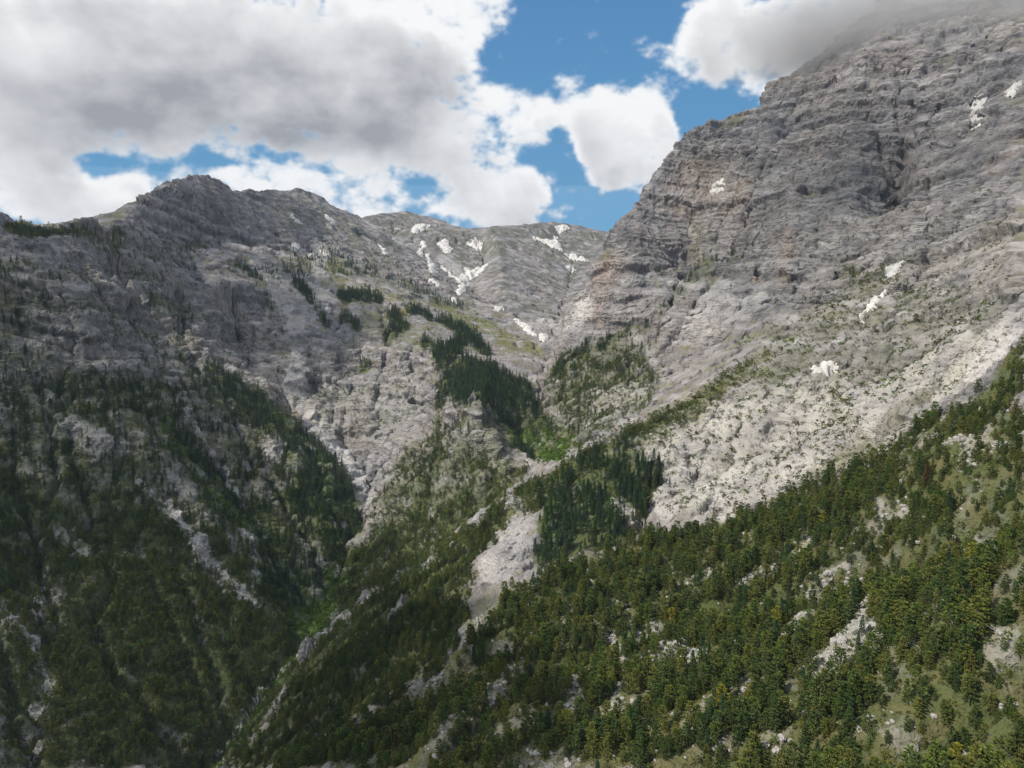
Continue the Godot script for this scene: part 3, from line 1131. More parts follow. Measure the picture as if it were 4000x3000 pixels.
func build_tufts() -> void:
	# grass tufts, low scrub and litter between the near pines
	var rng := RandomNumberGenerator.new()
	rng.seed = 616
	var lots := [[], [], [], [], []]
	for j in CNZ:
		var z := OZ + j * CCELL
		if z < -420.0 or z > -70.0:
			continue
		for i in CNX:
			var x := OX + i * CCELL
			if x < -190.0 or x > 300.0:
				continue
			var c := j * CNX + i
			if f_pine[c] < 0.2 and f_bare[c] < 0.2 and f_bush[c] < 0.2:
				continue
			var n := rng.randi_range(2, 7)
			for q in n:
				var p := surface(x + rng.randf_range(-2, 2), z + rng.randf_range(-2, 2), true)
				var h := lerpf(0.25, 0.95, pow(rng.randf(), 2.0))
				var w := h * rng.randf_range(1.2, 2.6)
				lots[rng.randi_range(0, 4)].append(Transform3D(Basis(Vector3.UP, rng.randf() * TAU).scaled(Vector3(w, h, w)), p - Vector3(0, 0.08, 0)))
	var holder := Node3D.new()
	holder.name = "ground_cover"
	add_child(holder)
	holder.set_meta("kind", "stuff")
	holder.set_meta("label", "grass tufts and low scrub between the pines of the near hillside")
	var tones := [Color(1.0, 0.95, 0.75), Color(1.25, 1.1, 0.95), Color(0.7, 0.8, 0.6), Color(1.5, 1.35, 0.95), Color(1.1, 0.85, 0.8), Color(0.85, 1.05, 0.6)]
	var count := 0
	for q in 5:
		var mm := MultiMesh.new()
		mm.transform_format = MultiMesh.TRANSFORM_3D
		mm.use_colors = true
		var am := ArrayMesh.new()
		var src: ArrayMesh = shapes["bush_far"][q][0]
		am.add_surface_from_arrays(Mesh.PRIMITIVE_TRIANGLES, src.surface_get_arrays(0))
		am.surface_set_material(0, mats["bush"])
		mm.mesh = am
		mm.instance_count = lots[q].size()
		for r in lots[q].size():
			mm.set_instance_transform(r, lots[q][r])
			mm.set_instance_color(r, tones[rng.randi_range(0, 5)] * rng.randf_range(0.8, 1.15))
		var mi := MultiMeshInstance3D.new()
		mi.name = "tufts"
		mi.multimesh = mm
		mi.set_meta("kind", "stuff")
		holder.add_child(mi, true)
		count += lots[q].size()
	print("tufts ", count)

# ------------------------------------------------------------------ clouds
func cloud_mesh(seed_: int, rx: float, ry: float, rz: float) -> ArrayMesh:
	# a cumulus: flat below, heaped above, ragged at the rim
	var n := FastNoiseLite.new()
	n.seed = seed_
	n.frequency = 1.0
	n.fractal_octaves = 4
	n.fractal_gain = 0.55
	var rows := 36
	var cols := 72
	var va := PackedVector3Array()
	for j in rows + 1:
		var e := PI * (float(j) / rows - 0.5)
		for i in cols + 1:
			var a := TAU * i / cols
			var d := Vector3(cos(e) * cos(a), sin(e), cos(e) * sin(a))
			var r := 0.8 + 0.34 * n.get_noise_3dv(d * 1.7) + 0.30 * absf(n.get_noise_3dv(d * 4.0 + Vector3(9, 9, 9)))
			var p := d * r
			if p.y < 0.0:
				p.y *= 0.3
			va.append(Vector3(p.x * rx, p.y * ry, p.z * rz))
	var ia := PackedInt32Array()
	for j in rows:
		for i in cols:
			var o := j * (cols + 1) + i
			ia.append_array([o, o + cols + 1, o + cols + 2, o, o + cols + 2, o + 1])
	var st := SurfaceTool.new()
	var arrays := arrays_of(va)
	arrays[Mesh.ARRAY_INDEX] = ia
	st.create_from_arrays(arrays)
	st.generate_normals()
	return st.commit()

func build_clouds() -> void:
	var m := StandardMaterial3D.new()
	m.resource_name = "cloud"
	m.albedo_color = Color(0.97, 0.97, 0.98, 0.32)
	m.transparency = BaseMaterial3D.TRANSPARENCY_ALPHA
	m.roughness = 1.0
	m.specular_mode = BaseMaterial3D.SPECULAR_DISABLED
	m.backlight_enabled = true
	m.backlight = Color(1, 1, 1)
	var thin: StandardMaterial3D = m.duplicate()
	thin.resource_name = "thin_cloud"
	thin.albedo_color = Color(0.97, 0.97, 0.98, 0.09)
	var k := 0
	for row in OVERHEAD:
		var o := MeshInstance3D.new()
		o.name = "cloud"
		o.mesh = cloud_mesh(300 + k, row[4], row[6], row[5])
		o.material_override = m if row.size() < 8 else thin
		add_child(o, true)
		# a cloud that throws its shade on this spot of the land stands towards the sun from it
		var up: float = row[3] - row[1]
		o.position = Vector3(row[0], row[1], row[2]) + TOWARDS_SUN * (up / TOWARDS_SUN.y)
		o.rotation.y = k * 1.3
		o.set_meta("kind", "structure")
		o.set_meta("label", "grey based cumulus cloud drifting high over the valley")
		k += 1
	build_cap()

# a spot of land in its shade (x, y, z), height of the cloud base, then half sizes across, along and up
const OVERHEAD := [
	[-330, -280, -560, 760, 330, 230, 120], [-620, -80, -820, 780, 300, 200, 120], [-640, 120, -1250, 800, 330, 240, 130], [-760, 280, -1650, 860, 300, 230, 120],
	[-90, -240, -400, 740, 150, 120, 90], [-90, -170, -240, 720, 130, 100, 90],
	[-430, 20, -1120, 800, 170, 110, 90],
	[330, 170, -1090, 860, 300, 230, 60, 1], [520, 260, -990, 880, 300, 230, 60, 1], [600, 200, -830, 880, 280, 230, 60, 1], [400, 100, -860, 870, 260, 200, 60, 1], [420, 240, -1180, 900, 220, 150, 60, 1]]

func build_cap() -> void:
	# the cloud that caps the great wall
	var f := FogMaterial.new()
	f.resource_name = "cloud_mist"
	f.albedo = Color(1.0, 1.0, 1.0)
	f.density = 0.0026
	var rng := RandomNumberGenerator.new()
	rng.seed = 55
	for row in CAP:
		var v := FogVolume.new()
		v.name = "cloud_bank"
		v.shape = RenderingServer.FOG_VOLUME_SHAPE_ELLIPSOID
		v.size = Vector3(row[3], row[4], row[5])
		v.material = f
		add_child(v, true)
		v.position = Vector3(row[0], row[1] - 38.0, row[2])
		v.rotation.z = row[6]
		v.set_meta("kind", "stuff")
		v.set_meta("label", "grey cloud mist wrapping the summit of the great wall")
	# torn wisps along its lower rim
	for k in 22:
		var t := k / 21.0
		var v := FogVolume.new()
		v.name = "cloud_bank"
		v.shape = RenderingServer.FOG_VOLUME_SHAPE_ELLIPSOID
		v.size = Vector3(rng.randf_range(50, 130), rng.randf_range(22, 52), rng.randf_range(60, 120))
		v.material = f
		add_child(v, true)
		v.position = Vector3(lerpf(450, 860, t) + rng.randf_range(-20, 20), lerpf(418, 404, t) + rng.randf_range(-22, 22), lerpf(-1215, -1040, t) + rng.randf_range(-30, 30))
		v.rotation.z = rng.randf_range(0.0, 0.7)
		v.set_meta("kind", "stuff")
		v.set_meta("label", "grey cloud mist wrapping the summit of the great wall")

# middle, full sizes, tilt
const CAP := [
	[560, 505, -1250, 360, 120, 260, 0.10], [600, 515, -1240, 260, 110, 220, -0.1], [740, 510, -1230, 440, 120, 320, 0.0], [700, 500, -1160, 300, 90, 220, 0.15], [900, 510, -1150, 420, 120, 320, -0.08], [820, 485, -1080, 260, 80, 200, 0.1],
	[500, 480, -1220, 220, 110, 160, 0.35], [470, 465, -1215, 130, 80, 120, 0.5], [430, 505, -1290, 260, 110, 200, 0.2], [520, 450, -1200, 120, 70, 90, 0.6], [640, 465, -1130, 220, 60, 150, 0.1], [560, 470, -1160, 130, 50, 110, 0.3],
	[780, 455, -1060, 200, 50, 150, -0.1], [690, 450, -1110, 110, 40, 90, 0.2], [650, 540, -1300, 520, 120, 300, 0.0], [860, 540, -1200, 460, 120, 320, 0.0]]

# ------------------------------------------------------------------ old snow
func build_snow() -> void:
	var m := StandardMaterial3D.new()
	m.resource_name = "old_snow"
	m.albedo_color = Color(0.64, 0.635, 0.62).linear_to_srgb()
	m.vertex_color_use_as_albedo = true
	m.roughness = 0.8
	m.metallic_specular = 0.3
	var k := 0
	for row in SNOW:
		var poly := PackedVector2Array()
		for q in range(1, row.size(), 2):
			poly.append(Vector2(row[q], row[q + 1]))
		var mesh := snow_mesh(poly)
		if mesh == null:
			continue
		var o := MeshInstance3D.new()
		o.name = "snow_patch"
		o.mesh = mesh
		o.material_override = m
		add_child(o, true)
		o.set_meta("label", row[0])
		o.set_meta("category", "snow patch")
		o.set_meta("group", "old snow patches left on the mountains")
		k += 1

func snow_mesh(poly: PackedVector2Array) -> ArrayMesh:
	var mid := Vector2()
	for p in poly:
		mid += p
	mid /= poly.size()
	# a little wider than it was measured, so that thin tongues hold together
	var dist := mid.length()
	var grown := poly
	var parts := Geometry2D.offset_polygon(poly, dist * (0.0036 if dist < 1300.0 else 0.0022), Geometry2D.JOIN_ROUND)
	if parts.size():
		var most := 0.0
		for c in parts:
			var area := 0.0
			for q in c.size():
				area += c[q].cross(c[(q + 1) % c.size()])
			if absf(area) > most:
				most = absf(area)
				grown = c
	var box := Rect2(grown[0], Vector2.ZERO)
	for p in grown:
		box = box.expand(p)
	var s := maxf(0.6, minf(dist * 0.0010, minf(box.size.x, box.size.y) / 6.0))
	s = maxf(s, maxf(box.size.x, box.size.y) / 150.0)
	var nx := int(box.size.x / s) + 2
	var nz := int(box.size.y / s) + 2
	var id := PackedInt32Array()
	id.resize(nx * nz)
	id.fill(-1)
	var va := PackedVector3Array()
	var ca := PackedColorArray()
	var edge: FastNoiseLite = noise["edge"]
	var deep := dist * 0.0014 + (2.6 if dist < 1300.0 else 1.2)
	for j in nz:
		for i in nx:
			var p := box.position + Vector2((i - 0.5) * s, (j - 0.5) * s)
			var w := p + Vector2(edge.get_noise_2d(p.x * 1.5, p.y * 1.5), edge.get_noise_2d(p.y * 1.5 + 90.0, p.x * 1.5)) * dist * 0.006
			var inside := Geometry2D.is_point_in_polygon(w, grown)
			var away := 1e9
			for q in grown.size():
				away = minf(away, w.distance_to(Geometry2D.get_closest_point_to_segment(w, grown[q], grown[(q + 1) % grown.size()])))
			if not inside and away > s * 1.6:
				continue
			var land := surface(p.x, p.y, dist < 1400.0)
			var smooth_y := height(p.x, p.y)
			var lift := deep * (smoothstep(0.0, dist * 0.006, away) * 1.0 + 0.35) if inside else -deep * 0.8
			var t := Vector3(p.x, maxf(land.y, lerpf(land.y, smooth_y, 0.6)) + lift, p.y)
			t.x = land.x
			t.z = land.z
			id[j * nx + i] = va.size()
			va.append(t)
			var dirt: float = clampf(0.9 + noise["streak"].get_noise_2d(p.x * 0.7, p.y * 0.7) * 0.28, 0.7, 1.0)
			ca.append(Color(dirt, dirt * 0.985, dirt * 0.965))
	var ia := PackedInt32Array()
	for j in nz - 1:
		for i in nx - 1:
			var a := id[j * nx + i]
			var b := id[j * nx + i + 1]
			var c := id[(j + 1) * nx + i + 1]
			var d := id[(j + 1) * nx + i]
			if a >= 0 and b >= 0 and c >= 0:
				ia.append_array([a, b, c])
			if a >= 0 and c >= 0 and d >= 0:
				ia.append_array([a, c, d])
	if ia.is_empty():
		return null
	var arrays := arrays_of(va, ca)
	arrays[Mesh.ARRAY_INDEX] = ia
	var st := SurfaceTool.new()
	st.create_from_arrays(arrays)
	st.generate_normals()
	return st.commit()

# ------------------------------------------------------------------ loose rock, crags and dead wood
func rock_mesh(seed_: int, jag: float, tall: float, taper := 0.0) -> ArrayMesh:
	var n := FastNoiseLite.new()
	n.seed = seed_
	n.frequency = 0.9
	n.fractal_octaves = 3
	n.fractal_gain = 0.6
	var rows := 18
	var cols := 28
	var pts := PackedVector3Array()
	for j in rows + 1:
		var e := PI * (float(j) / rows - 0.5)
		for i in cols:
			var a := TAU * i / cols
			var d := Vector3(cos(e) * cos(a), sin(e), cos(e) * sin(a))
			# flat faces: the radius steps with the direction
			var r := 0.72 + jag * n.get_noise_3dv(d * 1.6) + jag * 0.5 * snappedf(n.get_noise_3dv(d * 2.7 + Vector3(5, 1, 3)), 0.18)
			var p := d * r
			if taper > 0.0:
				var flute := absf(n.get_noise_2d(a * 1.9, d.y * 0.35)) * 0.55
				var slim := (1.0 - taper * smoothstep(-0.3, 0.9, d.y)) * (1.0 - flute)
				p.x *= slim
				p.z *= slim
			p.y *= tall
			pts.append(p)
	var st := SurfaceTool.new()
	st.begin(Mesh.PRIMITIVE_TRIANGLES)
	st.set_smooth_group(-1)
	for j in rows:
		for i in cols:
			var a := j * cols + i
			var b := j * cols + (i + 1) % cols
			for q in [a, a + cols, b + cols, a, b + cols, b]:
				st.add_vertex(pts[q])
	st.generate_normals()
	return st.commit()

func build_details() -> void:
	var m: StandardMaterial3D = mats["land"].duplicate()
	m.resource_name = "limestone"
	m.vertex_color_use_as_albedo = false
	m.albedo_color = Color(0.50, 0.485, 0.465).linear_to_srgb()
	m.uv1_scale = Vector3.ONE / 30.0
	m.heightmap_scale = 60.0
	var dim: StandardMaterial3D = m.duplicate()
	dim.albedo_color = Color(0.25, 0.243, 0.24).linear_to_srgb()
	var dry := StandardMaterial3D.new()
	dry.resource_name = "bleached_wood"
	dry.albedo_color = Color(0.42, 0.39, 0.35).linear_to_srgb()
	dry.roughness = 0.9
	var rng := RandomNumberGenerator.new()
	rng.seed = 99
	var used := {}
	var k := 0
	for row in SPOTS:
		k += 1
		var p := surface(row[2], row[3], true)
		var kind: String = row[0]
		var size: float = row[4]
		var o: Node3D
		if kind == "boulder" or kind == "crag":
			var mi := MeshInstance3D.new()
			mi.mesh = rock_mesh(k * 13, 0.34 if kind == "boulder" else 0.42, 0.85 if kind == "boulder" else 1.5, 0.0 if kind == "boulder" else 0.55)
			mi.material_override = m if kind == "boulder" else dim
			o = mi
			add_named(o, "boulder" if kind == "boulder" else "rock_crag", used)
			o.position = p + Vector3(0, size * 0.12, 0)
			o.rotation = Vector3(rng.randf_range(-0.2, 0.2), rng.randf() * TAU, rng.randf_range(-0.2, 0.2))
			o.scale = Vector3(size * rng.randf_range(0.7, 1.1), size, size * rng.randf_range(0.7, 1.1))
			o.set_meta("category", "boulder" if kind == "boulder" else "crag")
			o.set_meta("group", "loose boulders on the hillside" if kind == "boulder" else "crags standing out of the forest")
		elif kind == "dead_pine":
			o = Node3D.new()
			add_named(o, "dead_pine_tree", used)
			o.transform = Transform3D(Basis(Vector3.UP, 1.0).scaled(Vector3.ONE * size), p)
			var rust := leaf_material("dead_needles", Color(0.16, 0.062, 0.034))
			for part in [["crown", 0, rust], ["trunk", 1, mats["bark"]]]:
				var mi := MeshInstance3D.new()
				mi.name = part[0]
				mi.mesh = shapes["fir_near"][2][part[1]]
				mi.material_override = part[2]
				o.add_child(mi, true)
			o.set_meta("category", "dead tree")
		else:
			o = Node3D.new()
			add_named(o, "fallen_trunk", used)
			o.position = p + Vector3(0, 0.5, 0)
			o.rotation = Vector3(0.2, rng.randf() * TAU, -1.25 + rng.randf_range(0, 0.5))
			o.scale = Vector3.ONE * size
			for part in ["trunk", "limbs"]:
				var mi := MeshInstance3D.new()
				mi.name = part
				var tv := trunk_of("pine", 40 + k)
				var cut := 4 * 6 * 6
				var am := ArrayMesh.new()
				am.add_surface_from_arrays(Mesh.PRIMITIVE_TRIANGLES, arrays_of(tv.slice(0, cut) if part == "trunk" else tv.slice(cut)))
				mi.mesh = am
				mi.material_override = dry
				o.add_child(mi, true)
			o.set_meta("category", "dead trunk")
			o.set_meta("group", "bleached dead trunks")
		o.set_meta("label", row[1])
	# small stones strewn over the clearings and screes
	var stones := [rock_mesh(5, 0.34, 0.7), rock_mesh(6, 0.36, 0.8), rock_mesh(7, 0.4, 0.65)]
	var lots := [[], [], []]
	for j in CNZ:
		var z := OZ + j * CCELL
		if z < -760.0 or z > -90.0:
			continue
		for i in CNX:
			var c := j * CNX + i
			var share := maxf(maxf(f_bare[c] * 1.3, f_pale[c] * 0.42), f_pine[c] * 0.16 if z > -400.0 else 0.0)
			var x := OX + i * CCELL
			if share < 0.1 or x < -330.0 or x > 480.0:
				continue
			var n := int(share * 9.0 * rng.randf() + rng.randf() * 0.8)
			for q in n:
				var p := surface(x + rng.randf_range(-2, 2), z + rng.randf_range(-2, 2), true)
				var s := lerpf(0.3, 1.7, pow(rng.randf(), 3.0)) * (1.0 if z > -430.0 else 1.5)
				lots[q % 3].append(Transform3D(Basis.from_euler(Vector3(rng.randf() * 3.0, rng.randf() * 6.0, rng.randf() * 3.0)).scaled(Vector3(s, s * 0.8, s * 1.1)), p + Vector3(0, s * 0.15, 0)))
	var holder := Node3D.new()
	holder.name = "loose_stones"
	add_child(holder)
	holder.set_meta("kind", "stuff")
	holder.set_meta("label", "loose pale limestone stones strewn over clearings and screes")
	var count := 0
	for q in 3:
		var mm := MultiMesh.new()
		mm.transform_format = MultiMesh.TRANSFORM_3D
		mm.mesh = stones[q]
		mm.instance_count = lots[q].size()
		for r in lots[q].size():
			mm.set_instance_transform(r, lots[q][r])
		var mi := MultiMeshInstance3D.new()
		mi.name = "stones"
		mi.multimesh = mm
		mi.material_override = m
		mi.set_meta("kind", "stuff")
		holder.add_child(mi, true)
		count += lots[q].size()
	print("stones ", count)

func add_named(o: Node3D, called: String, used: Dictionary) -> void:
	o.name = called if not used.has(called) else "%s_%03d" % [called, used[called]]
	used[called] = used.get(called, 0) + 1
	add_child(o)

const RIDGES := [
	["near crest", 246,22,-290, 217,-14,-300, 212,-41,-330, 194,-68,-355, 148,-102,-380, 102,-118,-385, 44,-132,-375, 11,-137,-360, -15,-147,-340, -22,-154,-325, -38,-172,-318, -79,-202,-330, -129,-238,-340, -164,-266,-340],
	["near mid", 164,-47,-190, 160,-68,-215, 145,-104,-270, 78,-132,-290, 28,-146,-285, -9,-154,-275],
	["near low", 115,-102,-150, 94,-115,-170, 53,-132,-195, 0,-152,-225, -58,-186,-275, -100,-210,-310],
	["near under", 150,-85,60, 0,-150,120, -90,-190,190, -160,-260,250],
	["near under2", 150,-70,-120, 0,-130,-60, -150,-260,60, -220,-330,200],
	["near right", 330,40,-220, 300,20,-60, 300,20,100],
	["near right2", 460,130,-330, 520,160,-100, 520,160,100],
	["G1", 219,-82,-400, 176,-129,-450, 126,-156,-475, 97,-164,-490, 56,-181,-480, 14,-193,-460, -20,-209,-440, -42,-227,-420, -71,-239,-405, -110,-263,-410, -164,-304,-430, -224,-361,-480],
	["spur crest", 245,-39,-700, 158,-80,-640, 90,-103,-610, 57,-121,-600, 29,-142,-590, -18,-170,-580, -60,-197,-570, -100,-229,-575, -141,-268,-600, -177,-306,-640],
	["spur rib", 245,-39,-700, 328,10,-770, 398,60,-850, 452,169,-950, 495,285,-1050],
	["spur face1", 284,-43,-545, 217,-98,-550, 143,-134,-545, 105,-142,-535],
	["spur face2", 46,-160,-510, -5,-171,-510, -35,-202,-490],
	["spur flank", -70,-227,-500, -100,-245,-480, -170,-290,-510],
	["wall face a", 274,-5,-380, 420,68,-590, 556,190,-790, 679,379,-980],
	["wall face b", 293,-39,-500, 394,35,-680, 492,153,-860, 576,308,-1020],
	["wall bay", 257,41,-1060, 278,144,-1125, 287,253,-1172],
	["wall nose", 193,171,-1120, 189,110,-1072, 170,53,-1032, 142,-7,-998],
	["wall buttress", 390,178,-1000, 363,95,-925, 339,34,-880],
	["wall bay2", 323,70,-990, 347,169,-1062],
	["wall slab", 482,81,-905, 539,163,-985],
	["wall face d", 419,267,-1110, 473,383,-1220],
	["wall crest", 163,127,-1130, 213,190,-1150, 241,229,-1165, 283,286,-1190, 315,309,-1200, 405,338,-1220, 450,386,-1240, 496,419,-1260, 555,460,-1290, 628,522,-1330, 726,608,-1380, 866,641,-1400, 1127,641,-1400],
	["wall front", 616,467,-1180, 557,410,-1130, 513,364,-1095, 454,255,-1060, 407,147,-1000],
	["wall right", 407,22,-420, 574,107,-600, 718,229,-760, 911,449,-980],
	["pillar", 163,127,-1130, 142,78,-1100, 118,27,-1070, 98,-24,-1045, 74,-64,-1030],
	["wall back", 330,60,-1330, 500,60,-1480, 800,100,-1700, 1300,150,-1750, 1900,200,-1700],
	["wall foot", 179,-49,-930, 155,-38,-970, 121,-75,-950],
	["G2", 264,-20,-890, 184,-69,-815, 123,-108,-765, 76,-138,-745, 48,-155,-770],
	["snow gully", 62,-70,-1130, 56,-52,-1230, 14,-13,-1500, -52,25,-1750, -128,75,-1950, -178,121,-2100, -252,203,-2350, -345,283,-2600],
	["snow gully b", -130,76,-1980, -84,162,-2330, -128,252,-2620],
	["far crest", -883,208,-2700, -706,311,-2700, -568,369,-2750, -514,404,-2900, -436,425,-3000, -359,406,-3000, -282,380,-3000, -161,334,-2900, -81,334,-2750, 42,338,-2750, 138,371,-2900, 254,364,-2950, 426,330,-2950, 655,255,-2950, 1133,227,-2950],
	["nose", -80,328,-2700, -47,224,-2330, -27,113,-1960, -18,45,-1740, 4,2,-1520],
	["gully r", 182,319,-2850, 189,249,-2680, 220,207,-2540, 175,98,-2180, 102,-21,-1580, 63,-56,-1215],
	["west flank", -458,284,-2120, -360,200,-1950, -275,121,-1800, -192,59,-1680, -107,15,-1550, -24,-23,-1400, 36,-53,-1250, 62,-70,-1130],
	["west crest", -1093,200,-900, -762,145,-910, -675,130,-950, -671,117,-960, -641,113,-980, -621,125,-1010, -610,129,-1030, -606,116,-1080, -616,130,-1130, -681,191,-1300, -692,250,-1430, -677,279,-1500, -656,291,-1540, -634,290,-1570, -621,273,-1600, -613,287,-1720, -630,304,-1800, -570,334,-1950, -534,319,-2000, -458,284,-2120],
	["west back", -1350,-60,-1120, -1200,-60,-1500, -1150,-30,-1900, -1000,0,-2350, -900,150,-2700],
	["west bench", -660,129,-1270, -646,135,-1360, -614,141,-1450, -544,147,-1545, -440,139,-1600],
	["west rib1", -547,90,-1330, -451,31,-1225, -380,-30,-1150, -331,-64,-1095, -301,-106,-1045],
	["west gul1", -582,66,-1290, -493,0,-1210, -428,-59,-1125, -394,-86,-1075],
	["west rib2", -597,92,-1190, -536,28,-1105, -477,-27,-1035, -426,-75,-960],
	["west gul2", -630,97,-1120, -578,27,-1045, -515,-38,-965],
	["west rib3", -617,92,-960, -556,35,-905, -517,-23,-865],
	["west mid", -819,36,-700, -669,41,-790, -609,44,-850, -582,48,-940, -356,35,-1350, -233,27,-1400, -135,-18,-1330],
	["west cliff top", -410,-30,-1150, -305,-45,-1150, -197,-31,-1180, -107,-59,-1120, -37,-80,-1020, -4,-107,-960],
	["west cliff foot", -340,-127,-1020, -279,-163,-990, -231,-181,-980, -171,-160,-970, -136,-132,-1000],
	["west foot", -737,-69,-620, -652,-81,-730, -575,-88,-790, -495,-93,-830, -414,-99,-890, -367,-97,-985],
	["valley up", 62,-70,-1130, 36,-98,-1000, 53,-140,-850, 44,-157,-780, 22,-167,-740, -13,-197,-720, -76,-246,-720, -154,-281,-745, -193,-288,-750],
	["stream", -231,-181,-980, -212,-201,-950, -184,-227,-900, -182,-247,-860, -195,-276,-790, -196,-288,-750, -198,-308,-700, -207,-316,-650, -222,-340,-590, -243,-369,-545, -254,-384,-500, -340,-395,-350, -360,-405,-150, -380,-410,100],
	["rib rib", -37,-80,-1020, -43,-103,-865, -58,-150,-828, -84,-194,-812, -108,-236,-785],
	["rib right", -18,-121,-900, 8,-159,-860, 24,-172,-810],
	["rib A", -372,-98,-1000, -290,-161,-940, -231,-197,-900, -193,-238,-870],
	["gully B", -409,-104,-880, -374,-165,-860, -307,-239,-795, -253,-274,-740, -204,-313,-705],
	["rib B", -460,-102,-815, -412,-148,-800, -363,-189,-770, -296,-243,-725, -252,-280,-680],
	["dark ridge", -483,-161,-760, -426,-220,-700, -374,-264,-630, -320,-309,-550, -283,-339,-500, -254,-352,-450],
	["gully D", -534,-157,-740, -502,-199,-710, -444,-245,-650, -409,-266,-605, -386,-294,-560, -347,-328,-485, -323,-344,-440, -360,-400,-300],
	["left edge", -636,-144,-680, -528,-209,-600, -456,-264,-540, -386,-305,-450, -358,-313,-400, -460,-300,-200, -520,-280,100],
	["box", -1416,0,-3360, -1416,50,-1900, -1416,150,-900, -1416,100,160, -800,-150,160],
	["box2", -1416,0,-3360, 0,20,-3360, 1144,40,-3360, 1144,300,-2000, 1144,500,-1300, 1144,500,-700, 1144,400,160],
]
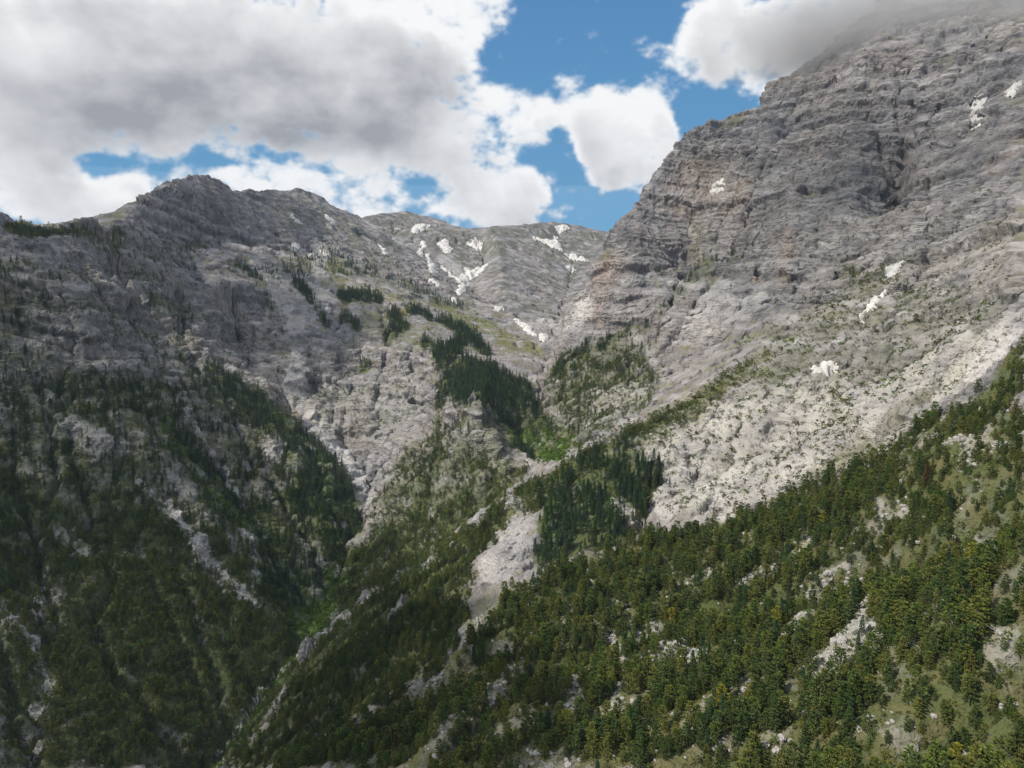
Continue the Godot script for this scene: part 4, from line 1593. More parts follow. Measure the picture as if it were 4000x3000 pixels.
# ground cover: kind, share, then ellipses on the land (x, z, half length, half width, degrees)
const COVER := [
	["pine", 0.95, 203,-288,15,4,111, 200,-290,16,5,107, 196,-290,15,5,106, 193,-291,16,5,108, 188,-291,17,6,110, 184,-291,16,6,108, 181,-295,18,6,107, 179,-298,19,5,105, 176,-303,20,5,107, 174,-307,20,6,107, 171,-312,22,6,107, 167,-318,22,6,107, 161,-325,24,7,107, 155,-329,25,7,106, 148,-332,26,7,106, 140,-334,23,8,104, 132,-336,24,8,103, 127,-342,25,8,103, 121,-347,26,8,102, 115,-350,24,8,102, 108,-352,23,8,100, 101,-354,24,8,100, 94,-356,23,8,99, 85,-356,22,8,98, 77,-357,20,8,95, 68,-358,20,8,94, 59,-356,20,9,94, 51,-355,20,9,93, 42,-353,20,9,92, 35,-348,17,9,90, 28,-344,14,8,86, 22,-341,12,8,85, 15,-337,11,8,83, 9,-334,11,8,81, 3,-330,11,8,81],
	["pine", 0.95, 184,-263,20,7,113, 179,-265,22,9,104, 173,-270,21,10,100, 167,-277,23,9,99, 160,-283,22,10,96, 153,-289,22,10,95, 146,-293,22,11,95, 138,-296,24,12,97, 129,-299,25,13,99, 120,-300,26,13,97, 112,-307,26,13,94, 104,-312,25,14,95, 95,-316,26,14,97, 86,-320,27,13,94, 75,-323,28,14,92, 65,-327,28,14,92, 57,-326,26,13,91, 49,-324,24,13,90, 40,-323,22,12,86, 32,-321,22,12,84, 24,-320,21,11,84, 16,-319,19,11,81],
	["pine", 0.9, 149,-211,36,8,120, 146,-213,37,10,118, 146,-229,45,10,113, 146,-250,39,11,112, 140,-257,39,12,112, 133,-263,36,13,112, 123,-267,36,12,108, 113,-270,37,12,105, 104,-275,37,13,103, 94,-280,35,13,103, 85,-278,36,13,103, 75,-278,33,13,99, 65,-278,33,12,97, 56,-278,31,12,94],
	["pine", 0.9, 125,-176,15,8,116, 119,-176,14,10,90, 112,-179,13,11,74, 105,-182,13,10,60, 98,-188,16,11,89, 91,-197,18,12,93, 84,-207,22,13,96, 77,-212,22,12,97, 69,-218,21,12,96, 61,-224,22,11,94, 52,-220,23,11,91, 44,-218,21,12,85, 42,-226,24,12,90, 40,-238,24,11,90, 38,-251,22,11,88, 35,-265,27,11,89, 32,-281,26,11,90, 29,-295,20,11,88, 24,-291,18,10,87, 18,-285,18,9,88, 13,-280,17,8,86, 8,-276,16,7,83],
	["pine", 0.9, 116,-164,12,7,97, 114,-168,12,8,79, 105,-175,13,7,-140, 95,-182,11,9,46, 89,-188,16,11,52, 80,-196,17,13,63, 73,-199,17,14,49, 66,-202,16,13,52, 59,-203,16,12,55, 51,-207,14,11,47, 44,-210,14,10,57, 36,-214,14,8,55, 29,-219,13,8,48, 22,-223,13,8,-136, 15,-227,14,8,48, 7,-232,16,9,64, -1,-239,19,9,65, -10,-246,23,9,66, -19,-254,19,9,59, -29,-264,23,10,62, -41,-278,34,10,69, -51,-285,32,10,66, -62,-291,28,9,61, -74,-300,28,9,60, -85,-310,29,9,58, -97,-320,28,9,60, -108,-331,23,9,62],
	["pine", 0.95, -21,-284,12,5,67, -26,-287,18,6,73, -32,-295,22,5,69, -38,-301,20,6,67, -43,-306,18,6,66, -49,-306,17,6,65, -54,-306,20,7,68, -59,-305,21,7,68, -64,-303,23,7,68],
	["pine", 1, -153,-475,46,12,55, -139,-471,48,14,56, -125,-469,47,16,57, -114,-474,55,19,61, -101,-474,52,19,63, -87,-473,46,18,63, -75,-475,42,17,64, -66,-476,39,15,63, -58,-480,36,15,65, -48,-482,31,13,66],
	["pine", 0.9, -136,-552,56,16,65, -120,-547,60,16,66, -105,-544,56,16,66, -89,-541,50,17,68, -78,-540,49,15,69, -64,-535,42,14,69, -53,-534,39,12,70, -47,-539,34,11,71, -41,-541,30,9,70, -35,-544,25,8,71, -31,-545,22,8,73, -26,-549,18,8,74, -22,-550,17,7,73, -17,-552,15,6,73],
	["pine", 0.95, -191,-488,46,9,50, -169,-467,37,9,49, -101,-325,35,11,58, -92,-321,31,13,65, -124,-448,30,13,55, -110,-449,28,13,56],
	["pine", 0.85, -126,-738,61,25,70, -110,-749,47,22,67, -92,-755,38,19,61, -79,-748,42,18,68, -67,-749,28,15,56, -55,-745,32,16,70, -45,-746,26,14,62, -34,-747,23,13,65, -25,-748,21,12,71, -18,-748,21,11,73, -12,-745,30,9,76, -5,-743,29,9,75],
	["pine", 0.6, -112,-816,34,14,53, -102,-818,39,14,59, -43,-430,675,7,84, -79,-815,38,11,57, -63,-799,29,13,46, -49,-789,29,18,50, -34,-779,35,20,60],
	["pine", 1, -361,-663,54,39,52, -337,-632,57,46,58, -315,-603,61,51,58, -302,-546,48,44,128, -307,-518,36,24,157],
	["pine", 1, -276,-649,33,30,66, -263,-631,31,30,78, -252,-614,29,29,150, -240,-597,34,28,49, -242,-581,31,24,-138, -245,-567,32,21,51, -246,-552,34,19,57],
	["pine", 0.95, -414,-570,26,14,61, -404,-555,22,13,51, -396,-540,22,13,49, -386,-525,23,12,55, -378,-512,23,11,58, -368,-498,23,12,60, -362,-491,21,12,64],
	["pine", 0.9, -416,-682,34,21,-136, -403,-692,36,23,49, -389,-701,36,25,-136, -375,-711,36,27,-135, -360,-704,31,25,56, -345,-697,28,23,57, -330,-690,26,21,-140, -316,-683,21,18,-165],
	["pine", 0.7, -479,-674,34,17,62, -480,-695,32,23,-137, -473,-713,33,22,-152, -465,-729,33,26,-144, -452,-737,29,24,-147, -438,-744,26,20,-159, -423,-750,25,19,-147, -407,-739,22,16,-154, -393,-728,20,15,-148],
	["pine", 0.55, -520,-755,30,28,-145, -497,-768,38,28,-154, -468,-780,40,30,-155, -451,-775,32,27,-167, -434,-773,28,23,154, -418,-772,27,22,-162, -401,-768,26,20,-144],
	["pine", 0.5, -332,-720,24,17,61, -319,-708,24,16,66, -309,-700,19,15,99, -299,-692,18,16,82, -289,-683,19,15,51, -283,-693,20,16,52, -278,-705,23,16,79, -276,-724,34,14,87, -275,-749,39,14,86],
	["pine", 0.5, -544,-790,25,21,118, -530,-801,24,22,108, -516,-810,27,22,-150, -498,-817,28,22,-146, -481,-826,28,22,68, -467,-833,33,21,69, -454,-839,35,20,69, -441,-849,31,19,70, -427,-857,27,18,79],
	["pine", 0.12, -530,-848,54,44,118, -507,-875,85,46,84, -485,-904,97,42,80, -466,-943,113,48,77, -497,-918,104,40,78, -526,-894,96,43,79, -555,-875,71,45,88, -578,-871,68,40,68],
	["pine", 0.5, -650,-947,9,5,67, -646,-949,8,5,62, -642,-951,9,4,66, -639,-953,9,4,66, -635,-955,11,4,63, -632,-957,13,4,64, -630,-963,11,4,68, -629,-970,7,4,77, -626,-975,7,5,70, -623,-982,10,4,70, -620,-987,8,5,64, -616,-991,5,4,123, -614,-998,9,3,86, -613,-1001,10,3,79, -613,-1007,9,4,84, -612,-1013,8,3,95, -610,-1017,6,3,95, -609,-1020,6,3,106, -607,-1024,5,3,125, -603,-1028,5,3,119, -602,-1037,9,3,87, -601,-1047,10,3,86, -600,-1056,7,3,94, -602,-1073,12,3,66, -609,-1097,16,5,65],
	["pine", 0.16, -582,-1119,100,28,77, -594,-1193,133,27,75, -619,-1316,147,32,75, -625,-1401,102,37,83, -618,-1465,77,32,98],
	["fir", 0.95, -401,-958,32,14,79, -390,-954,34,15,77, -379,-949,32,14,84, -368,-947,28,15,93, -358,-945,27,15,93, -346,-944,26,16,93, -333,-940,31,19,84, -319,-935,37,20,79, -305,-928,38,19,87, -293,-924,42,18,91, -282,-918,45,20,86, -269,-910,44,21,85, -254,-896,37,22,92, -239,-883,32,24,84, -224,-869,29,24,105, -211,-852,33,21,101, -198,-831,33,22,85],
	["fir", 0.9, -263,-849,29,25,91, -250,-835,34,26,75, -238,-820,35,26,71, -225,-806,34,27,82, -217,-796,27,22,97, -210,-789,23,17,102, -203,-781,19,13,96],
	["fir", 0.8, -417,-835,12,10,122, -408,-832,15,11,87, -400,-828,20,10,85, -392,-826,24,10,87, -385,-826,24,9,89, -378,-827,24,10,86, -371,-826,28,10,86, -363,-827,31,10,86, -356,-827,32,11,82, -346,-823,32,13,80, -336,-819,30,14,82, -327,-816,28,13,87, -319,-813,27,15,83, -307,-806,27,16,78, -296,-798,30,16,78, -284,-788,31,17,78, -274,-780,28,17,79, -263,-772,25,19,71, -250,-759,24,19,78, -238,-748,26,21,84, -227,-737,28,21,95, -221,-727,25,18,92, -214,-714,25,16,79, -207,-698,29,12,69],
	["fir", 0.8, -242,-707,39,18,91, -234,-700,34,15,93, -225,-694,29,14,92, -217,-685,26,14,84],
	["fir", 0.6, -543,-805,17,10,137, -531,-814,18,10,139, -519,-822,19,13,168, -169,-278,668,3,59, -493,-831,18,16,132, -483,-838,19,14,118, -473,-846,18,13,107, -464,-855,18,12,96, -455,-863,14,13,101, -444,-870,17,12,73],
	["fir", 0.55, -566,-800,13,9,146, -560,-792,15,13,71, -552,-782,22,15,57, -543,-770,21,16,62, -535,-759,20,17,53, -527,-750,21,17,-141, -520,-739,23,18,-150],
	["fir", 0.9, -194,-1350,24,8,91, -186,-1356,30,8,89, -177,-1364,24,8,93, -168,-1369,25,9,89, -158,-1347,29,10,83, -23,-215,8,3,86, -135,-1345,30,10,84, -127,-1339,33,11,88, -117,-1315,44,11,83, -106,-1287,31,12,89, -97,-1286,35,12,91, -88,-1269,44,12,88, -80,-1257,41,12,85, -71,-1241,33,13,89, -63,-1218,45,12,89, -56,-1182,39,12,89, -48,-1160,36,12,88, -42,-1140,30,11,87],
	["fir", 0.95, -83,-1203,43,14,87, -89,-1174,49,15,87, -93,-1124,50,16,86, -98,-1103,49,16,82, -103,-1089,49,16,82, -108,-1101,44,13,82, -115,-1112,37,14,84, -18,-167,7,3,79, -19,-167,7,3,77, -140,-1141,25,9,81],
	["fir", 0.95, -66,-1043,37,16,80, -74,-1028,36,15,76, -82,-1015,40,15,77, -90,-1003,41,14,75, -78,-997,46,15,78, -67,-990,51,14,80, -54,-976,54,15,81, -41,-962,51,16,87],
	["fir", 1, -67,-942,47,13,80, -51,-896,58,13,80, -40,-870,38,13,94, -31,-887,52,14,98, -22,-903,52,15,101, -10,-898,45,16,104, 3,-889,38,18,108, 12,-873,34,19,103, 20,-851,44,20,89],
	["fir", 0.9, -52,-1038,38,13,86, -40,-1016,42,13,88, -28,-1009,42,12,93, -17,-1000,37,12,95, -7,-992,29,13,94, 6,-984,29,14,94, 16,-972,34,12,92, 8,-984,26,14,94, -2,-989,29,14,95, -12,-995,34,12,93],
	["fir", 0.9, -322,-1353,46,10,80, -310,-1334,44,13,79, -308,-1373,36,12,79, -300,-1374,38,12,82, -293,-1388,37,12,83, -286,-1397,39,11,82, -279,-1393,35,11,81, -271,-1387,28,10,84, -264,-1386,27,9,81, -257,-1380,25,8,77],
	["fir", 0.85, -295,-1251,25,8,80, -287,-1236,20,10,77, -36,-157,13,3,77, -271,-1219,24,6,79, -267,-1208,20,8,80, -38,-177,3,3,0],
	["fir", 0.8, -217,-1300,40,12,87, -201,-1254,43,12,82, -189,-1229,31,12,86, -195,-1218,34,11,83, -199,-1194,36,11,82, -204,-1178,28,10,77],
	["fir", 0.9, -407,-1361,31,11,81, -399,-1351,31,10,80, -390,-1336,35,10,79, -380,-1320,35,9,77, -364,-1282,29,9,79, -355,-1265,22,8,75, -348,-1255,14,7,73, -342,-1246,13,7,79, -337,-1239,13,7,82, -332,-1232,13,6,80, -326,-1221,15,6,78, -320,-1212,14,5,85, -314,-1199,16,5,66],
	["fir", 0.7, -229,-1090,20,11,68],
	["fir", 0.5, -515,-1022,15,8,83, -510,-1024,13,8,86, -505,-1028,14,7,89, -502,-1034,20,5,85, -500,-1044,26,4,80, -500,-1059,24,5,80, -496,-1064,17,7,82, -491,-1061,20,7,75, -486,-1059,15,9,67, -479,-1055,11,8,50],
	["fir", 0.5, -514,-1355,27,9,73, -506,-1349,28,9,74, -498,-1344,29,8,75, -490,-1338,32,8,74, -480,-1325,25,8,75, -473,-1321,24,8,78, -462,-1303,30,7,74, -448,-1273,18,8,63, -441,-1263,14,7,76, -421,-1216,10,7,111, -416,-1212,8,6,164, -412,-1206,11,8,64, -406,-1197,14,8,71],
	["fir", 0.3, -475,-1345,44,14,75, -464,-1372,52,15,74, -451,-1396,55,18,77, -443,-1437,72,20,78, -434,-1482,90,21,78, -424,-1526,79,25,78, -407,-1552,75,27,81, -392,-1559,72,25,82, -377,-1565,77,22,81, -362,-1564,66,22,81, -346,-1573,66,21,84, -330,-1579,56,20,85, -315,-1587,48,19,84],
	["fir", 0.25, -264,-1590,46,19,87, -250,-1590,50,20,84, -235,-1586,52,19,86, -222,-1584,42,18,88, -201,-1551,75,19,85, -189,-1567,73,19,88, -174,-1532,76,18,87, -157,-1521,56,15,88, -146,-1528,44,15,91, -133,-1537,39,15,94, -119,-1541,37,14,91, -106,-1541,38,14,89],
	["fir", 0.95, 52,-582,19,11,71, 56,-566,21,13,71, 60,-552,23,15,79, 56,-534,26,15,85, 53,-515,24,15,92, 46,-509,21,13,92, 40,-502,13,12,60, 34,-499,11,10,-138],
	["fir", 1, 90,-576,19,13,80, 97,-565,17,12,83, 105,-557,14,11,122, 97,-550,14,11,93, 89,-543,17,11,94, 80,-536,17,9,91, 84,-532,15,9,99, 88,-528,14,8,103, 92,-526,13,7,106, 96,-524,12,6,117],
	["fir", 0.8, 26,-518,8,6,83, 26,-512,9,5,65, 26,-507,10,4,67, 27,-500,12,5,76, 27,-495,9,6,74, 21,-366,8,4,83, 21,-362,9,5,86, 26,-364,7,5,96, 39,-493,7,4,169, 45,-496,8,5,161, 53,-499,9,7,168, 59,-504,11,9,128, 66,-508,12,9,85],
	["fir", 0.7, 61,-987,24,9,83, 68,-989,22,9,82, 74,-989,24,8,80, 81,-989,21,8,79, 87,-990,20,8,77, 93,-989,20,7,77, 99,-987,20,6,76, 104,-984,20,7,76, 17,-156,8,3,92, 23,-193,13,3,100, 124,-979,12,5,51, 131,-976,11,5,48, 138,-975,8,6,-159, 147,-977,8,7,60, 156,-980,7,5,-179, 164,-979,7,3,-152, 172,-974,9,3,56, 179,-965,7,3,48],
	["fir", 0.5, 82,-926,24,10,80, 87,-914,24,9,82, 92,-902,26,8,85, 12,-109,3,3,108, 103,-861,29,7,87, 108,-842,23,8,87, 103,-838,22,7,87, 98,-836,25,6,81, 10,-93,14,3,94, 88,-830,31,7,85, 84,-823,32,8,88],
	["fir", 0.4, 197,-961,10,6,75, 206,-967,13,7,96, 218,-983,13,7,112, 228,-991,15,8,84, 237,-993,12,6,68, 246,-998,14,8,84, 255,-1000,16,7,81, 260,-1000,18,9,94, 266,-1001,21,8,97, 272,-1006,22,8,96, 278,-1009,22,8,95, 284,-1012,19,8,95],
	["fir", 0.5, -119,-864,24,4,60, -111,-856,21,4,54, -106,-852,16,5,46, -14,-118,33,3,83, -94,-858,24,9,68, -10,-88,30,3,82, -101,-846,16,5,-136, -104,-844,19,6,55, -108,-843,25,7,64, -111,-834,27,9,70, -113,-825,22,9,66],
	["fir", 0.5, -17,-145,64,3,83, -9,-83,3,3,84, -103,-963,22,5,76, -101,-964,24,6,73, -97,-962,27,7,75, -92,-962,32,7,77],
	["bush", 0.8, 62,-176,16,3,109, 233,-684,15,4,107, 227,-681,15,4,101, 220,-679,13,5,101, 213,-675,13,5,107, 205,-668,15,5,109, 197,-659,14,6,107, 190,-656,12,5,95, 183,-652,14,6,101, 176,-645,11,6,103, 169,-639,10,6,98, 161,-633,14,6,104, 155,-627,13,6,105, 149,-625,12,5,99, 25,-108,66,3,103, 137,-622,10,5,98, 131,-620,11,6,100, 125,-617,12,6,107, 120,-614,9,6,94, 115,-613,10,6,85, 110,-612,12,6,97, 105,-610,12,6,99, 100,-607,12,7,102, 94,-605,12,7,103, 90,-602,11,6,98, 84,-600,8,5,52, 15,-112,54,3,97, 72,-599,7,6,-137, 65,-597,7,7,93, 59,-595,9,7,95, 53,-594,10,6,71, 48,-594,10,5,66, 44,-595,10,5,68, 39,-594,10,5,69, 35,-593,14,5,80, 30,-592,21,5,85, 26,-585,14,5,86],
	["bush", 0.7, 18,-581,8,4,75, 11,-579,7,4,86, 6,-574,10,4,82, -1,-569,5,4,-144, -6,-568,9,3,68, -12,-569,11,4,78, -17,-565,9,4,73, -21,-566,10,4,70, -25,-567,9,4,69, -28,-567,10,4,73, -32,-566,9,4,73, -36,-565,10,5,78, -40,-564,9,4,65],
	["bush", 0.95, 259,-559,7,5,96, 257,-555,12,5,97, 252,-542,25,5,107, 246,-528,18,6,111, 241,-515,24,6,108, 83,-173,347,3,116, 223,-464,21,7,105],
	["bush", 0.8, 377,-794,16,5,92, 372,-769,22,6,111, 370,-757,22,5,110, 368,-744,23,5,110, 372,-758,20,5,108, 376,-777,21,4,107, 378,-790,11,3,91, 378,-798,12,4,100, 380,-812,14,3,108, 393,-852,5,3,173],
	["bush", 0.9, 208,-358,14,4,108, 206,-362,14,6,116, 201,-360,17,6,118, 194,-353,26,6,115, 202,-377,42,5,115, 218,-432,16,5,95, 214,-437,15,7,108, 211,-437,14,7,110, 208,-440,17,6,103, 205,-442,15,5,102, 203,-446,14,4,100],
	["bush", 0.6, 267,-469,9,4,105, 265,-470,7,3,106, 263,-473,11,3,112, 268,-490,15,3,114, 263,-468,10,3,105, 264,-460,14,3,105, 263,-449,17,4,108, 264,-443,13,5,108, 260,-426,30,5,115, 252,-400,17,5,114, 249,-404,21,5,113, 247,-409,19,5,107, 245,-415,22,5,113, 242,-416,25,6,112],
	["bush", 0.8, 166,-549,4,4,-158, 167,-548,4,3,165, 169,-548,4,3,147, 171,-548,4,3,146, 173,-549,3,3,152, 175,-549,3,3,-180, 176,-549,3,3,72],
	["bush", 0.5, 141,-552,6,4,142, 138,-549,6,4,135, 135,-545,7,4,101, 132,-542,6,4,95, 128,-539,7,4,105, 125,-533,9,4,104, 121,-528,11,4,101, 124,-523,15,5,99, 126,-519,16,5,98, 128,-515,15,6,97, 131,-511,16,7,98, 134,-508,16,8,97, 137,-507,16,9,106, 133,-504,14,8,102, 129,-500,12,7,90, 125,-498,10,6,89, 121,-497,9,5,83, 118,-496,8,3,75],
	["bush", 0.45, 133,-586,36,25,93, 155,-591,47,28,97, 174,-595,57,30,97, 194,-595,72,33,98, 212,-594,82,35,99, 230,-589,97,38,102, 265,-636,125,37,104, 305,-673,137,41,107, 277,-641,107,38,103, 253,-615,88,35,103, 231,-590,79,31,101, 209,-567,67,29,99, 191,-547,59,26,97, 173,-528,54,23,96, 193,-526,65,23,98, 210,-522,75,23,101, 228,-519,86,22,104, 244,-512,100,22,106, 259,-504,106,22,109, 270,-492,108,22,111, 274,-466,104,19,114, 286,-459,94,16,117, 293,-450,85,14,118, 334,-556,92,20,111, 342,-619,117,31,112, 343,-667,136,39,109],
	["bush", 0.3, 281,-764,21,9,102, 275,-762,21,7,105, 58,-167,5,3,107, 263,-774,23,8,96, 257,-775,29,8,98, 249,-773,27,9,105],
	["bush", 0.4, 172,-840,44,13,93, 162,-850,45,15,92, 150,-859,53,16,92, 138,-867,59,17,92, 126,-873,64,18,92, 114,-881,66,20,90, 124,-898,60,18,90, 133,-916,52,16,88, 141,-929,44,15,85, 150,-939,37,14,82, 138,-935,39,14,86, 127,-926,42,15,89, 111,-917,43,16,89, 97,-910,42,15,84, 84,-904,43,13,85, 73,-898,43,13,81, 82,-878,43,12,83, 91,-856,43,12,83, 101,-826,43,12,84, 109,-804,42,12,87, 116,-787,38,12,85],
	["bush", 0.2, -31,-823,41,26,114, -43,-797,33,23,-144, -55,-780,40,20,51, -41,-776,38,21,55, -27,-772,40,20,68, -13,-769,43,20,77, 1,-769,49,19,86],
	["bush", 0.3, 471,-711,14,4,110, 468,-712,15,4,113, 466,-714,16,4,114, 464,-715,16,4,114, 463,-719,11,3,110, 461,-721,12,4,119, 455,-713,14,3,111, 457,-722,12,3,110, 456,-725,7,3,103, 454,-727,7,3,106, 453,-730,7,3,103, 451,-731,6,3,101, 449,-733,5,3,100],
	["bush", 0.1, 327,-1049,136,69,79, 375,-998,137,67,87, 423,-956,129,73,97, 463,-917,153,65,103],
	["bush", 0.08, -175,-1041,78,46,67, -211,-1049,67,46,63, -245,-1049,60,43,64, -280,-1041,50,41,70, -310,-1033,44,34,85, -336,-1062,73,42,75, -370,-1102,86,49,66, -401,-1130,82,54,79, -433,-1159,119,52,85, -465,-1181,169,65,76],
	["bush", 0.4, -270,-1007,13,12,87, -274,-1014,16,11,86, -279,-1023,18,11,76, -285,-1034,21,10,68, -290,-1044,18,9,61, -295,-1051,10,9,66, -269,-1042,11,9,79, -245,-1033,13,7,68, -219,-1019,12,8,54, -196,-1014,12,7,65, -170,-996,15,7,78, -146,-979,17,7,74],
	["bush", 0.25, -565,-967,129,38,76, -545,-1002,143,42,75, -521,-1027,127,50,74, -489,-1046,123,53,78, -456,-1075,125,49,85],
	["leaf", 1, 24,-855,15,7,66, 32,-819,32,8,92, 36,-806,32,10,88, 42,-774,35,10,88, 46,-744,26,10,90, 49,-746,28,9,95, 53,-753,25,8,93, 55,-755,25,7,92, 57,-768,21,6,90, 60,-770,12,5,78, 63,-770,9,3,71],
	["leaf", 0.5, 0,-840,20,10,107, 12,-878,16,8,78, 18,-877,17,8,70, 26,-876,17,8,71, 33,-874,16,8,74, 41,-873,17,7,75, 48,-869,19,6,79, 53,-852,17,6,75, 57,-833,19,7,84, 61,-813,21,6,83, 65,-797,17,6,83, 68,-765,16,6,84, 71,-741,18,6,102],
	["leaf", 1, -193,-782,8,4,86, -193,-776,10,5,81, -193,-769,11,5,85, -192,-763,9,5,83, -192,-758,7,5,83, -193,-754,6,5,117, -193,-751,6,5,107, -193,-746,12,5,74, -192,-739,16,6,72, -192,-732,18,6,69, -188,-715,14,5,78, -188,-709,11,5,61, -189,-706,14,5,61, -190,-701,16,6,63, -190,-693,19,6,65, -190,-686,20,5,63, -190,-679,19,5,64, -189,-671,14,6,67, -193,-669,15,6,61, -197,-667,16,6,63, -200,-665,14,6,59, -204,-663,11,6,53, -208,-667,9,6,60, -212,-671,9,6,73, -216,-674,9,5,80, -220,-677,9,5,86, -224,-679,8,4,93],
	["leaf", 0.8, -410,-820,5,3,52, -403,-815,6,3,56, -397,-811,5,4,81, -392,-809,5,3,98, -388,-808,5,3,108, -384,-809,5,3,124, -379,-810,6,3,86, -375,-809,5,4,103, -370,-807,5,4,109, -365,-806,4,3,141, -361,-805,4,3,156, -356,-804,7,4,87, -351,-803,10,4,79, -344,-793,19,4,70, -338,-785,11,3,76, -333,-784,9,4,81, -329,-783,10,4,84, -325,-781,9,3,85, -322,-782,10,3,87, -319,-784,10,3,89, -315,-785,10,4,86, -310,-784,11,4,83, -305,-782,13,4,79, -300,-779,12,4,79, -294,-775,13,4,75],
	["leaf", 0.8, -195,-618,8,3,65, -200,-613,7,3,53, -204,-608,7,3,50, -207,-602,7,3,54, -209,-596,6,3,59, -212,-588,7,3,56, -216,-584,8,3,58, -215,-567,4,3,45, -222,-565,4,3,-152, -230,-568,5,3,-143, -227,-545,5,3,-136, -233,-545,3,3,60, -226,-515,6,3,55],
	["leaf", 0.6, 50,-562,4,3,101, 55,-562,3,3,70, 60,-561,3,3,-146, 65,-557,7,3,79, 69,-553,5,3,78, 74,-551,4,3,-161, 79,-552,5,3,100, 79,-546,10,3,94, 78,-537,7,3,88, 79,-534,4,3,73, 79,-531,4,3,70, 79,-528,3,3,76],
	["leaf", 0.5, -438,-682,13,6,-137, -423,-651,12,6,62, -414,-630,7,4,101, -401,-606,15,5,46, -395,-589,12,3,-142, -382,-564,8,4,51, -374,-548,6,3,-154],
	["leaf", 0.4, -31,-91,3,3,59, -315,-942,26,11,78, -300,-934,24,8,90, -287,-931,24,9,89, -272,-920,28,10,81, -257,-908,18,10,91, -243,-898,18,11,78, -252,-895,13,10,91, -259,-888,15,7,106, -267,-880,11,6,127, -275,-875,8,6,160, -285,-875,10,6,-153, -294,-875,7,5,169],
	["leaf", 0.5, 169,-256,3,3,70, 167,-255,3,3,-151, 166,-254,3,3,-150, 166,-253,3,3,-152, 165,-252,3,3,-152, 164,-252,3,3,-150, 163,-251,3,3,-159],
	["leaf", 0.4, -1,-293,3,3,63, -2,-293,3,3,90, -4,-292,4,3,77, -6,-291,5,3,79, -8,-290,6,3,80, -10,-289,6,3,79, -11,-287,6,3,77],
	["leaf", 0.5, 32,-508,8,4,73],
	["grass", 1, -164,-1519,15,4,102, -153,-1526,10,5,95, -144,-1524,17,6,94, -134,-1516,29,7,87, -122,-1493,20,7,86, -111,-1477,17,9,91, -101,-1455,32,8,89, -90,-1441,27,9,88, -79,-1408,24,8,87, -69,-1402,22,8,91, -60,-1401,24,8,94, -51,-1396,32,8,92, -41,-1360,19,8,92, -34,-1359,25,9,94, -26,-1354,26,10,92, -18,-1347,32,9,95, -12,-1335,30,9,92, -5,-1314,33,11,90, 4,-1289,30,10,98, 12,-1288,34,9,92, 18,-1243,28,9,87, 25,-1225,14,7,103, 32,-1225,15,6,99, 40,-1221,13,6,85, 47,-1206,16,4,80],
	["grass", 0.8, -382,-1535,56,19,80, -372,-1518,55,17,81, -360,-1497,48,15,78, -347,-1459,48,11,78, -351,-1444,43,12,79, -354,-1430,31,11,80, -358,-1418,30,11,86, -363,-1405,29,9,84, -367,-1394,27,10,82],
	["grass", 0.6, -221,-1579,21,10,85],
	["grass", 0.7, 163,-2686,57,16,97, 185,-2748,54,18,100, 204,-2773,59,19,94, 223,-2787,60,21,94, 242,-2805,67,22,96, 263,-2837,77,23,97, 283,-2856,83,24,96, 295,-2838,78,23,97, 308,-2828,68,22,101, 324,-2820,65,24,100, 338,-2822,61,19,103, 341,-2793,74,13,101, 303,-2796,59,19,102, 258,-2780,48,20,94, 215,-2803,54,19,93, 171,-2807,47,14,108, 122,-2741,49,17,99, 78,-2716,38,14,104, 105,-2677,68,16,96, 131,-2613,39,16,99, 154,-2543,59,15,92, 179,-2504,53,15,100, 203,-2469,47,14,99, 221,-2368,47,14,93, 213,-2346,44,15,93, 203,-2312,52,15,91, 194,-2275,50,16,90, 187,-2253,58,16,91, 175,-2181,50,16,99],
	["grass", 0.5, -405,-2788,194,68,85, -384,-2755,207,63,82, -359,-2721,184,56,83, -331,-2675,153,52,84, -302,-2627,126,44,79, -276,-2571,118,39,87, -253,-2536,104,32,83, -225,-2542,98,31,89, -197,-2570,91,29,90, -168,-2590,83,29,89, -138,-2604,67,27,83, -109,-2566,95,19,78, -72,-2447,79,18,80, -54,-2332,81,18,83, -42,-2265,63,21,90, -30,-2222,70,21,87, -20,-2151,60,17,92, -7,-2133,60,19,100, 4,-2072,64,19,94, 31,-2068,60,16,96, 56,-2049,51,16,96, 88,-2095,58,14,101, 114,-2085,47,15,95, 141,-2076,44,13,98, 166,-2071,43,13,94],
	["grass", 0.6, 345,-1195,8,5,151, 350,-1196,8,6,152, 355,-1197,7,6,90, 360,-1197,8,6,103, 365,-1197,9,6,108, 370,-1199,11,6,112, 376,-1200,12,5,100],
	["grass", 0.5, -555,-1898,53,18,83, -539,-1893,67,17,82, -524,-1886,69,18,82, -508,-1874,62,18,82, -493,-1871,56,17,82, -480,-1877,58,17,87, -466,-1883,65,17,86, -452,-1879,67,18,81, -437,-1857,78,19,81, -421,-1839,68,21,84, -406,-1826,70,18,87, -394,-1820,69,18,86, -378,-1795,61,21,83],
	["grass", 0.6, -306,-1363,59,17,81, -282,-1327,65,17,82, -263,-1305,50,18,83, -246,-1301,61,19,84, -228,-1286,72,20,82, -209,-1260,74,22,82, -190,-1229,71,22,82, -178,-1206,60,19,81, -166,-1193,56,18,83, -18,-143,22,3,86, -141,-1153,39,14,84, -158,-1163,38,14,80, -174,-1179,47,14,82, -191,-1188,44,14,84, -208,-1197,47,15,81, -224,-1199,50,15,82, -243,-1214,57,15,76],
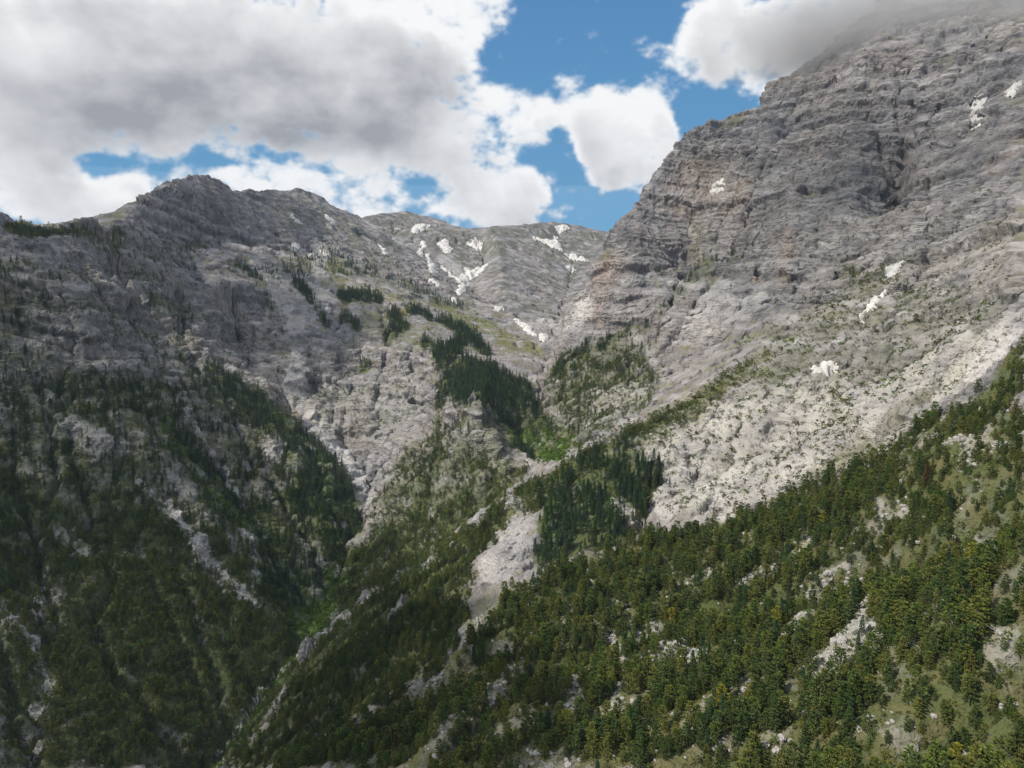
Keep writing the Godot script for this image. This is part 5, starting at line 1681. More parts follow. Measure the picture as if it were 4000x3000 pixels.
	["grass", 0.5, -378,-917,17,6,89, -369,-913,16,7,88, -361,-912,12,6,101, -352,-909,10,7,98, -342,-903,10,7,86, -332,-895,13,7,83, -321,-886,8,7,-138, -334,-885,8,7,51, -345,-877,12,5,94, -355,-870,7,6,-160, -369,-870,8,6,75, -380,-866,7,5,114, -389,-857,8,4,110, -395,-847,13,5,87, -402,-836,14,7,89, -410,-831,13,9,88, -419,-827,14,10,87, -426,-821,19,10,85, -434,-815,20,11,88, -413,-825,18,12,79, -391,-836,24,8,87, -373,-857,13,8,108, -347,-862,10,6,150, -321,-868,11,8,99, -292,-866,9,7,87],
	["grass", 0.35, 154,-623,15,8,99, 143,-620,14,7,93, 132,-617,13,8,101, 121,-611,11,7,100, 110,-608,13,7,94, 99,-603,12,7,103, 89,-597,7,7,-167, 109,-609,12,7,97, 129,-618,14,8,106, 150,-628,15,7,100, 172,-643,17,8,100, 193,-654,14,8,100, 217,-671,23,8,102, 228,-681,24,8,103, 241,-698,27,8,100, 254,-713,26,8,106, 268,-732,31,8,107, 282,-750,22,8,104, 292,-754,24,7,99],
	["grass", 0.5, 280,-1103,22,9,78, 280,-1084,26,8,81, 279,-1062,21,7,77, 280,-1045,19,9,84, 277,-1019,29,9,95, 274,-990,16,9,89, 275,-975,20,8,91],
	["grass", 0.35, -1,-324,7,4,77, 30,-322,8,5,84, 60,-318,9,5,90, 88,-312,10,6,96, 114,-301,12,5,96, 135,-286,10,6,99, 153,-270,10,4,90, 153,-264,6,4,68, 153,-258,13,5,106, 136,-221,14,4,111, 133,-213,11,4,110, 131,-205,11,4,111],
	["pale", 0.85, 124,-581,21,13,84, 137,-582,26,17,102, 148,-582,29,19,97, 160,-580,33,20,94, 175,-581,35,20,97, 188,-580,37,21,94, 202,-577,42,22,94, 218,-556,52,21,100, 228,-530,69,18,105, 235,-516,75,16,107, 241,-497,75,15,108, 243,-476,60,14,111, 251,-472,57,13,112, 256,-464,47,11,109, 259,-453,40,10,109, 261,-438,38,9,111, 265,-431,41,9,113, 267,-423,33,9,115, 273,-422,32,8,116, 266,-396,34,7,114, 268,-391,30,6,115, 269,-386,23,6,117, 270,-384,19,5,116, 272,-382,19,3,121],
	["pale", 0.9, 125,-545,15,10,95, 132,-541,20,11,103, 139,-536,26,12,100, 145,-531,28,12,99, 151,-524,31,13,97, 156,-514,31,12,94, 165,-510,33,11,95, 174,-503,34,11,97, 183,-496,36,11,99, 176,-492,29,11,96, 170,-491,24,10,93, 165,-490,21,9,86, 159,-490,17,9,87, 153,-489,12,8,71, 115,-373,10,6,108, 159,-486,11,7,75, 169,-481,14,6,80, 179,-476,15,6,85, 189,-471,18,7,97, 199,-470,19,7,99, 209,-468,18,7,98, 197,-478,22,7,104, 185,-493,28,8,102, 171,-506,24,8,97, 157,-518,22,8,96, 138,-516,24,9,101, 118,-514,18,9,92],
	["pale", 1, 117,-541,12,4,100, 115,-535,4,4,70, 113,-534,4,3,65, 112,-533,4,3,53, 110,-532,4,3,57, 109,-531,5,3,65, 108,-530,7,3,85, 106,-529,6,3,90, 105,-523,11,3,89, 103,-520,8,3,87, 102,-517,9,3,97, 100,-511,8,3,99, 98,-507,6,3,95],
	["pale", 1, 259,-378,15,5,116, 255,-378,14,4,113, 251,-380,19,4,111, 250,-384,23,4,112, 248,-389,24,4,112, 245,-390,22,4,113, 241,-388,19,4,115, 233,-382,5,4,109, 216,-364,5,3,110, 213,-362,6,3,112, 209,-361,6,3,112, 207,-362,5,3,103, 205,-364,7,3,111, 201,-361,5,3,122, 198,-361,6,3,108, 196,-361,7,3,108, 196,-365,8,3,104],
	["pale", 0.55, 21,-571,5,3,72, 19,-569,8,4,76, 17,-566,10,5,78, 15,-564,11,5,76, 13,-561,13,6,75, 11,-558,15,7,77, 9,-556,17,8,78, 5,-546,24,10,80, 1,-536,31,11,82, -2,-526,36,13,81, -5,-510,26,12,81, -9,-503,23,10,76, -12,-495,15,9,55],
	["pale", 0.8, -331,-1083,33,11,73, -325,-1060,35,12,68, -322,-1044,26,11,58, -321,-1035,18,10,-148, -321,-1030,18,10,-154, -320,-1024,17,11,-161, -310,-1017,16,14,-174, -298,-1006,24,15,72, -287,-995,23,15,84, -279,-989,19,14,95, -273,-982,23,14,81, -265,-974,26,13,82, -258,-964,26,12,86, -250,-957,25,11,90, -243,-950,25,10,91, -238,-947,24,9,92, -231,-943,26,10,86, -224,-934,26,9,80, -217,-926,28,9,81, -210,-915,22,8,84, -204,-912,19,6,90, -200,-904,13,7,85, -197,-896,11,7,82, -193,-889,8,7,90, -190,-885,7,5,139, -188,-880,7,5,-138, -185,-875,10,4,55, -182,-874,14,4,57, -178,-873,14,4,56, -175,-874,13,5,54, -172,-873,12,4,-137],
	["pale", 0.5, -500,-1413,61,20,75, -482,-1389,61,19,74, -466,-1370,61,19,74, -450,-1349,52,19,76, -433,-1324,64,19,75, -405,-1248,55,15,83, -394,-1230,39,15,84, -383,-1215,36,15,82, -373,-1198,24,15,82, -365,-1184,23,16,77, -355,-1168,28,15,72, -352,-1185,29,15,79, -350,-1206,34,15,85, -350,-1232,41,15,84, -348,-1258,47,17,81, -351,-1299,70,18,76, -355,-1344,65,20,75, -367,-1388,48,19,82, -376,-1413,44,18,84, -396,-1488,76,20,79, -411,-1538,57,19,79, -422,-1578,52,19,77, -434,-1617,47,19,79],
	["pale", 0.3, -220,-1031,40,30,56, -199,-1033,45,30,65, -177,-1038,46,30,66, -157,-1039,48,28,69, -157,-1011,49,27,69, -157,-983,51,24,68, -157,-955,53,20,63, -158,-934,46,15,57],
	["pale", 1, -430,-586,6,4,58, -427,-584,6,4,60, -424,-583,6,3,61, -420,-580,6,3,51, -417,-579,5,3,63, -414,-577,4,3,72, -411,-577,3,3,78, -407,-574,4,3,75, -403,-572,5,3,71, -400,-569,6,3,72, -396,-566,4,3,75, -391,-562,6,3,57, -386,-557,3,3,46, -384,-555,3,3,58, -383,-554,3,3,69, -381,-552,3,3,-153, -380,-550,3,3,166, -379,-549,3,3,152, -378,-548,3,3,132, -378,-545,3,3,133, -378,-542,3,3,71, -376,-538,4,3,62, -371,-529,3,3,49, -370,-526,3,3,-166, -370,-524,3,3,-173, -369,-521,3,3,-157, -364,-513,3,3,86, -363,-510,3,3,118, -357,-502,8,3,-139, -355,-497,3,3,-146, -352,-492,5,3,52],
	["pale", 0.9, -441,-642,3,3,81, -436,-634,4,3,69, -430,-623,4,3,66, -426,-617,5,3,62, -423,-612,3,3,-144, -420,-606,5,3,52, -417,-601,3,3,-168],
	["pale", 0.9, -401,-866,7,4,69, -397,-864,5,3,114, -394,-863,7,3,98, -392,-865,8,3,93, -390,-865,8,3,90, -387,-865,7,3,100, -384,-864,7,3,99, -381,-863,6,3,102, -378,-862,4,4,119, -375,-859,5,3,131, -373,-858,5,3,142, -370,-857,5,3,170, -367,-855,5,4,165, -363,-855,5,3,131, -360,-856,5,4,-139, -353,-847,8,3,-142, -346,-839,8,4,54, -339,-830,7,4,58, -334,-826,4,3,-167, -330,-823,5,3,-158, -326,-820,4,3,173, -324,-819,4,3,171, -321,-819,4,3,140, -318,-816,3,3,50, -307,-796,7,3,90],
	["pale", 0.9, -405,-755,5,3,59, -397,-751,5,3,-141, -388,-747,4,4,170, -381,-745,4,3,144, -373,-742,5,5,50, -365,-738,5,5,-153, -355,-731,9,5,52, -349,-727,6,4,122, -344,-726,6,5,97, -337,-721,7,5,63, -329,-714,9,5,60, -320,-703,16,5,69, -312,-696,9,4,81, -308,-696,8,3,104, -304,-698,8,4,101, -298,-695,7,6,57, -291,-689,9,5,46, -285,-684,7,5,-159, -278,-679,8,6,48, -273,-677,7,6,57, -268,-676,6,5,109, -263,-675,5,5,129, -258,-674,4,4,116, -254,-673,5,4,102, -249,-672,4,3,87],
	["pale", 0.8, -290,-750,11,5,80, -286,-745,10,5,84, -282,-738,12,5,82, -278,-733,13,4,84, -275,-729,12,4,87, -271,-725,11,4,88, -268,-722,11,4,91, -265,-711,12,4,82, -262,-701,8,4,86, -261,-695,5,3,109, -260,-689,5,3,109, -259,-684,5,3,94, -257,-678,4,3,87],
	["pale", 1, -206,-662,3,3,-178, -205,-661,3,3,145, -204,-660,3,3,137, -197,-641,7,3,63, -195,-638,5,3,53, -192,-629,9,3,75, -190,-624,5,3,61, -195,-617,5,3,63, -201,-613,5,3,61, -207,-610,4,3,53, -218,-619,4,3,96, -221,-607,5,3,87, -224,-597,3,3,179, -227,-590,3,3,116, -229,-580,3,3,114, -232,-573,3,3,-162, -236,-569,3,3,-161, -239,-563,3,3,178, -242,-556,4,3,97],
	["pale", 1, -195,-782,4,3,107, -196,-778,5,3,106, -195,-775,6,3,97, -195,-770,7,3,93, -195,-766,4,3,102, -195,-763,4,3,115, -195,-760,5,3,103],
	["pale", 0.7, 108,-1066,34,13,74, 102,-1069,33,12,76, 95,-1075,34,10,79, 90,-1081,32,7,81, 81,-1170,15,8,105, 84,-1534,58,12,93, 78,-1523,50,16,96, 67,-1503,42,18,100, 56,-1486,51,15,98, 39,-1383,34,14,92],
	["pale", 0.6, 275,-933,36,13,91, 264,-926,34,14,89, 253,-917,28,14,87, 243,-908,29,15,88, 231,-898,25,13,79, 244,-894,25,14,91, 256,-890,29,13,92, 266,-880,33,11,91, 276,-871,32,11,95, 286,-862,39,11,98, 296,-854,38,12,103],
	["pale", 0.6, -210,-2238,76,28,89, -194,-2229,75,25,87, -177,-2189,91,23,88, -159,-2112,65,22,89, -143,-2094,50,20,89],
	["pale", 0.6, 112,-768,38,13,94, 110,-789,42,13,87, 107,-815,46,12,85, 103,-842,41,13,83, 113,-824,36,12,82, 124,-815,43,13,91, 134,-808,48,14,94, 143,-792,45,14,94],
	["pale", 0.5, -421,-675,8,4,-150, -426,-678,8,5,-147, -432,-682,12,5,-137, -439,-686,12,5,-137, -444,-689,7,6,52, -448,-690,6,5,93, -452,-690,7,6,78],
	["bare", 0.75, -14,-327,6,5,117, -17,-324,5,5,-147, -19,-321,6,4,66],
	["bare", 0.7, -20,-312,4,3,-162, -20,-310,4,3,-166, -20,-309,4,3,-173, -21,-309,4,3,-176, -19,-292,4,3,-157, -20,-290,5,3,47],
	["bare", 0.75, -1,-313,4,3,-151, -1,-312,4,3,-145, 0,-310,4,3,-137, 1,-308,6,3,72, 2,-291,4,3,81, 2,-289,5,3,82, 3,-287,4,3,90],
	["bare", 0.7, -12,-275,8,3,71, -14,-275,8,3,70, -16,-275,7,3,70, -18,-274,6,3,70, -19,-273,5,3,80, -21,-270,4,3,96, -22,-267,4,3,105, -23,-264,3,3,132, -24,-263,3,3,160, -25,-262,3,3,175, -26,-261,3,3,-179, -27,-261,3,3,-171, -28,-260,3,3,-173, -29,-259,3,3,176, -29,-259,3,3,147, -29,-258,3,3,142, -29,-256,3,3,136, -30,-255,3,3,135, -30,-255,3,3,143],
	["bare", 0.8, -6,-314,6,5,173, -4,-311,6,5,73, -1,-310,5,3,46, 2,-291,4,3,91, -1,-288,7,4,85, -4,-283,8,4,82, -6,-278,7,4,85, -8,-274,5,4,88, -10,-271,5,3,-153, -12,-271,5,3,-156],
	["bare", 1, 42,-305,4,3,118, 43,-302,5,3,101, 43,-299,5,3,78, 43,-296,4,3,55, 44,-294,4,3,-142, 44,-293,4,3,-156, 43,-275,4,3,81, 44,-272,6,3,90, 44,-268,6,3,91, 44,-263,6,3,92],
	["bare", 1, 65,-300,8,4,97, 65,-295,5,4,102, 65,-292,6,4,87, 61,-270,11,4,89, 61,-266,10,5,92, 64,-262,11,5,100, 67,-256,12,6,99, 70,-255,11,5,98, 72,-253,9,4,98, 75,-251,7,3,98],
	["bare", 0.8, 54,-252,5,3,88],
	["bare", 1, 133,-311,5,3,99, 131,-310,5,3,98, 130,-308,5,3,99, 128,-305,5,3,103, 127,-303,4,3,95, 125,-302,4,3,92, 124,-300,4,3,94, 122,-301,5,3,103, 120,-301,5,3,96, 118,-302,6,3,95, 116,-303,6,3,96, 114,-304,6,3,97, 112,-304,6,4,92, 110,-304,5,3,98, 109,-304,4,3,102, 107,-304,3,3,100, 105,-303,3,3,96],
	["bare", 1, 137,-280,3,3,65, 135,-280,3,3,54, 133,-281,3,3,108, 130,-281,4,3,128, 128,-281,4,3,118, 126,-279,3,3,174, 124,-278,3,3,-174, 122,-277,3,3,-174, 121,-277,3,3,-166, 119,-277,3,3,-157, 108,-251,3,3,103, 106,-250,5,3,98, 104,-249,7,3,102, 101,-246,8,3,104, 98,-243,8,3,104],
	["bare", 1, 138,-277,3,3,-167, 138,-276,3,3,-166, 138,-275,3,3,-167, 129,-257,3,3,87, 129,-257,4,3,118, 129,-256,4,3,124, 121,-238,3,3,106, 120,-236,5,3,110, 119,-233,6,3,111, 117,-228,8,3,114, 114,-221,8,3,114, 113,-217,6,3,111, 112,-214,5,3,107, 112,-212,4,3,103, 111,-209,4,3,104, 111,-207,5,3,102, 109,-210,5,3,92, 107,-213,6,3,94, 106,-218,9,3,102, 104,-217,8,3,99, 102,-216,7,3,98, 100,-215,6,3,98, 98,-214,5,3,97, 97,-212,5,3,96, 98,-212,4,3,98, 99,-211,4,3,94, 100,-210,4,3,88, 101,-209,3,3,89, 103,-208,3,3,92, 104,-207,3,3,94],
	["bare", 0.9, 25,-267,5,3,82, 24,-263,7,3,87, 24,-260,7,4,87, 24,-256,6,4,82, 23,-254,6,4,61, 23,-251,10,5,87, 21,-248,11,5,88, 18,-245,13,5,87, 16,-242,14,4,86, 19,-235,10,4,85, 22,-232,8,4,86, 26,-230,8,4,89, 28,-232,9,4,93, 29,-236,10,4,97, 31,-241,7,3,94, 33,-243,4,3,73],
	["bare", 0.8, 43,-264,5,3,93, 43,-261,4,3,92, 42,-258,4,3,91, 41,-256,5,3,90, 41,-253,5,3,92, 40,-250,4,3,93, 40,-248,3,3,87, 39,-247,3,3,59, 39,-246,3,3,-136, 38,-244,3,3,56, 38,-243,3,3,64],
	["bare", 0.7, 8,-257,5,3,75, 7,-254,4,3,-143, 7,-253,4,3,-158, 6,-251,4,3,-135, 6,-238,9,3,89],
	["bare", 0.9, 183,-293,8,3,114, 183,-289,6,3,111, 183,-287,4,3,86, 184,-285,3,3,75, 185,-283,3,3,84, 185,-281,3,3,87, 186,-279,4,3,94, 187,-278,4,3,98, 187,-275,4,3,100, 188,-273,4,3,100, 188,-271,5,3,107],
	["bare", 0.7, 132,-210,4,3,113, 131,-207,3,3,113, 131,-204,4,3,112, 130,-201,4,3,113, 130,-198,4,3,116, 129,-195,3,3,117, 129,-193,3,3,118, 129,-191,3,3,113, 128,-188,3,3,110, 128,-186,3,3,115, 128,-184,3,3,113, 128,-182,3,3,109, 128,-180,3,3,104, 128,-178,3,3,91, 128,-177,3,3,97, 128,-176,3,3,104, 128,-176,3,3,177, 129,-175,3,3,-177, 129,-174,3,3,-173],
	["bare", 0.7, 76,-192,3,3,176, 73,-192,3,3,-145, 71,-194,4,3,79, 69,-197,3,3,64, 67,-198,3,3,-138, 64,-199,3,3,-164, 61,-199,3,3,-170],
	["bare", 0.6, 22,-219,3,3,48, 18,-220,3,3,51, 14,-222,4,3,67, 11,-224,6,3,77, 7,-228,4,3,62, 3,-229,3,3,48, -1,-230,3,3,50],
	["bare", 0.8, -48,-310,3,3,-150, -45,-310,3,3,-150, -43,-310,3,3,-144, -40,-311,3,3,-154, -37,-311,3,3,-147, -34,-311,3,3,-143, -31,-311,3,3,-145],
	["bare", 0.8, -167,-608,10,3,65, -170,-609,9,3,65, -172,-606,7,3,72, -172,-600,9,3,72, -173,-595,9,3,71, -174,-591,7,3,68, -175,-587,8,3,64],
	["bare", 0.9, -87,-541,3,3,-149, -88,-540,3,3,176, -89,-539,3,3,-169, -91,-538,3,3,-141, -92,-538,4,3,53, -94,-537,4,3,55, -95,-537,4,3,54],
	["bare", 0.4, -82,-795,14,6,61, -79,-799,14,4,52, -76,-801,15,6,57, -73,-808,17,6,62, -70,-812,19,4,58, -66,-813,20,5,62, -62,-816,20,7,63, -57,-816,13,10,83, -52,-821,15,9,81, -47,-825,9,8,-157, -42,-828,9,3,168, -36,-833,14,5,116, -32,-829,16,7,104, -27,-813,9,7,-142, -22,-806,8,5,-170, -18,-800,8,4,153, -12,-763,9,5,57, -8,-754,12,4,62],
	["bare", 0.7, -211,-816,8,3,101, -209,-819,12,3,92, -207,-820,11,4,91, -204,-820,9,4,93, -201,-819,6,4,102],
	["bare", 0.8, -299,-893,17,11,104, -304,-889,13,11,129, -309,-887,12,8,-172, -315,-887,11,7,-157, -321,-886,8,7,-138],
	["bare", 0.7, -456,-769,18,13,-142, -467,-775,22,12,-140, -478,-780,19,10,-146, -489,-785,12,9,-163, -498,-789,17,9,-138, -488,-786,11,8,-161, -476,-783,15,9,-139, -463,-778,19,9,54, -452,-773,15,9,62, -444,-774,11,6,103, -437,-779,9,6,124],
	["bare", 0.6, -458,-693,11,7,-136, -452,-690,8,7,68, -447,-689,7,6,116, -441,-686,11,6,-138, -433,-681,13,4,-140, -426,-675,9,4,-150, -418,-671,8,4,-146, -403,-678,6,5,92, -384,-679,9,5,51, -368,-687,7,4,-162, -351,-693,6,5,158, -334,-700,9,5,-137, -315,-704,16,5,74],
	["bare", 0.9, 81,-538,8,3,103, 82,-534,7,4,103, 83,-531,6,4,119, 84,-528,7,4,112, 86,-525,9,4,102, 87,-520,9,4,100, 88,-516,7,5,104],
	["bare", 0.9, 13,-814,14,5,86, 17,-791,18,6,87, 20,-777,22,6,89, 23,-763,17,7,90, 27,-755,20,7,93],
	["warm", 0.5, 154,-1086,20,6,65, 150,-1082,25,9,74, 146,-1078,25,9,72, 142,-1075,23,9,65, 138,-1072,22,7,60, 135,-1070,25,8,62, 132,-1060,24,10,65, 130,-1050,28,10,71, 128,-1040,29,10,77, 124,-1029,29,10,75, 122,-1018,26,7,74],
	["warm", 0.5, 363,-944,10,4,86, 362,-940,9,3,76, 359,-935,13,4,90, 356,-926,13,5,97, 353,-919,9,5,73, 351,-914,9,6,79, 348,-906,11,8,109, 344,-898,16,7,104, 340,-887,17,6,102, 336,-879,10,6,90, 335,-875,7,3,48, 334,-875,7,3,54, 333,-874,8,6,87],
	["warm", 0.9, -434,-1155,13,6,57, -430,-1148,11,6,50, -427,-1144,7,4,-170, -424,-1142,7,3,175, -422,-1140,7,4,177, -419,-1137,9,4,-160, -415,-1132,14,5,46],
	["warm", 0.8, -596,-846,13,7,91, -593,-839,13,7,85, -591,-834,10,6,90, -589,-828,8,5,100, -588,-824,6,5,100],
	["warm", 0.6, -535,-827,6,3,127],
	["warm", 0.8, 23,-761,7,4,78, 25,-759,7,4,76, 28,-757,7,3,76, 31,-754,8,3,83, 33,-726,7,3,77, 34,-683,8,3,79],
	["warm", 0.6, -24,-799,7,4,-166],
	["warm", 0.7, 315,-911,20,4,86],
	["warm", 0.5, 512,-768,32,8,115, 518,-768,27,7,114, 524,-766,22,7,116],
	["warm", 0.4, 250,-1134,27,11,-176, 263,-1140,26,15,-173, 277,-1148,26,17,-167, 290,-1153,27,15,-156, 306,-1140,27,18,-138, 319,-1124,33,19,66, 330,-1102,36,20,77, 341,-1077,40,20,82],
	["warm", 0.4, -326,-981,44,14,84, -319,-975,43,14,84, -310,-969,42,14,81, -302,-963,36,12,83, -295,-958,24,10,93, -289,-958,23,8,96],
	["pine", 1, -657,-940,7,5,73, -654,-942,8,4,58, -651,-942,10,4,58, -647,-943,14,5,58, -644,-944,16,5,60, -642,-947,12,4,61, -639,-949,11,4,63, -637,-952,10,4,64, -635,-955,11,4,63, -632,-958,12,4,65, -631,-963,12,4,69, -630,-967,9,4,73, -628,-973,7,5,72, -626,-979,10,5,68, -623,-984,9,5,69, -620,-989,5,5,46, -617,-992,5,3,135, -614,-998,9,3,85, -614,-1004,10,3,80, -613,-1010,8,4,94, -611,-1016,7,3,99, -609,-1020,6,3,108, -607,-1024,5,3,121, -603,-1027,6,3,119, -602,-1035,10,3,88, -601,-1044,10,3,89, -600,-1053,8,3,97, -600,-1063,15,3,71, -611,-1097,21,4,66, -610,-1100,14,5,60, -608,-1102,8,3,-143, -605,-1106,10,5,84, -606,-1115,13,4,81],
	["grass", 1, 239,-681,6,4,95, 231,-678,13,3,106, 224,-671,11,3,101, 218,-675,12,4,104, 211,-667,9,4,104, 202,-657,10,4,114, 194,-651,5,4,113, 188,-649,7,4,94, 181,-644,9,4,103, 174,-639,9,4,100, 168,-635,10,4,98, 160,-628,12,4,101, 153,-622,8,4,102, 148,-621,6,4,96, 142,-619,7,5,83, 137,-618,8,5,102, 130,-616,8,5,101, 124,-612,6,4,117, 119,-610,5,4,75, 114,-609,6,5,83, 109,-608,7,5,98, 104,-605,8,5,103, 99,-602,7,5,108, 94,-600,6,5,119, 89,-598,5,5,169, 83,-597,5,3,-141, 77,-598,6,4,-141, 71,-596,5,5,55, 65,-595,6,5,68, 59,-592,7,5,93, 53,-591,8,4,63, 48,-591,8,4,65, 43,-590,9,4,71, 39,-589,10,5,77, 34,-585,12,5,86, 29,-581,11,5,83, 25,-579,10,5,76, 21,-578,9,4,71, 17,-577,8,4,70, 13,-574,8,5,82, 9,-571,7,5,86, 5,-568,6,4,67, 2,-565,5,4,45, -3,-565,5,4,49, -6,-564,7,4,63, -10,-563,8,4,73, -13,-562,7,4,68, -17,-561,7,3,61, -21,-561,8,3,63, -25,-562,9,4,69, -30,-562,11,4,75, -34,-561,10,4,75, -39,-561,8,3,65, -43,-562,10,3,65, -48,-565,11,3,67],
	["pine", 0.75, 153,-622,6,3,104, 148,-621,5,3,92, 142,-620,6,4,85, 137,-618,7,4,100, 130,-616,7,4,101, 124,-612,5,4,125, 119,-610,4,4,72, 114,-609,5,4,81, 109,-608,6,4,99, 104,-605,7,4,104, 99,-602,6,4,109, 94,-600,5,4,122, 89,-598,5,5,-144, 83,-597,5,3,-141, 77,-598,6,4,-145, 71,-597,5,5,57, 65,-595,6,5,68, 59,-592,7,5,92, 53,-591,8,4,63, 48,-591,8,4,65, 43,-590,9,4,71, 39,-589,10,5,77, 34,-585,12,5,86, 29,-581,11,5,83, 25,-579,10,5,76, 21,-578,9,4,71, 17,-577,8,4,70, 13,-574,8,5,82, 9,-571,7,5,86, 5,-568,6,4,67, 2,-565,5,4,45, -3,-565,5,4,49, -6,-564,7,4,63, -10,-563,8,4,73, -13,-562,7,4,68, -17,-561,7,3,61, -21,-561,8,3,63, -25,-562,9,4,69, -30,-562,11,4,75, -34,-561,10,4,75, -39,-561,8,3,65, -43,-562,10,3,65, -48,-565,11,3,67],
	["bush", 1, 218,-672,12,4,101, 206,-663,11,4,111, 194,-651,5,4,114, 185,-646,9,4,104, 174,-639,9,4,100, 164,-631,11,5,111, 153,-622,8,4,102, 148,-621,6,4,96, 142,-619,7,5,83, 137,-618,8,5,102, 130,-616,8,5,101, 124,-612,6,4,117, 119,-610,5,4,75, 114,-609,6,5,83, 109,-608,7,5,98, 104,-605,8,5,103, 99,-602,7,5,108, 94,-600,6,5,119, 89,-598,5,5,169, 83,-597,5,3,-141, 77,-598,6,4,-141, 71,-596,5,5,55, 65,-595,6,5,68, 59,-592,7,5,93, 53,-591,8,4,63, 48,-591,8,4,66, 44,-590,8,4,71, 39,-589,9,4,77, 34,-585,11,5,87, 29,-581,9,4,82, 25,-579,7,4,68],
	["bare", 0.5, -42,-839,18,7,87, -39,-833,8,6,126, -37,-831,8,4,137, -34,-834,12,3,115, -31,-838,15,3,110, -35,-831,9,3,125, -39,-829,6,3,162, -44,-828,6,3,177, -48,-829,6,3,-163, -52,-831,8,3,56, -50,-827,7,4,-142, -46,-818,9,6,112, -44,-813,7,3,148, -41,-811,7,3,162, -38,-806,8,6,160, -35,-800,8,5,180, -30,-798,8,5,-158, -24,-795,10,7,80, -20,-791,18,6,84, -12,-763,9,5,57, -8,-761,7,5,-163, -15,-765,11,3,57, -24,-779,18,6,88, -31,-770,6,6,94, -38,-772,9,4,61, -48,-787,11,5,71, -56,-791,6,3,-147],
	["fir", 0.9, -71,-902,8,3,65, -71,-900,8,3,61, -65,-863,5,3,91, -64,-860,8,3,79, -63,-857,9,3,78, -61,-851,10,3,73, -59,-846,9,3,69, -52,-831,5,3,48, -45,-829,4,3,180, -39,-829,4,3,176, -33,-833,8,3,107, -27,-851,7,3,117, -20,-856,5,3,154, -30,-840,13,3,106, -40,-828,4,3,161, -50,-827,5,3,-153, -60,-840,15,3,78, -72,-860,11,4,77, -84,-867,9,3,60],
	["bush", 0.6, -6,-315,3,3,55, -7,-314,3,3,122, -8,-312,3,3,172, -10,-311,3,3,-175, -11,-310,3,3,-177, -12,-309,3,3,-178, -14,-309,3,3,-179, -14,-293,3,3,46, -15,-291,3,3,70, -15,-289,4,3,71, -16,-286,5,3,72, -16,-284,5,3,71, -17,-280,7,3,75, -14,-281,6,3,75, -12,-281,8,3,79, -10,-282,8,3,81, -8,-284,7,3,80, -5,-285,7,3,83, -3,-288,7,3,83],
	["pine", 0.8, -10,-313,3,3,-165, -10,-311,3,3,-174, -11,-310,3,3,-177, -12,-309,3,3,178, -13,-309,3,3,-174, -13,-293,3,3,52, -13,-291,3,3,71, -12,-293,3,3,77, -10,-293,3,3,-154, -9,-308,3,3,-176, -7,-309,3,3,176, -5,-310,3,3,169, -3,-311,3,3,160, -7,-311,3,3,166, -10,-312,3,3,-171, -13,-313,3,3,153, -16,-314,3,3,71, -20,-316,3,3,77, -23,-320,3,3,62],
	["bush", 0.35, -267,-995,19,17,91, -251,-999,20,16,-149, -237,-998,21,14,-150, -220,-995,20,13,-154, -205,-993,21,16,-136, -189,-990,26,16,54, -173,-983,31,15,58, -197,-998,22,16,56, -220,-1004,19,13,-147, -245,-1014,21,13,51, -269,-1019,19,14,88, -292,-1022,23,13,76, -313,-1019,13,11,-162, -288,-1034,24,13,73, -259,-1038,17,12,54, -228,-1033,20,13,65, -200,-1036,20,14,66, -169,-1030,22,15,77, -140,-1024,31,11,62],
	["bare", 0.8, 32,-329,5,3,85, 30,-324,6,3,86, 28,-319,4,3,72, 26,-315,4,3,78, 23,-309,7,3,88, 21,-304,6,3,80, 19,-299,7,3,84],
	["bare", 0.8, 98,-320,5,3,98, 95,-320,5,3,102, 92,-319,4,3,108, 89,-318,3,3,106, 86,-318,3,3,72, 83,-318,3,3,-142, 80,-318,3,3,71],
	["bare", 0.7, 160,-272,4,3,103, 160,-278,4,3,102, 160,-282,3,3,79, 159,-284,3,3,83, 158,-287,3,3,78, 157,-291,4,3,98, 157,-296,5,3,101],
	["bare", 0.7, 159,-236,3,3,132, 153,-231,3,3,137, 151,-232,3,3,122, 142,-222,3,3,94, 154,-248,5,3,129, 151,-247,3,3,119, 143,-239,3,3,157],
	["bare", 0.8, 75,-222,4,3,100, 72,-221,3,3,89, 69,-220,3,3,102, 65,-219,3,3,99, 62,-217,3,3,94, 59,-216,3,3,96, 55,-215,3,3,95],
	["bare", 0.7, 97,-182,3,3,99, 98,-180,3,3,98, 99,-177,3,3,54, 100,-176,3,3,-179, 102,-175,3,3,-174, 103,-174,3,3,-176, 105,-173,3,3,-175],
	["bare", 0.7, 3,-254,3,3,-150, 1,-253,3,3,-163, -1,-253,3,3,-168, -3,-252,3,3,-168, -5,-252,3,3,-166, -7,-251,3,3,-171, -8,-251,3,3,-171],
	["grass", 1, -19,-171,6,3,85, -158,-1491,47,15,93, -147,-1492,54,17,89, -136,-1482,63,18,88, -122,-1450,66,20,86, -111,-1435,69,21,88, -97,-1390,75,21,85, -82,-1382,65,22,90, -68,-1369,68,22,92, -53,-1363,69,22,90, -40,-1349,72,22,89, -24,-1320,68,22,92, -11,-1266,79,21,91, 3,-1227,63,21,90, 12,-1220,53,18,90, 20,-1208,43,15,90, 27,-1203,43,14,94, 34,-1197,42,12,94, 42,-1184,36,11,91],
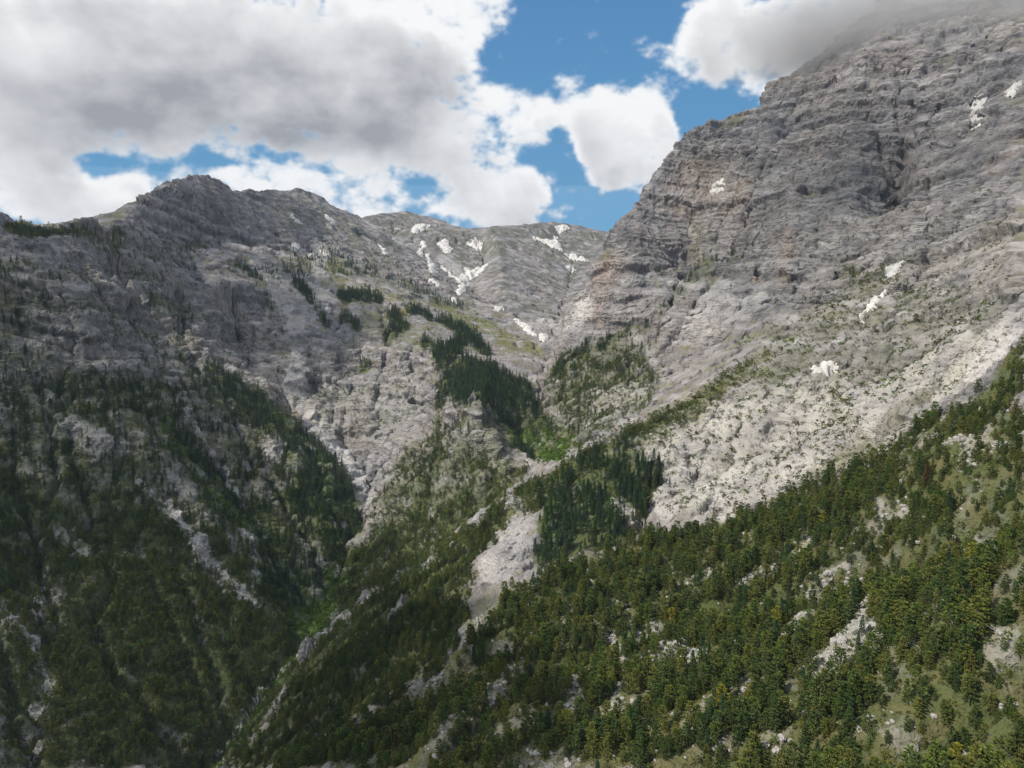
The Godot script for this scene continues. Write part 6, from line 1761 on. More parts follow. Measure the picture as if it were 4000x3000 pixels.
	["grass", 0.9, -374,-1521,73,22,80, -363,-1496,73,19,82, -348,-1455,63,16,79, -332,-1418,34,14,79, -310,-1417,30,13,82, -290,-1426,34,12,86, -268,-1430,40,12,81, -242,-1410,40,12,79, -221,-1417,38,10,90, -201,-1429,43,10,87, -199,-1374,35,9,89, -201,-1348,25,10,92, -205,-1333,26,10,87, -208,-1317,30,11,85, -211,-1299,30,11,86, -209,-1252,37,11,81],
	["grass", 0.8, 40,-819,31,9,81, 45,-817,28,8,81, 50,-815,23,7,80, 56,-808,27,7,82, 61,-806,22,7,82, 66,-804,23,7,84, 67,-781,27,6,86, 67,-763,15,6,84, 68,-706,7,5,-154, 57,-595,8,5,88, 58,-589,4,4,158, 59,-583,5,3,81],
	["pine", 0.95, 187,-276,8,3,101, 190,-276,8,3,104, 194,-277,9,3,106, 196,-277,10,3,105, 194,-272,10,3,108, 191,-267,10,3,107, 188,-264,10,4,110, 186,-260,8,4,109, 120,-168,202,3,125, 181,-257,7,4,94, 178,-259,7,5,99, 175,-259,9,4,100, 176,-254,7,5,105, 176,-250,11,4,113, 175,-243,13,4,116, 174,-238,9,3,123],
	["bush", 0.9, 189,-274,11,4,104, 185,-265,11,4,106, 183,-258,7,4,93, 180,-252,10,5,113, 180,-256,6,5,76, 179,-259,8,4,101, 179,-265,10,4,104, 179,-271,10,4,106, 179,-277,9,3,103],
	["pine", 0.9, -31,-315,9,3,69, -33,-314,8,3,69, -35,-312,6,3,57, -37,-312,7,4,63, -40,-311,7,3,46, -42,-311,6,3,-139, -44,-309,7,4,49, -46,-307,10,4,66, -48,-304,13,4,72, -48,-297,13,4,78, -49,-290,7,4,61, -51,-287,10,4,66],
	["bush", 0.8, -27,-314,7,3,60, -29,-313,8,3,62, -31,-314,9,3,65, -33,-312,7,3,58, -35,-312,8,4,60, -38,-311,6,3,46, -40,-310,8,4,58, -41,-308,8,4,63, -43,-306,11,4,70, -44,-302,13,4,72, -44,-295,13,4,74, -45,-289,10,4,70],
	["pine", 0.9, -60,-282,12,4,60, -54,-278,12,5,63, -48,-273,13,4,65, -43,-266,14,4,65, -37,-259,10,4,59],
	["pine", 0.95, 213,-299,7,3,112, 208,-295,13,4,107, 201,-292,15,5,107, 200,-281,14,3,116, 202,-344,34,6,114, 191,-304,21,5,111, 192,-287,14,5,108, 193,-273,13,4,108, 180,-314,21,6,108, 181,-296,18,5,106, 183,-282,11,5,100, 186,-269,13,5,106, 188,-261,9,3,116, 169,-329,25,7,107, 170,-308,21,6,106, 172,-290,13,5,99, 176,-278,11,5,101, 179,-265,12,5,105, 182,-256,8,5,103, 146,-353,32,8,107, 151,-335,26,7,107, 156,-316,22,6,106, 160,-299,16,6,102, 164,-286,11,5,94, 168,-273,13,5,103, 171,-261,10,5,102, 175,-251,12,5,111, 177,-244,13,3,121, 123,-351,28,8,102, 130,-332,21,7,101, 138,-318,17,7,100, 144,-305,13,6,95, 151,-292,11,5,92, 156,-281,10,5,91, 160,-269,12,5,98, 164,-258,8,5,95, 167,-247,13,4,111, 170,-237,15,4,117, 63,-367,16,10,101, 76,-364,23,9,95, 88,-353,26,9,98, 100,-342,23,8,100, 110,-331,20,8,99, 119,-319,16,7,98, 127,-307,14,7,98, 135,-296,14,7,101, 142,-286,11,6,96, 149,-278,10,5,87, 154,-267,8,4,84, 158,-256,9,5,91, 161,-245,15,5,116, 148,-209,8,4,108, 148,-203,9,3,115, 24,-355,14,10,97, 38,-355,20,9,92, 52,-349,20,9,94, 65,-342,20,9,94, 76,-332,19,8,93, 88,-323,15,8,96, 99,-315,15,8,96, 108,-306,13,7,94, 117,-296,15,6,97, 125,-286,12,7,102, 133,-279,11,7,109, 141,-272,16,6,113, 147,-264,14,6,115, 144,-240,32,5,119, 140,-217,14,5,123, 142,-207,11,4,111, 143,-198,9,3,110, 3,-342,13,8,98, 16,-340,13,9,82, 29,-335,17,8,84, 42,-328,15,9,90, 55,-323,16,8,91, 66,-316,13,8,89, 78,-309,14,8,93, 89,-303,12,8,100, 100,-298,9,7,74, 108,-289,11,7,90, 116,-281,10,6,96, 122,-265,25,6,110, 125,-252,26,6,111, 126,-233,22,5,113, 128,-220,13,5,112, 131,-211,12,4,110, 134,-202,10,4,112, 137,-194,9,4,110, 138,-189,8,3,119, -5,-328,13,9,79, 8,-324,14,8,82, 21,-319,16,8,82, 34,-313,14,8,87, 46,-307,13,8,92, 58,-303,13,8,90, 69,-296,15,8,97, 79,-288,19,7,98, 88,-280,25,7,106, 96,-266,24,6,111, 100,-251,14,6,106, 106,-241,14,6,103, 111,-230,18,5,106, 114,-218,13,5,111, 119,-211,11,5,110, 123,-203,10,4,110, 126,-195,9,4,109, 129,-188,8,4,111, 133,-183,7,4,117, -12,-315,9,8,-161, 1,-311,15,8,76, 14,-303,16,8,81, 26,-297,13,8,89, 38,-294,15,8,92, 49,-286,20,7,93, 59,-277,25,7,96, 67,-263,14,7,106, 76,-258,17,6,99, 84,-250,16,6,101, 91,-240,15,6,103, 97,-231,14,5,103, 102,-220,13,5,101, 106,-211,8,5,93, 111,-204,8,4,101, 115,-197,8,4,104, 119,-190,8,4,105, 123,-184,7,4,101, 127,-179,5,4,103, 130,-176,4,3,134, -17,-298,19,8,80, -5,-292,23,8,84, 7,-287,15,8,86, 19,-282,16,8,88, 30,-275,20,7,90, 40,-265,14,7,89, 50,-259,14,6,89, 59,-251,12,6,91, 67,-243,14,6,95, 75,-235,14,6,99, 82,-228,13,6,100, 88,-220,11,5,101, 94,-213,10,5,98, 100,-205,8,4,97, 105,-200,7,4,99, 109,-192,8,4,99, 113,-186,7,4,103, 118,-181,5,4,92, 122,-177,4,3,59, 127,-173,4,3,-151, -22,-285,17,6,70, -10,-276,12,7,68, 1,-272,15,7,82, 12,-264,16,7,83, 23,-258,11,7,81, 33,-252,12,6,82, 42,-247,10,6,84, 51,-240,12,6,89, 59,-231,13,6,94, 67,-224,12,6,96, 74,-218,9,5,94, 81,-212,8,5,94, 87,-206,8,5,96, 93,-200,8,5,96, 98,-194,7,5,101, 103,-188,7,4,101, 108,-182,6,4,94, 113,-178,4,4,-163, 118,-175,4,3,-153, 123,-172,5,3,-165, 125,-168,11,3,121, -16,-267,10,7,70, -4,-260,14,6,73, 7,-252,12,6,79, 17,-245,15,6,84, 26,-239,16,6,90, 36,-234,15,6,96, 44,-228,15,6,91, 52,-220,12,6,92, 59,-214,9,5,94, 67,-209,9,5,100, 74,-205,9,5,98, 80,-199,9,5,103, 86,-194,7,5,95, 92,-189,7,4,96, 97,-183,7,4,94, 102,-179,5,4,83, 107,-176,4,3,-173, 114,-174,4,3,-152, 118,-169,9,4,113, 120,-163,10,3,123, -20,-259,10,6,58, -9,-249,17,6,76, 1,-239,16,6,81, 11,-232,13,6,80, 20,-226,9,6,76, 29,-221,9,5,76, 37,-216,9,6,83, 45,-210,10,5,89, 53,-205,9,5,92, 60,-202,7,5,89, 67,-197,10,5,103],
	["pine", 0.95, 74,-193,6,4,76, 81,-190,5,4,-156, 87,-186,5,3,65, 93,-181,5,3,53, 97,-176,4,3,-139, 103,-174,4,3,-165, 109,-173,5,3,-170, 114,-166,9,3,109, 116,-161,8,3,119, 118,-157,3,3,-164],
	["pine", 0.95, -69,-445,15,9,57, -33,-310,18,6,69, -114,-455,25,9,59, -95,-443,17,9,59, -54,-321,25,7,70, -40,-305,19,6,66, -25,-284,21,6,74, -143,-462,30,8,57, -121,-444,25,9,60, -73,-320,22,7,68, -59,-307,21,7,68, -45,-295,22,6,71, -29,-268,16,6,73, -153,-456,25,8,54, -93,-321,21,7,63, -77,-305,23,7,65, -61,-291,22,6,68, -48,-278,20,6,69, -34,-262,14,5,65],
	["pine", 0.95, 15,-579,32,12,84, -104,-783,33,12,58, -73,-754,27,12,57, -50,-741,27,15,73, -13,-572,34,11,83, -145,-782,27,14,53, -115,-762,34,14,63, -87,-742,30,15,71, -44,-572,38,9,76, -184,-773,24,16,56, -154,-759,32,14,60, -126,-743,31,14,62, -89,-657,53,13,81, -53,-554,24,10,68, -191,-744,30,16,65, -163,-730,43,15,68, -130,-689,54,14,75, -84,-565,35,10,70, -63,-540,31,10,69, -41,-514,32,9,72, -168,-692,44,13,67, -115,-575,36,10,70, -93,-550,33,10,66, -70,-522,32,10,69, -49,-497,23,8,64, -125,-564,38,10,65, -101,-533,37,9,68, -77,-504,31,9,68, -56,-483,23,9,65, -39,-471,15,9,66, -162,-586,37,10,63, -131,-544,38,10,67, -104,-506,37,9,69, -83,-486,24,9,63, -63,-469,23,9,65, -49,-458,15,8,78, -168,-567,39,10,64, -132,-512,44,9,67, -109,-485,26,9,63, -89,-470,23,9,64, -70,-454,21,8,64, -39,-341,15,5,82, -212,-601,28,11,59, -169,-537,45,10,69, -135,-487,30,9,61, -114,-469,21,8,57, -94,-454,23,8,61, -78,-445,15,9,57, -215,-578,35,10,61, -165,-499,27,7,56, -142,-475,27,7,56, -119,-456,22,8,56, -101,-443,20,8,63, -220,-561,32,10,58, -171,-489,32,7,58, -147,-465,27,7,56, -126,-447,22,8,57, -209,-515,41,8,60, -178,-479,34,7,57, -155,-457,25,8,57],
	["fir", 0.9, 94,-586,11,9,65, 72,-580,14,9,81, 86,-574,12,9,91, 99,-568,13,9,80, 112,-564,9,8,50, 49,-573,14,9,74, 63,-566,12,8,60, 77,-560,11,9,96, 90,-555,13,8,81, 103,-552,12,8,125, 117,-550,15,8,88, 28,-566,16,8,78, 41,-558,15,8,78, 55,-553,15,9,93, 68,-547,15,8,80, 81,-539,16,8,94, 94,-537,13,9,105, 107,-536,14,8,90, 33,-542,16,9,88, 47,-539,13,8,77, 59,-532,13,8,82, 72,-526,13,7,78, 84,-520,12,8,94, 98,-521,15,8,109, 26,-523,15,8,83, 38,-519,19,8,90, 51,-514,17,8,92, 64,-513,11,8,95, 76,-509,10,8,72, 89,-506,9,8,77, 31,-505,13,7,67, 43,-501,8,8,97, 56,-501,10,7,144, 69,-500,8,8,-151, 24,-497,11,7,65, 36,-493,8,5,176],
	["pine", 0.95, -414,-716,22,15,-139, -387,-720,24,16,-138, -481,-667,24,12,66, -463,-679,25,14,-136, -439,-684,23,15,46, -413,-689,24,16,49, -388,-694,25,16,47, -361,-698,20,16,-135, -338,-708,23,17,57, -312,-716,23,17,79, -466,-635,25,7,61, -457,-648,26,14,61, -435,-655,27,14,47, -411,-659,26,14,46, -386,-664,24,15,50, -363,-671,20,16,61, -340,-680,19,16,60, -315,-686,17,14,176, -291,-696,21,17,53, -268,-710,32,15,89, -447,-616,23,12,60, -431,-628,23,14,51, -408,-632,23,14,-135, -385,-636,18,15,56, -362,-642,21,15,47, -340,-652,21,15,64, -318,-661,20,16,71, -294,-669,20,16,56, -269,-676,17,17,49, -247,-692,29,14,93, -432,-586,19,7,58, -423,-596,23,13,64, -407,-608,23,13,-138, -384,-612,17,14,63, -362,-618,22,13,-138, -339,-622,19,15,54, -319,-633,19,15,63, -296,-642,18,16,58, -273,-650,17,16,97, -250,-660,18,15,110, -228,-676,25,15,97, -415,-568,18,11,52, -403,-582,21,12,66, -382,-587,21,12,-140, -362,-594,20,13,49, -339,-598,18,14,-136, -318,-605,17,14,69, -298,-616,16,15,56, -277,-626,16,15,98, -254,-633,17,16,60, -231,-643,19,16,89, -208,-650,31,16,65, -408,-549,14,7,52, -396,-554,17,12,64, -379,-563,21,12,-135, -358,-567,19,13,48, -339,-574,19,13,49, -318,-581,15,14,63, -300,-591,17,13,93, -280,-602,15,15,-153, -259,-610,16,15,-137, -236,-619,16,14,151, -212,-620,31,14,58, -393,-534,16,10,46, -377,-542,16,12,51, -357,-546,18,12,-142, -337,-549,18,13,54, -319,-559,19,13,67, -300,-568,16,13,-139, -282,-578,17,13,92, -262,-589,15,14,-172, -240,-595,17,15,68, -218,-599,29,13,59, -385,-514,18,6,61, -375,-521,17,11,46, -356,-525,18,11,-145, -336,-528,17,11,-143, -316,-531,16,12,47, -300,-543,20,12,77, -283,-555,14,11,123, -265,-567,15,13,111, -246,-576,15,11,180, -371,-500,18,9,65, -356,-508,18,10,-146, -336,-509,15,11,-150, -317,-513,14,10,-157, -298,-518,14,12,55, -284,-533,18,11,91, -268,-546,13,11,155, -250,-558,15,9,126, -361,-480,10,6,50, -356,-491,16,11,61, -338,-495,14,9,-170, -320,-499,13,9,180, -301,-503,14,9,-176, -283,-510,14,10,115, -271,-527,16,9,110, -255,-540,14,14,-158],
	["pine", 0.42, -569,-794,9,7,95, -555,-802,15,9,148, -537,-815,15,7,137, -517,-827,15,8,165, -493,-837,16,12,134, -556,-783,17,12,68, -539,-796,17,14,81, -520,-809,18,15,46, -496,-814,23,15,-137, -473,-824,25,16,60, -452,-838,32,16,69, -431,-854,25,17,75, -412,-874,28,15,88, -393,-900,29,16,86, -373,-927,32,16,91, -351,-955,31,17,88, -548,-761,15,7,69, -536,-771,15,14,-137, -518,-783,20,15,58, -496,-789,22,13,-140, -470,-793,25,15,57, -447,-800,19,16,51, -428,-817,25,14,84, -410,-838,22,14,94, -393,-864,23,11,106, -373,-887,22,14,111, -351,-911,26,15,100, -326,-928,34,19,77, -536,-751,13,12,103, -518,-760,14,13,156, -498,-770,15,12,-177, -472,-770,24,10,-152, -447,-774,17,13,104, -427,-787,16,12,171, -407,-801,26,16,75, -391,-825,31,12,88, -376,-857,24,13,99, -353,-874,22,17,103, -329,-891,23,19,71, -301,-900,27,17,97, -532,-734,12,7,75, -519,-741,16,12,-166, -499,-750,17,14,57, -478,-756,19,12,-149, -452,-758,15,8,164, -431,-768,15,13,141, -408,-773,19,13,-154, -386,-783,23,14,86, -371,-813,33,12,87, -358,-846,28,15,87, -334,-862,21,17,106, -309,-873,19,15,172, -280,-879,19,18,-162, -255,-895,28,17,95, -519,-723,17,12,65, -499,-729,16,11,-165, -477,-734,20,13,-142, -457,-742,17,14,-152, -434,-747,18,14,-151, -410,-751,20,13,-145, -386,-756,16,15,46, -234,-497,678,7,65, -351,-795,42,14,80, -337,-827,28,16,80, -313,-840,26,17,72, -287,-851,25,18,79, -261,-862,20,18,105, -233,-871,22,19,74, -509,-698,20,6,64, -501,-710,19,13,48, -478,-714,19,12,-148, -456,-718,17,14,73, -436,-727,18,13,-149, -413,-731,17,13,-152, -389,-735,17,13,-153, -367,-741,17,14,-147, -345,-750,17,15,92, -329,-773,39,13,82, -316,-809,29,16,82, -291,-818,18,17,-146, -266,-830,23,17,94, -240,-837,26,18,64, -213,-850,27,16,101, -325,-733,19,15,59, -308,-753,36,14,82, -293,-782,37,15,80, -270,-796,22,17,69, -245,-806,24,17,75, -218,-811,23,17,97, -194,-825,28,18,75, -286,-729,28,14,84, -272,-758,34,14,85, -249,-772,21,16,75, -224,-780,22,17,79, -200,-791,24,17,90],
	["fir", 0.42, -569,-794,9,7,95, -555,-802,15,9,148, -537,-815,15,7,137, -517,-827,15,8,165, -493,-837,16,12,134, -417,-924,40,16,79, -399,-953,43,18,78, -556,-783,17,12,68, -539,-796,17,14,81, -520,-809,18,15,46, -496,-814,23,15,-137, -473,-824,25,16,60, -452,-838,32,16,69, -431,-854,25,17,75, -412,-874,28,15,88, -393,-900,29,16,86, -373,-927,32,16,91, -351,-955,31,17,88, -548,-761,15,7,69, -536,-771,15,14,-137, -518,-783,20,15,58, -496,-789,22,13,-140, -470,-793,25,15,57, -447,-800,19,16,51, -428,-817,25,14,84, -410,-838,22,14,94, -393,-864,23,11,106, -373,-887,22,14,111, -351,-911,26,15,100, -326,-928,34,19,77, -536,-751,13,12,103, -518,-760,14,13,156, -498,-770,15,12,-177, -472,-770,24,10,-152, -447,-774,17,13,104, -427,-787,16,12,171, -407,-801,26,16,75, -391,-825,31,12,88, -376,-857,24,13,99, -353,-874,22,17,103, -329,-891,23,19,71, -301,-900,27,17,97, -532,-734,12,7,75, -519,-741,16,12,-166, -499,-750,17,14,57, -478,-756,19,12,-149, -452,-758,15,8,164, -431,-768,15,13,141, -408,-773,19,13,-154, -386,-783,23,14,86, -371,-813,33,12,87, -358,-846,28,15,87, -334,-862,21,17,106, -309,-873,19,15,172, -280,-879,19,18,-162, -255,-895,28,17,95, -477,-734,20,13,-142, -457,-742,17,14,-152, -434,-747,18,14,-151, -410,-751,20,13,-145, -386,-756,16,15,46, -234,-497,678,7,65, -351,-795,42,14,80, -337,-827,28,16,80, -313,-840,26,17,72, -287,-851,25,18,79, -261,-862,20,18,105, -233,-871,22,19,74, -413,-731,17,13,-152, -389,-735,17,13,-153, -367,-741,17,14,-147, -345,-750,17,15,92, -329,-773,39,13,82, -316,-809,29,16,82, -291,-818,18,17,-146, -266,-830,23,17,94, -240,-837,26,18,64, -213,-850,27,16,101, -325,-733,19,15,59, -308,-753,36,14,82, -293,-782,37,15,80, -270,-796,22,17,69, -245,-806,24,17,75, -218,-811,23,17,97, -194,-825,28,18,75, -286,-729,28,14,84, -272,-758,34,14,85, -249,-772,21,16,75, -224,-780,22,17,79, -200,-791,24,17,90],
	["pine", 0.3, -96,-874,34,10,66, -73,-837,40,7,70, -130,-889,28,7,58, -105,-860,27,11,64, -82,-835,31,7,67, -61,-807,15,6,-143, -43,-807,12,7,165, -139,-886,24,9,56, -116,-859,31,6,59, -92,-831,29,8,61, -71,-804,19,8,55, -51,-797,13,9,-155, -33,-792,20,12,83, -15,-781,32,10,79, -146,-865,31,11,68, -123,-844,35,10,70, -102,-823,22,9,61, -79,-800,19,6,50, -60,-789,15,7,-140, -41,-774,20,8,61, -23,-766,16,10,65, -6,-751,22,8,67, 11,-734,33,10,87, -154,-850,28,7,58, -131,-828,22,8,54, -109,-812,16,7,-141, -89,-796,23,7,57, -69,-781,17,9,55, -50,-767,18,8,57, -32,-756,16,9,58, -16,-746,17,9,72, 5,-607,25,9,84, -162,-839,29,9,62, -139,-819,21,9,55, -118,-807,17,7,-137, -98,-790,23,7,58, -77,-771,17,8,53, -58,-755,18,9,58, -146,-805,20,10,58],
	["fir", 0.95, -68,-1034,22,10,74, -50,-1026,34,11,85, -32,-1028,39,11,90, -57,-990,38,10,81, -38,-962,33,11,90, -22,-987,34,10,98, -6,-998,26,11,92, -29,-922,35,9,95, -13,-955,39,10,94, 4,-968,33,12,94, 20,-969,30,11,91, -20,-902,26,8,103, -6,-915,18,9,106, 12,-926,23,9,97, 27,-934,27,10,98, -12,-893,20,8,103, 3,-902,15,9,119, 18,-905,15,10,91, 34,-904,28,10,86, -6,-875,26,8,104, 11,-890,10,9,116, 26,-883,20,9,76, 40,-870,20,8,74, 4,-873,26,8,108, 18,-874,18,8,70, 32,-861,17,8,67, 46,-839,27,7,79, 11,-847,27,6,104, 24,-857,14,6,58, 39,-825,27,7,82, 51,-801,28,7,81, 30,-797,28,9,87, 42,-776,32,8,89],
	["bush", 0.55, 27,-220,32,3,98, 84,-1011,35,10,76, 102,-984,27,10,70, 126,-967,16,11,50, 143,-948,29,11,80, 160,-923,32,12,89, 71,-991,41,12,82, 90,-964,29,12,80, 111,-946,30,14,91, 131,-928,40,11,89, 147,-903,32,11,86, 162,-874,30,11,88, 58,-963,33,12,79, 78,-941,30,12,81, 96,-919,31,11,80, 116,-896,37,12,90, 133,-876,40,12,92, 147,-845,39,12,94, 161,-821,39,12,97, 66,-922,28,11,76, 84,-894,37,11,85, 101,-860,42,12,87, 118,-825,30,11,88, 131,-800,36,11,91, 144,-774,35,11,97, 72,-869,38,11,85, 89,-842,33,10,83, 105,-807,37,10,87, 119,-778,28,10,85, 130,-753,32,8,89, 77,-817,35,11,88, 92,-779,37,11,89, 105,-752,40,9,98],
	["fir", 0.25, 158,-977,15,10,-150, 177,-962,18,8,56, 19,-171,17,3,99, 127,-976,18,10,55, 146,-964,19,12,71, 164,-947,29,13,88, 182,-925,36,11,89, 73,-1018,41,11,81, 92,-986,29,11,78, 21,-176,26,3,100, 134,-951,28,11,83, 150,-925,32,11,84, 166,-898,34,11,89, 61,-987,38,13,87, 80,-964,32,12,80, 98,-943,28,12,81, 119,-927,39,13,89, 137,-901,34,12,89, 152,-873,37,11,90, 67,-940,27,12,76, 86,-919,31,11,82, 104,-895,37,13,89, 123,-875,40,12,93, 137,-835,42,11,95, 56,-925,30,12,78, 75,-896,36,11,81, 91,-865,35,11,83, 107,-830,31,10,83, 63,-866,37,12,88, 79,-843,37,11,87, 96,-808,35,10,88, 68,-815,32,10,82],
	["bush", 0.75, 54,-155,18,3,110, 246,-679,17,4,101, 232,-672,13,5,105, 219,-669,17,5,99, 224,-661,12,5,103, 204,-660,14,5,111, 210,-656,14,5,101, 189,-651,8,5,93, 196,-648,7,5,99, 203,-643,11,5,100, 175,-642,9,5,104, 182,-639,11,5,105, 189,-637,13,5,102, 161,-633,12,5,103, 168,-632,11,5,97, 175,-627,10,5,102, 181,-623,13,5,100, 148,-624,8,4,92, 154,-621,8,5,96, 161,-619,8,5,103, 168,-617,10,5,100, 127,-621,11,5,105, 135,-620,9,5,99, 141,-616,9,5,92, 148,-613,8,5,95, 155,-611,6,5,101, 162,-609,10,5,97, 114,-614,8,5,89, 121,-611,6,5,110, 129,-610,8,5,99, 136,-608,9,5,99, 143,-605,8,5,100, 150,-604,5,5,125, 94,-607,10,5,101, 102,-607,8,5,103, 109,-606,7,5,98, 116,-604,7,5,87, 123,-601,8,5,94, 130,-597,9,5,88, 136,-592,10,5,96, 89,-598,5,5,143, 97,-598,6,5,103, 104,-597,7,5,100, 111,-596,7,5,94, 118,-592,8,5,89, 124,-589,7,5,97, 131,-586,7,4,78, 78,-598,5,4,-143, 85,-594,5,3,-137, 92,-592,5,4,-169, 99,-590,6,5,72, 106,-588,7,5,99, 113,-585,8,4,83, 120,-582,5,5,116, 66,-595,6,4,49, 74,-593,5,5,47, 81,-591,7,4,70, 88,-587,6,5,71, 95,-585,6,4,74, 101,-581,6,4,71, 62,-589,6,5,129, 69,-587,7,4,84, 76,-584,8,5,80, 83,-581,7,4,91, 51,-586,7,4,62, 58,-582,6,4,77, 65,-580,7,5,75, 71,-576,7,4,81, 40,-586,9,4,78, 47,-581,8,4,74, 54,-576,7,4,72, 29,-582,11,5,83, 36,-578,8,5,79],
	["grass", 0.6, 54,-155,18,3,110, 246,-679,17,4,101, 232,-672,13,5,105, 219,-669,17,5,99, 224,-661,12,5,103, 204,-660,14,5,111, 210,-656,14,5,101, 189,-651,8,5,93, 196,-648,7,5,99, 203,-643,11,5,100, 175,-642,9,5,104, 182,-639,11,5,105, 189,-637,13,5,102, 161,-633,12,5,103, 168,-632,11,5,97, 175,-627,10,5,102, 181,-623,13,5,100, 148,-624,8,4,92, 154,-621,8,5,96, 161,-619,8,5,103, 168,-617,10,5,100, 127,-621,11,5,105, 135,-620,9,5,99, 141,-616,9,5,92, 148,-613,8,5,95, 155,-611,6,5,101, 162,-609,10,5,97, 114,-614,8,5,89, 121,-611,6,5,110, 129,-610,8,5,99, 136,-608,9,5,99, 143,-605,8,5,100, 150,-604,5,5,125, 94,-607,10,5,101, 102,-607,8,5,103, 109,-606,7,5,98, 116,-604,7,5,87, 123,-601,8,5,94, 130,-597,9,5,88, 136,-592,10,5,96, 89,-598,5,5,143, 97,-598,6,5,103, 104,-597,7,5,100, 111,-596,7,5,94, 118,-592,8,5,89, 124,-589,7,5,97, 131,-586,7,4,78, 78,-598,5,4,-143, 85,-594,5,3,-137, 92,-592,5,4,-169, 99,-590,6,5,72, 106,-588,7,5,99, 113,-585,8,4,83, 120,-582,5,5,116, 66,-595,6,4,49, 74,-593,5,5,47, 81,-591,7,4,70, 88,-587,6,5,71, 95,-585,6,4,74, 101,-581,6,4,71, 62,-589,6,5,129, 69,-587,7,4,84, 76,-584,8,5,80, 83,-581,7,4,91, 51,-586,7,4,62, 58,-582,6,4,77, 65,-580,7,5,75, 71,-576,7,4,81, 40,-586,9,4,78, 47,-581,8,4,74, 54,-576,7,4,72, 29,-582,11,5,83, 36,-578,8,5,79],
	["bush", 0.55, 243,-411,13,4,115, 238,-387,16,5,118, 238,-376,11,3,109, 229,-411,13,5,112, 228,-394,21,5,125, 204,-337,16,3,112, 226,-413,11,3,98, 217,-381,16,3,116, 222,-433,13,3,96, 222,-415,10,3,93, 202,-361,7,5,127, 216,-450,15,4,96, 219,-435,12,4,97, 204,-457,11,6,100, 208,-444,19,5,105, 189,-460,13,5,95, 196,-452,14,6,107, 184,-460,10,4,78],
	["leaf", 0.9, 10,-879,10,6,71, 20,-869,14,6,71, 31,-861,14,6,70, 42,-848,15,6,74, 14,-858,20,7,102, 25,-857,13,5,63, 36,-837,23,6,82, 46,-815,18,6,82, 55,-795,26,6,86, 19,-853,15,6,101, 30,-808,15,7,100, 40,-803,23,7,87, 49,-787,21,6,84, 57,-744,12,5,69, 32,-770,20,7,90, 42,-733,26,6,97, 48,-689,8,6,72],
	["leaf", 0.9, -194,-780,8,3,102, -195,-768,10,3,98, -187,-769,14,4,62, -196,-758,6,4,112, -189,-760,9,4,61, -181,-757,5,5,119, -198,-751,6,4,112, -191,-754,5,4,-139, -183,-749,11,4,64, -200,-743,5,5,100, -193,-747,10,4,82, -185,-742,15,4,65, -202,-737,5,4,148, -195,-737,7,4,53, -187,-733,11,5,69, -204,-730,8,4,87, -191,-713,4,4,102, -185,-714,5,4,52, -205,-722,10,4,63, -195,-711,8,3,54, -187,-706,12,4,64, -213,-713,8,4,94, -206,-714,10,4,58, -197,-704,13,4,63, -188,-699,13,4,66, -179,-689,11,4,62, -218,-694,7,4,87, -213,-699,10,4,84, -208,-706,11,4,78, -198,-697,16,3,62, -189,-687,11,4,64, -179,-677,10,4,68, -228,-673,6,3,101, -223,-678,7,4,90, -218,-683,8,4,83, -212,-686,8,4,79, -207,-690,9,4,81, -201,-693,12,4,67, -190,-679,15,4,66, -181,-672,9,4,59, -218,-672,7,4,83, -212,-675,8,4,76, -206,-678,9,4,75, -199,-675,15,4,65, -190,-668,10,4,61, -183,-665,7,4,60, -213,-667,5,4,68, -207,-667,6,4,61, -199,-664,10,4,60, -192,-661,9,4,64, -185,-659,9,4,67, -202,-662,6,3,-140, -193,-652,13,4,63],
	["bush", 0.22, 429,-714,58,14,109, 423,-652,52,13,112, 420,-612,45,11,116, 392,-737,55,17,107, 401,-694,49,15,108, 399,-641,60,14,116, 359,-535,55,11,120, 345,-741,77,18,109, 355,-695,63,18,111, 367,-658,65,17,115, 351,-576,58,12,113, 333,-511,54,7,113, 310,-445,30,8,116, 302,-683,57,17,106, 317,-648,53,16,108, 324,-605,49,14,109, 330,-568,47,12,111, 323,-515,54,9,115, 285,-419,45,9,120, 250,-667,52,18,101, 269,-639,43,17,105, 284,-608,44,15,104, 294,-569,44,14,107, 303,-542,36,13,113, 268,-436,41,9,114, 262,-400,47,8,115, 200,-658,53,19,103, 223,-633,47,18,102, 242,-606,38,16,102, 260,-582,42,15,103, 269,-546,45,13,107, 266,-492,52,12,114, 254,-433,45,9,110, 173,-614,35,18,100, 196,-596,33,17,95, 216,-578,28,16,100, 234,-553,42,14,105, 240,-510,59,12,108, 232,-444,38,10,110, 123,-592,28,17,92, 150,-582,27,17,98, 174,-570,27,16,103, 195,-553,32,15,96, 209,-521,52,13,102, 213,-472,30,11,99, 106,-567,21,17,82, 131,-558,19,17,104, 155,-546,25,14,84, 173,-523,37,14,96, 186,-490,38,12,99, 112,-533,28,16,90, 135,-517,33,15,100, 154,-504,28,14,93],
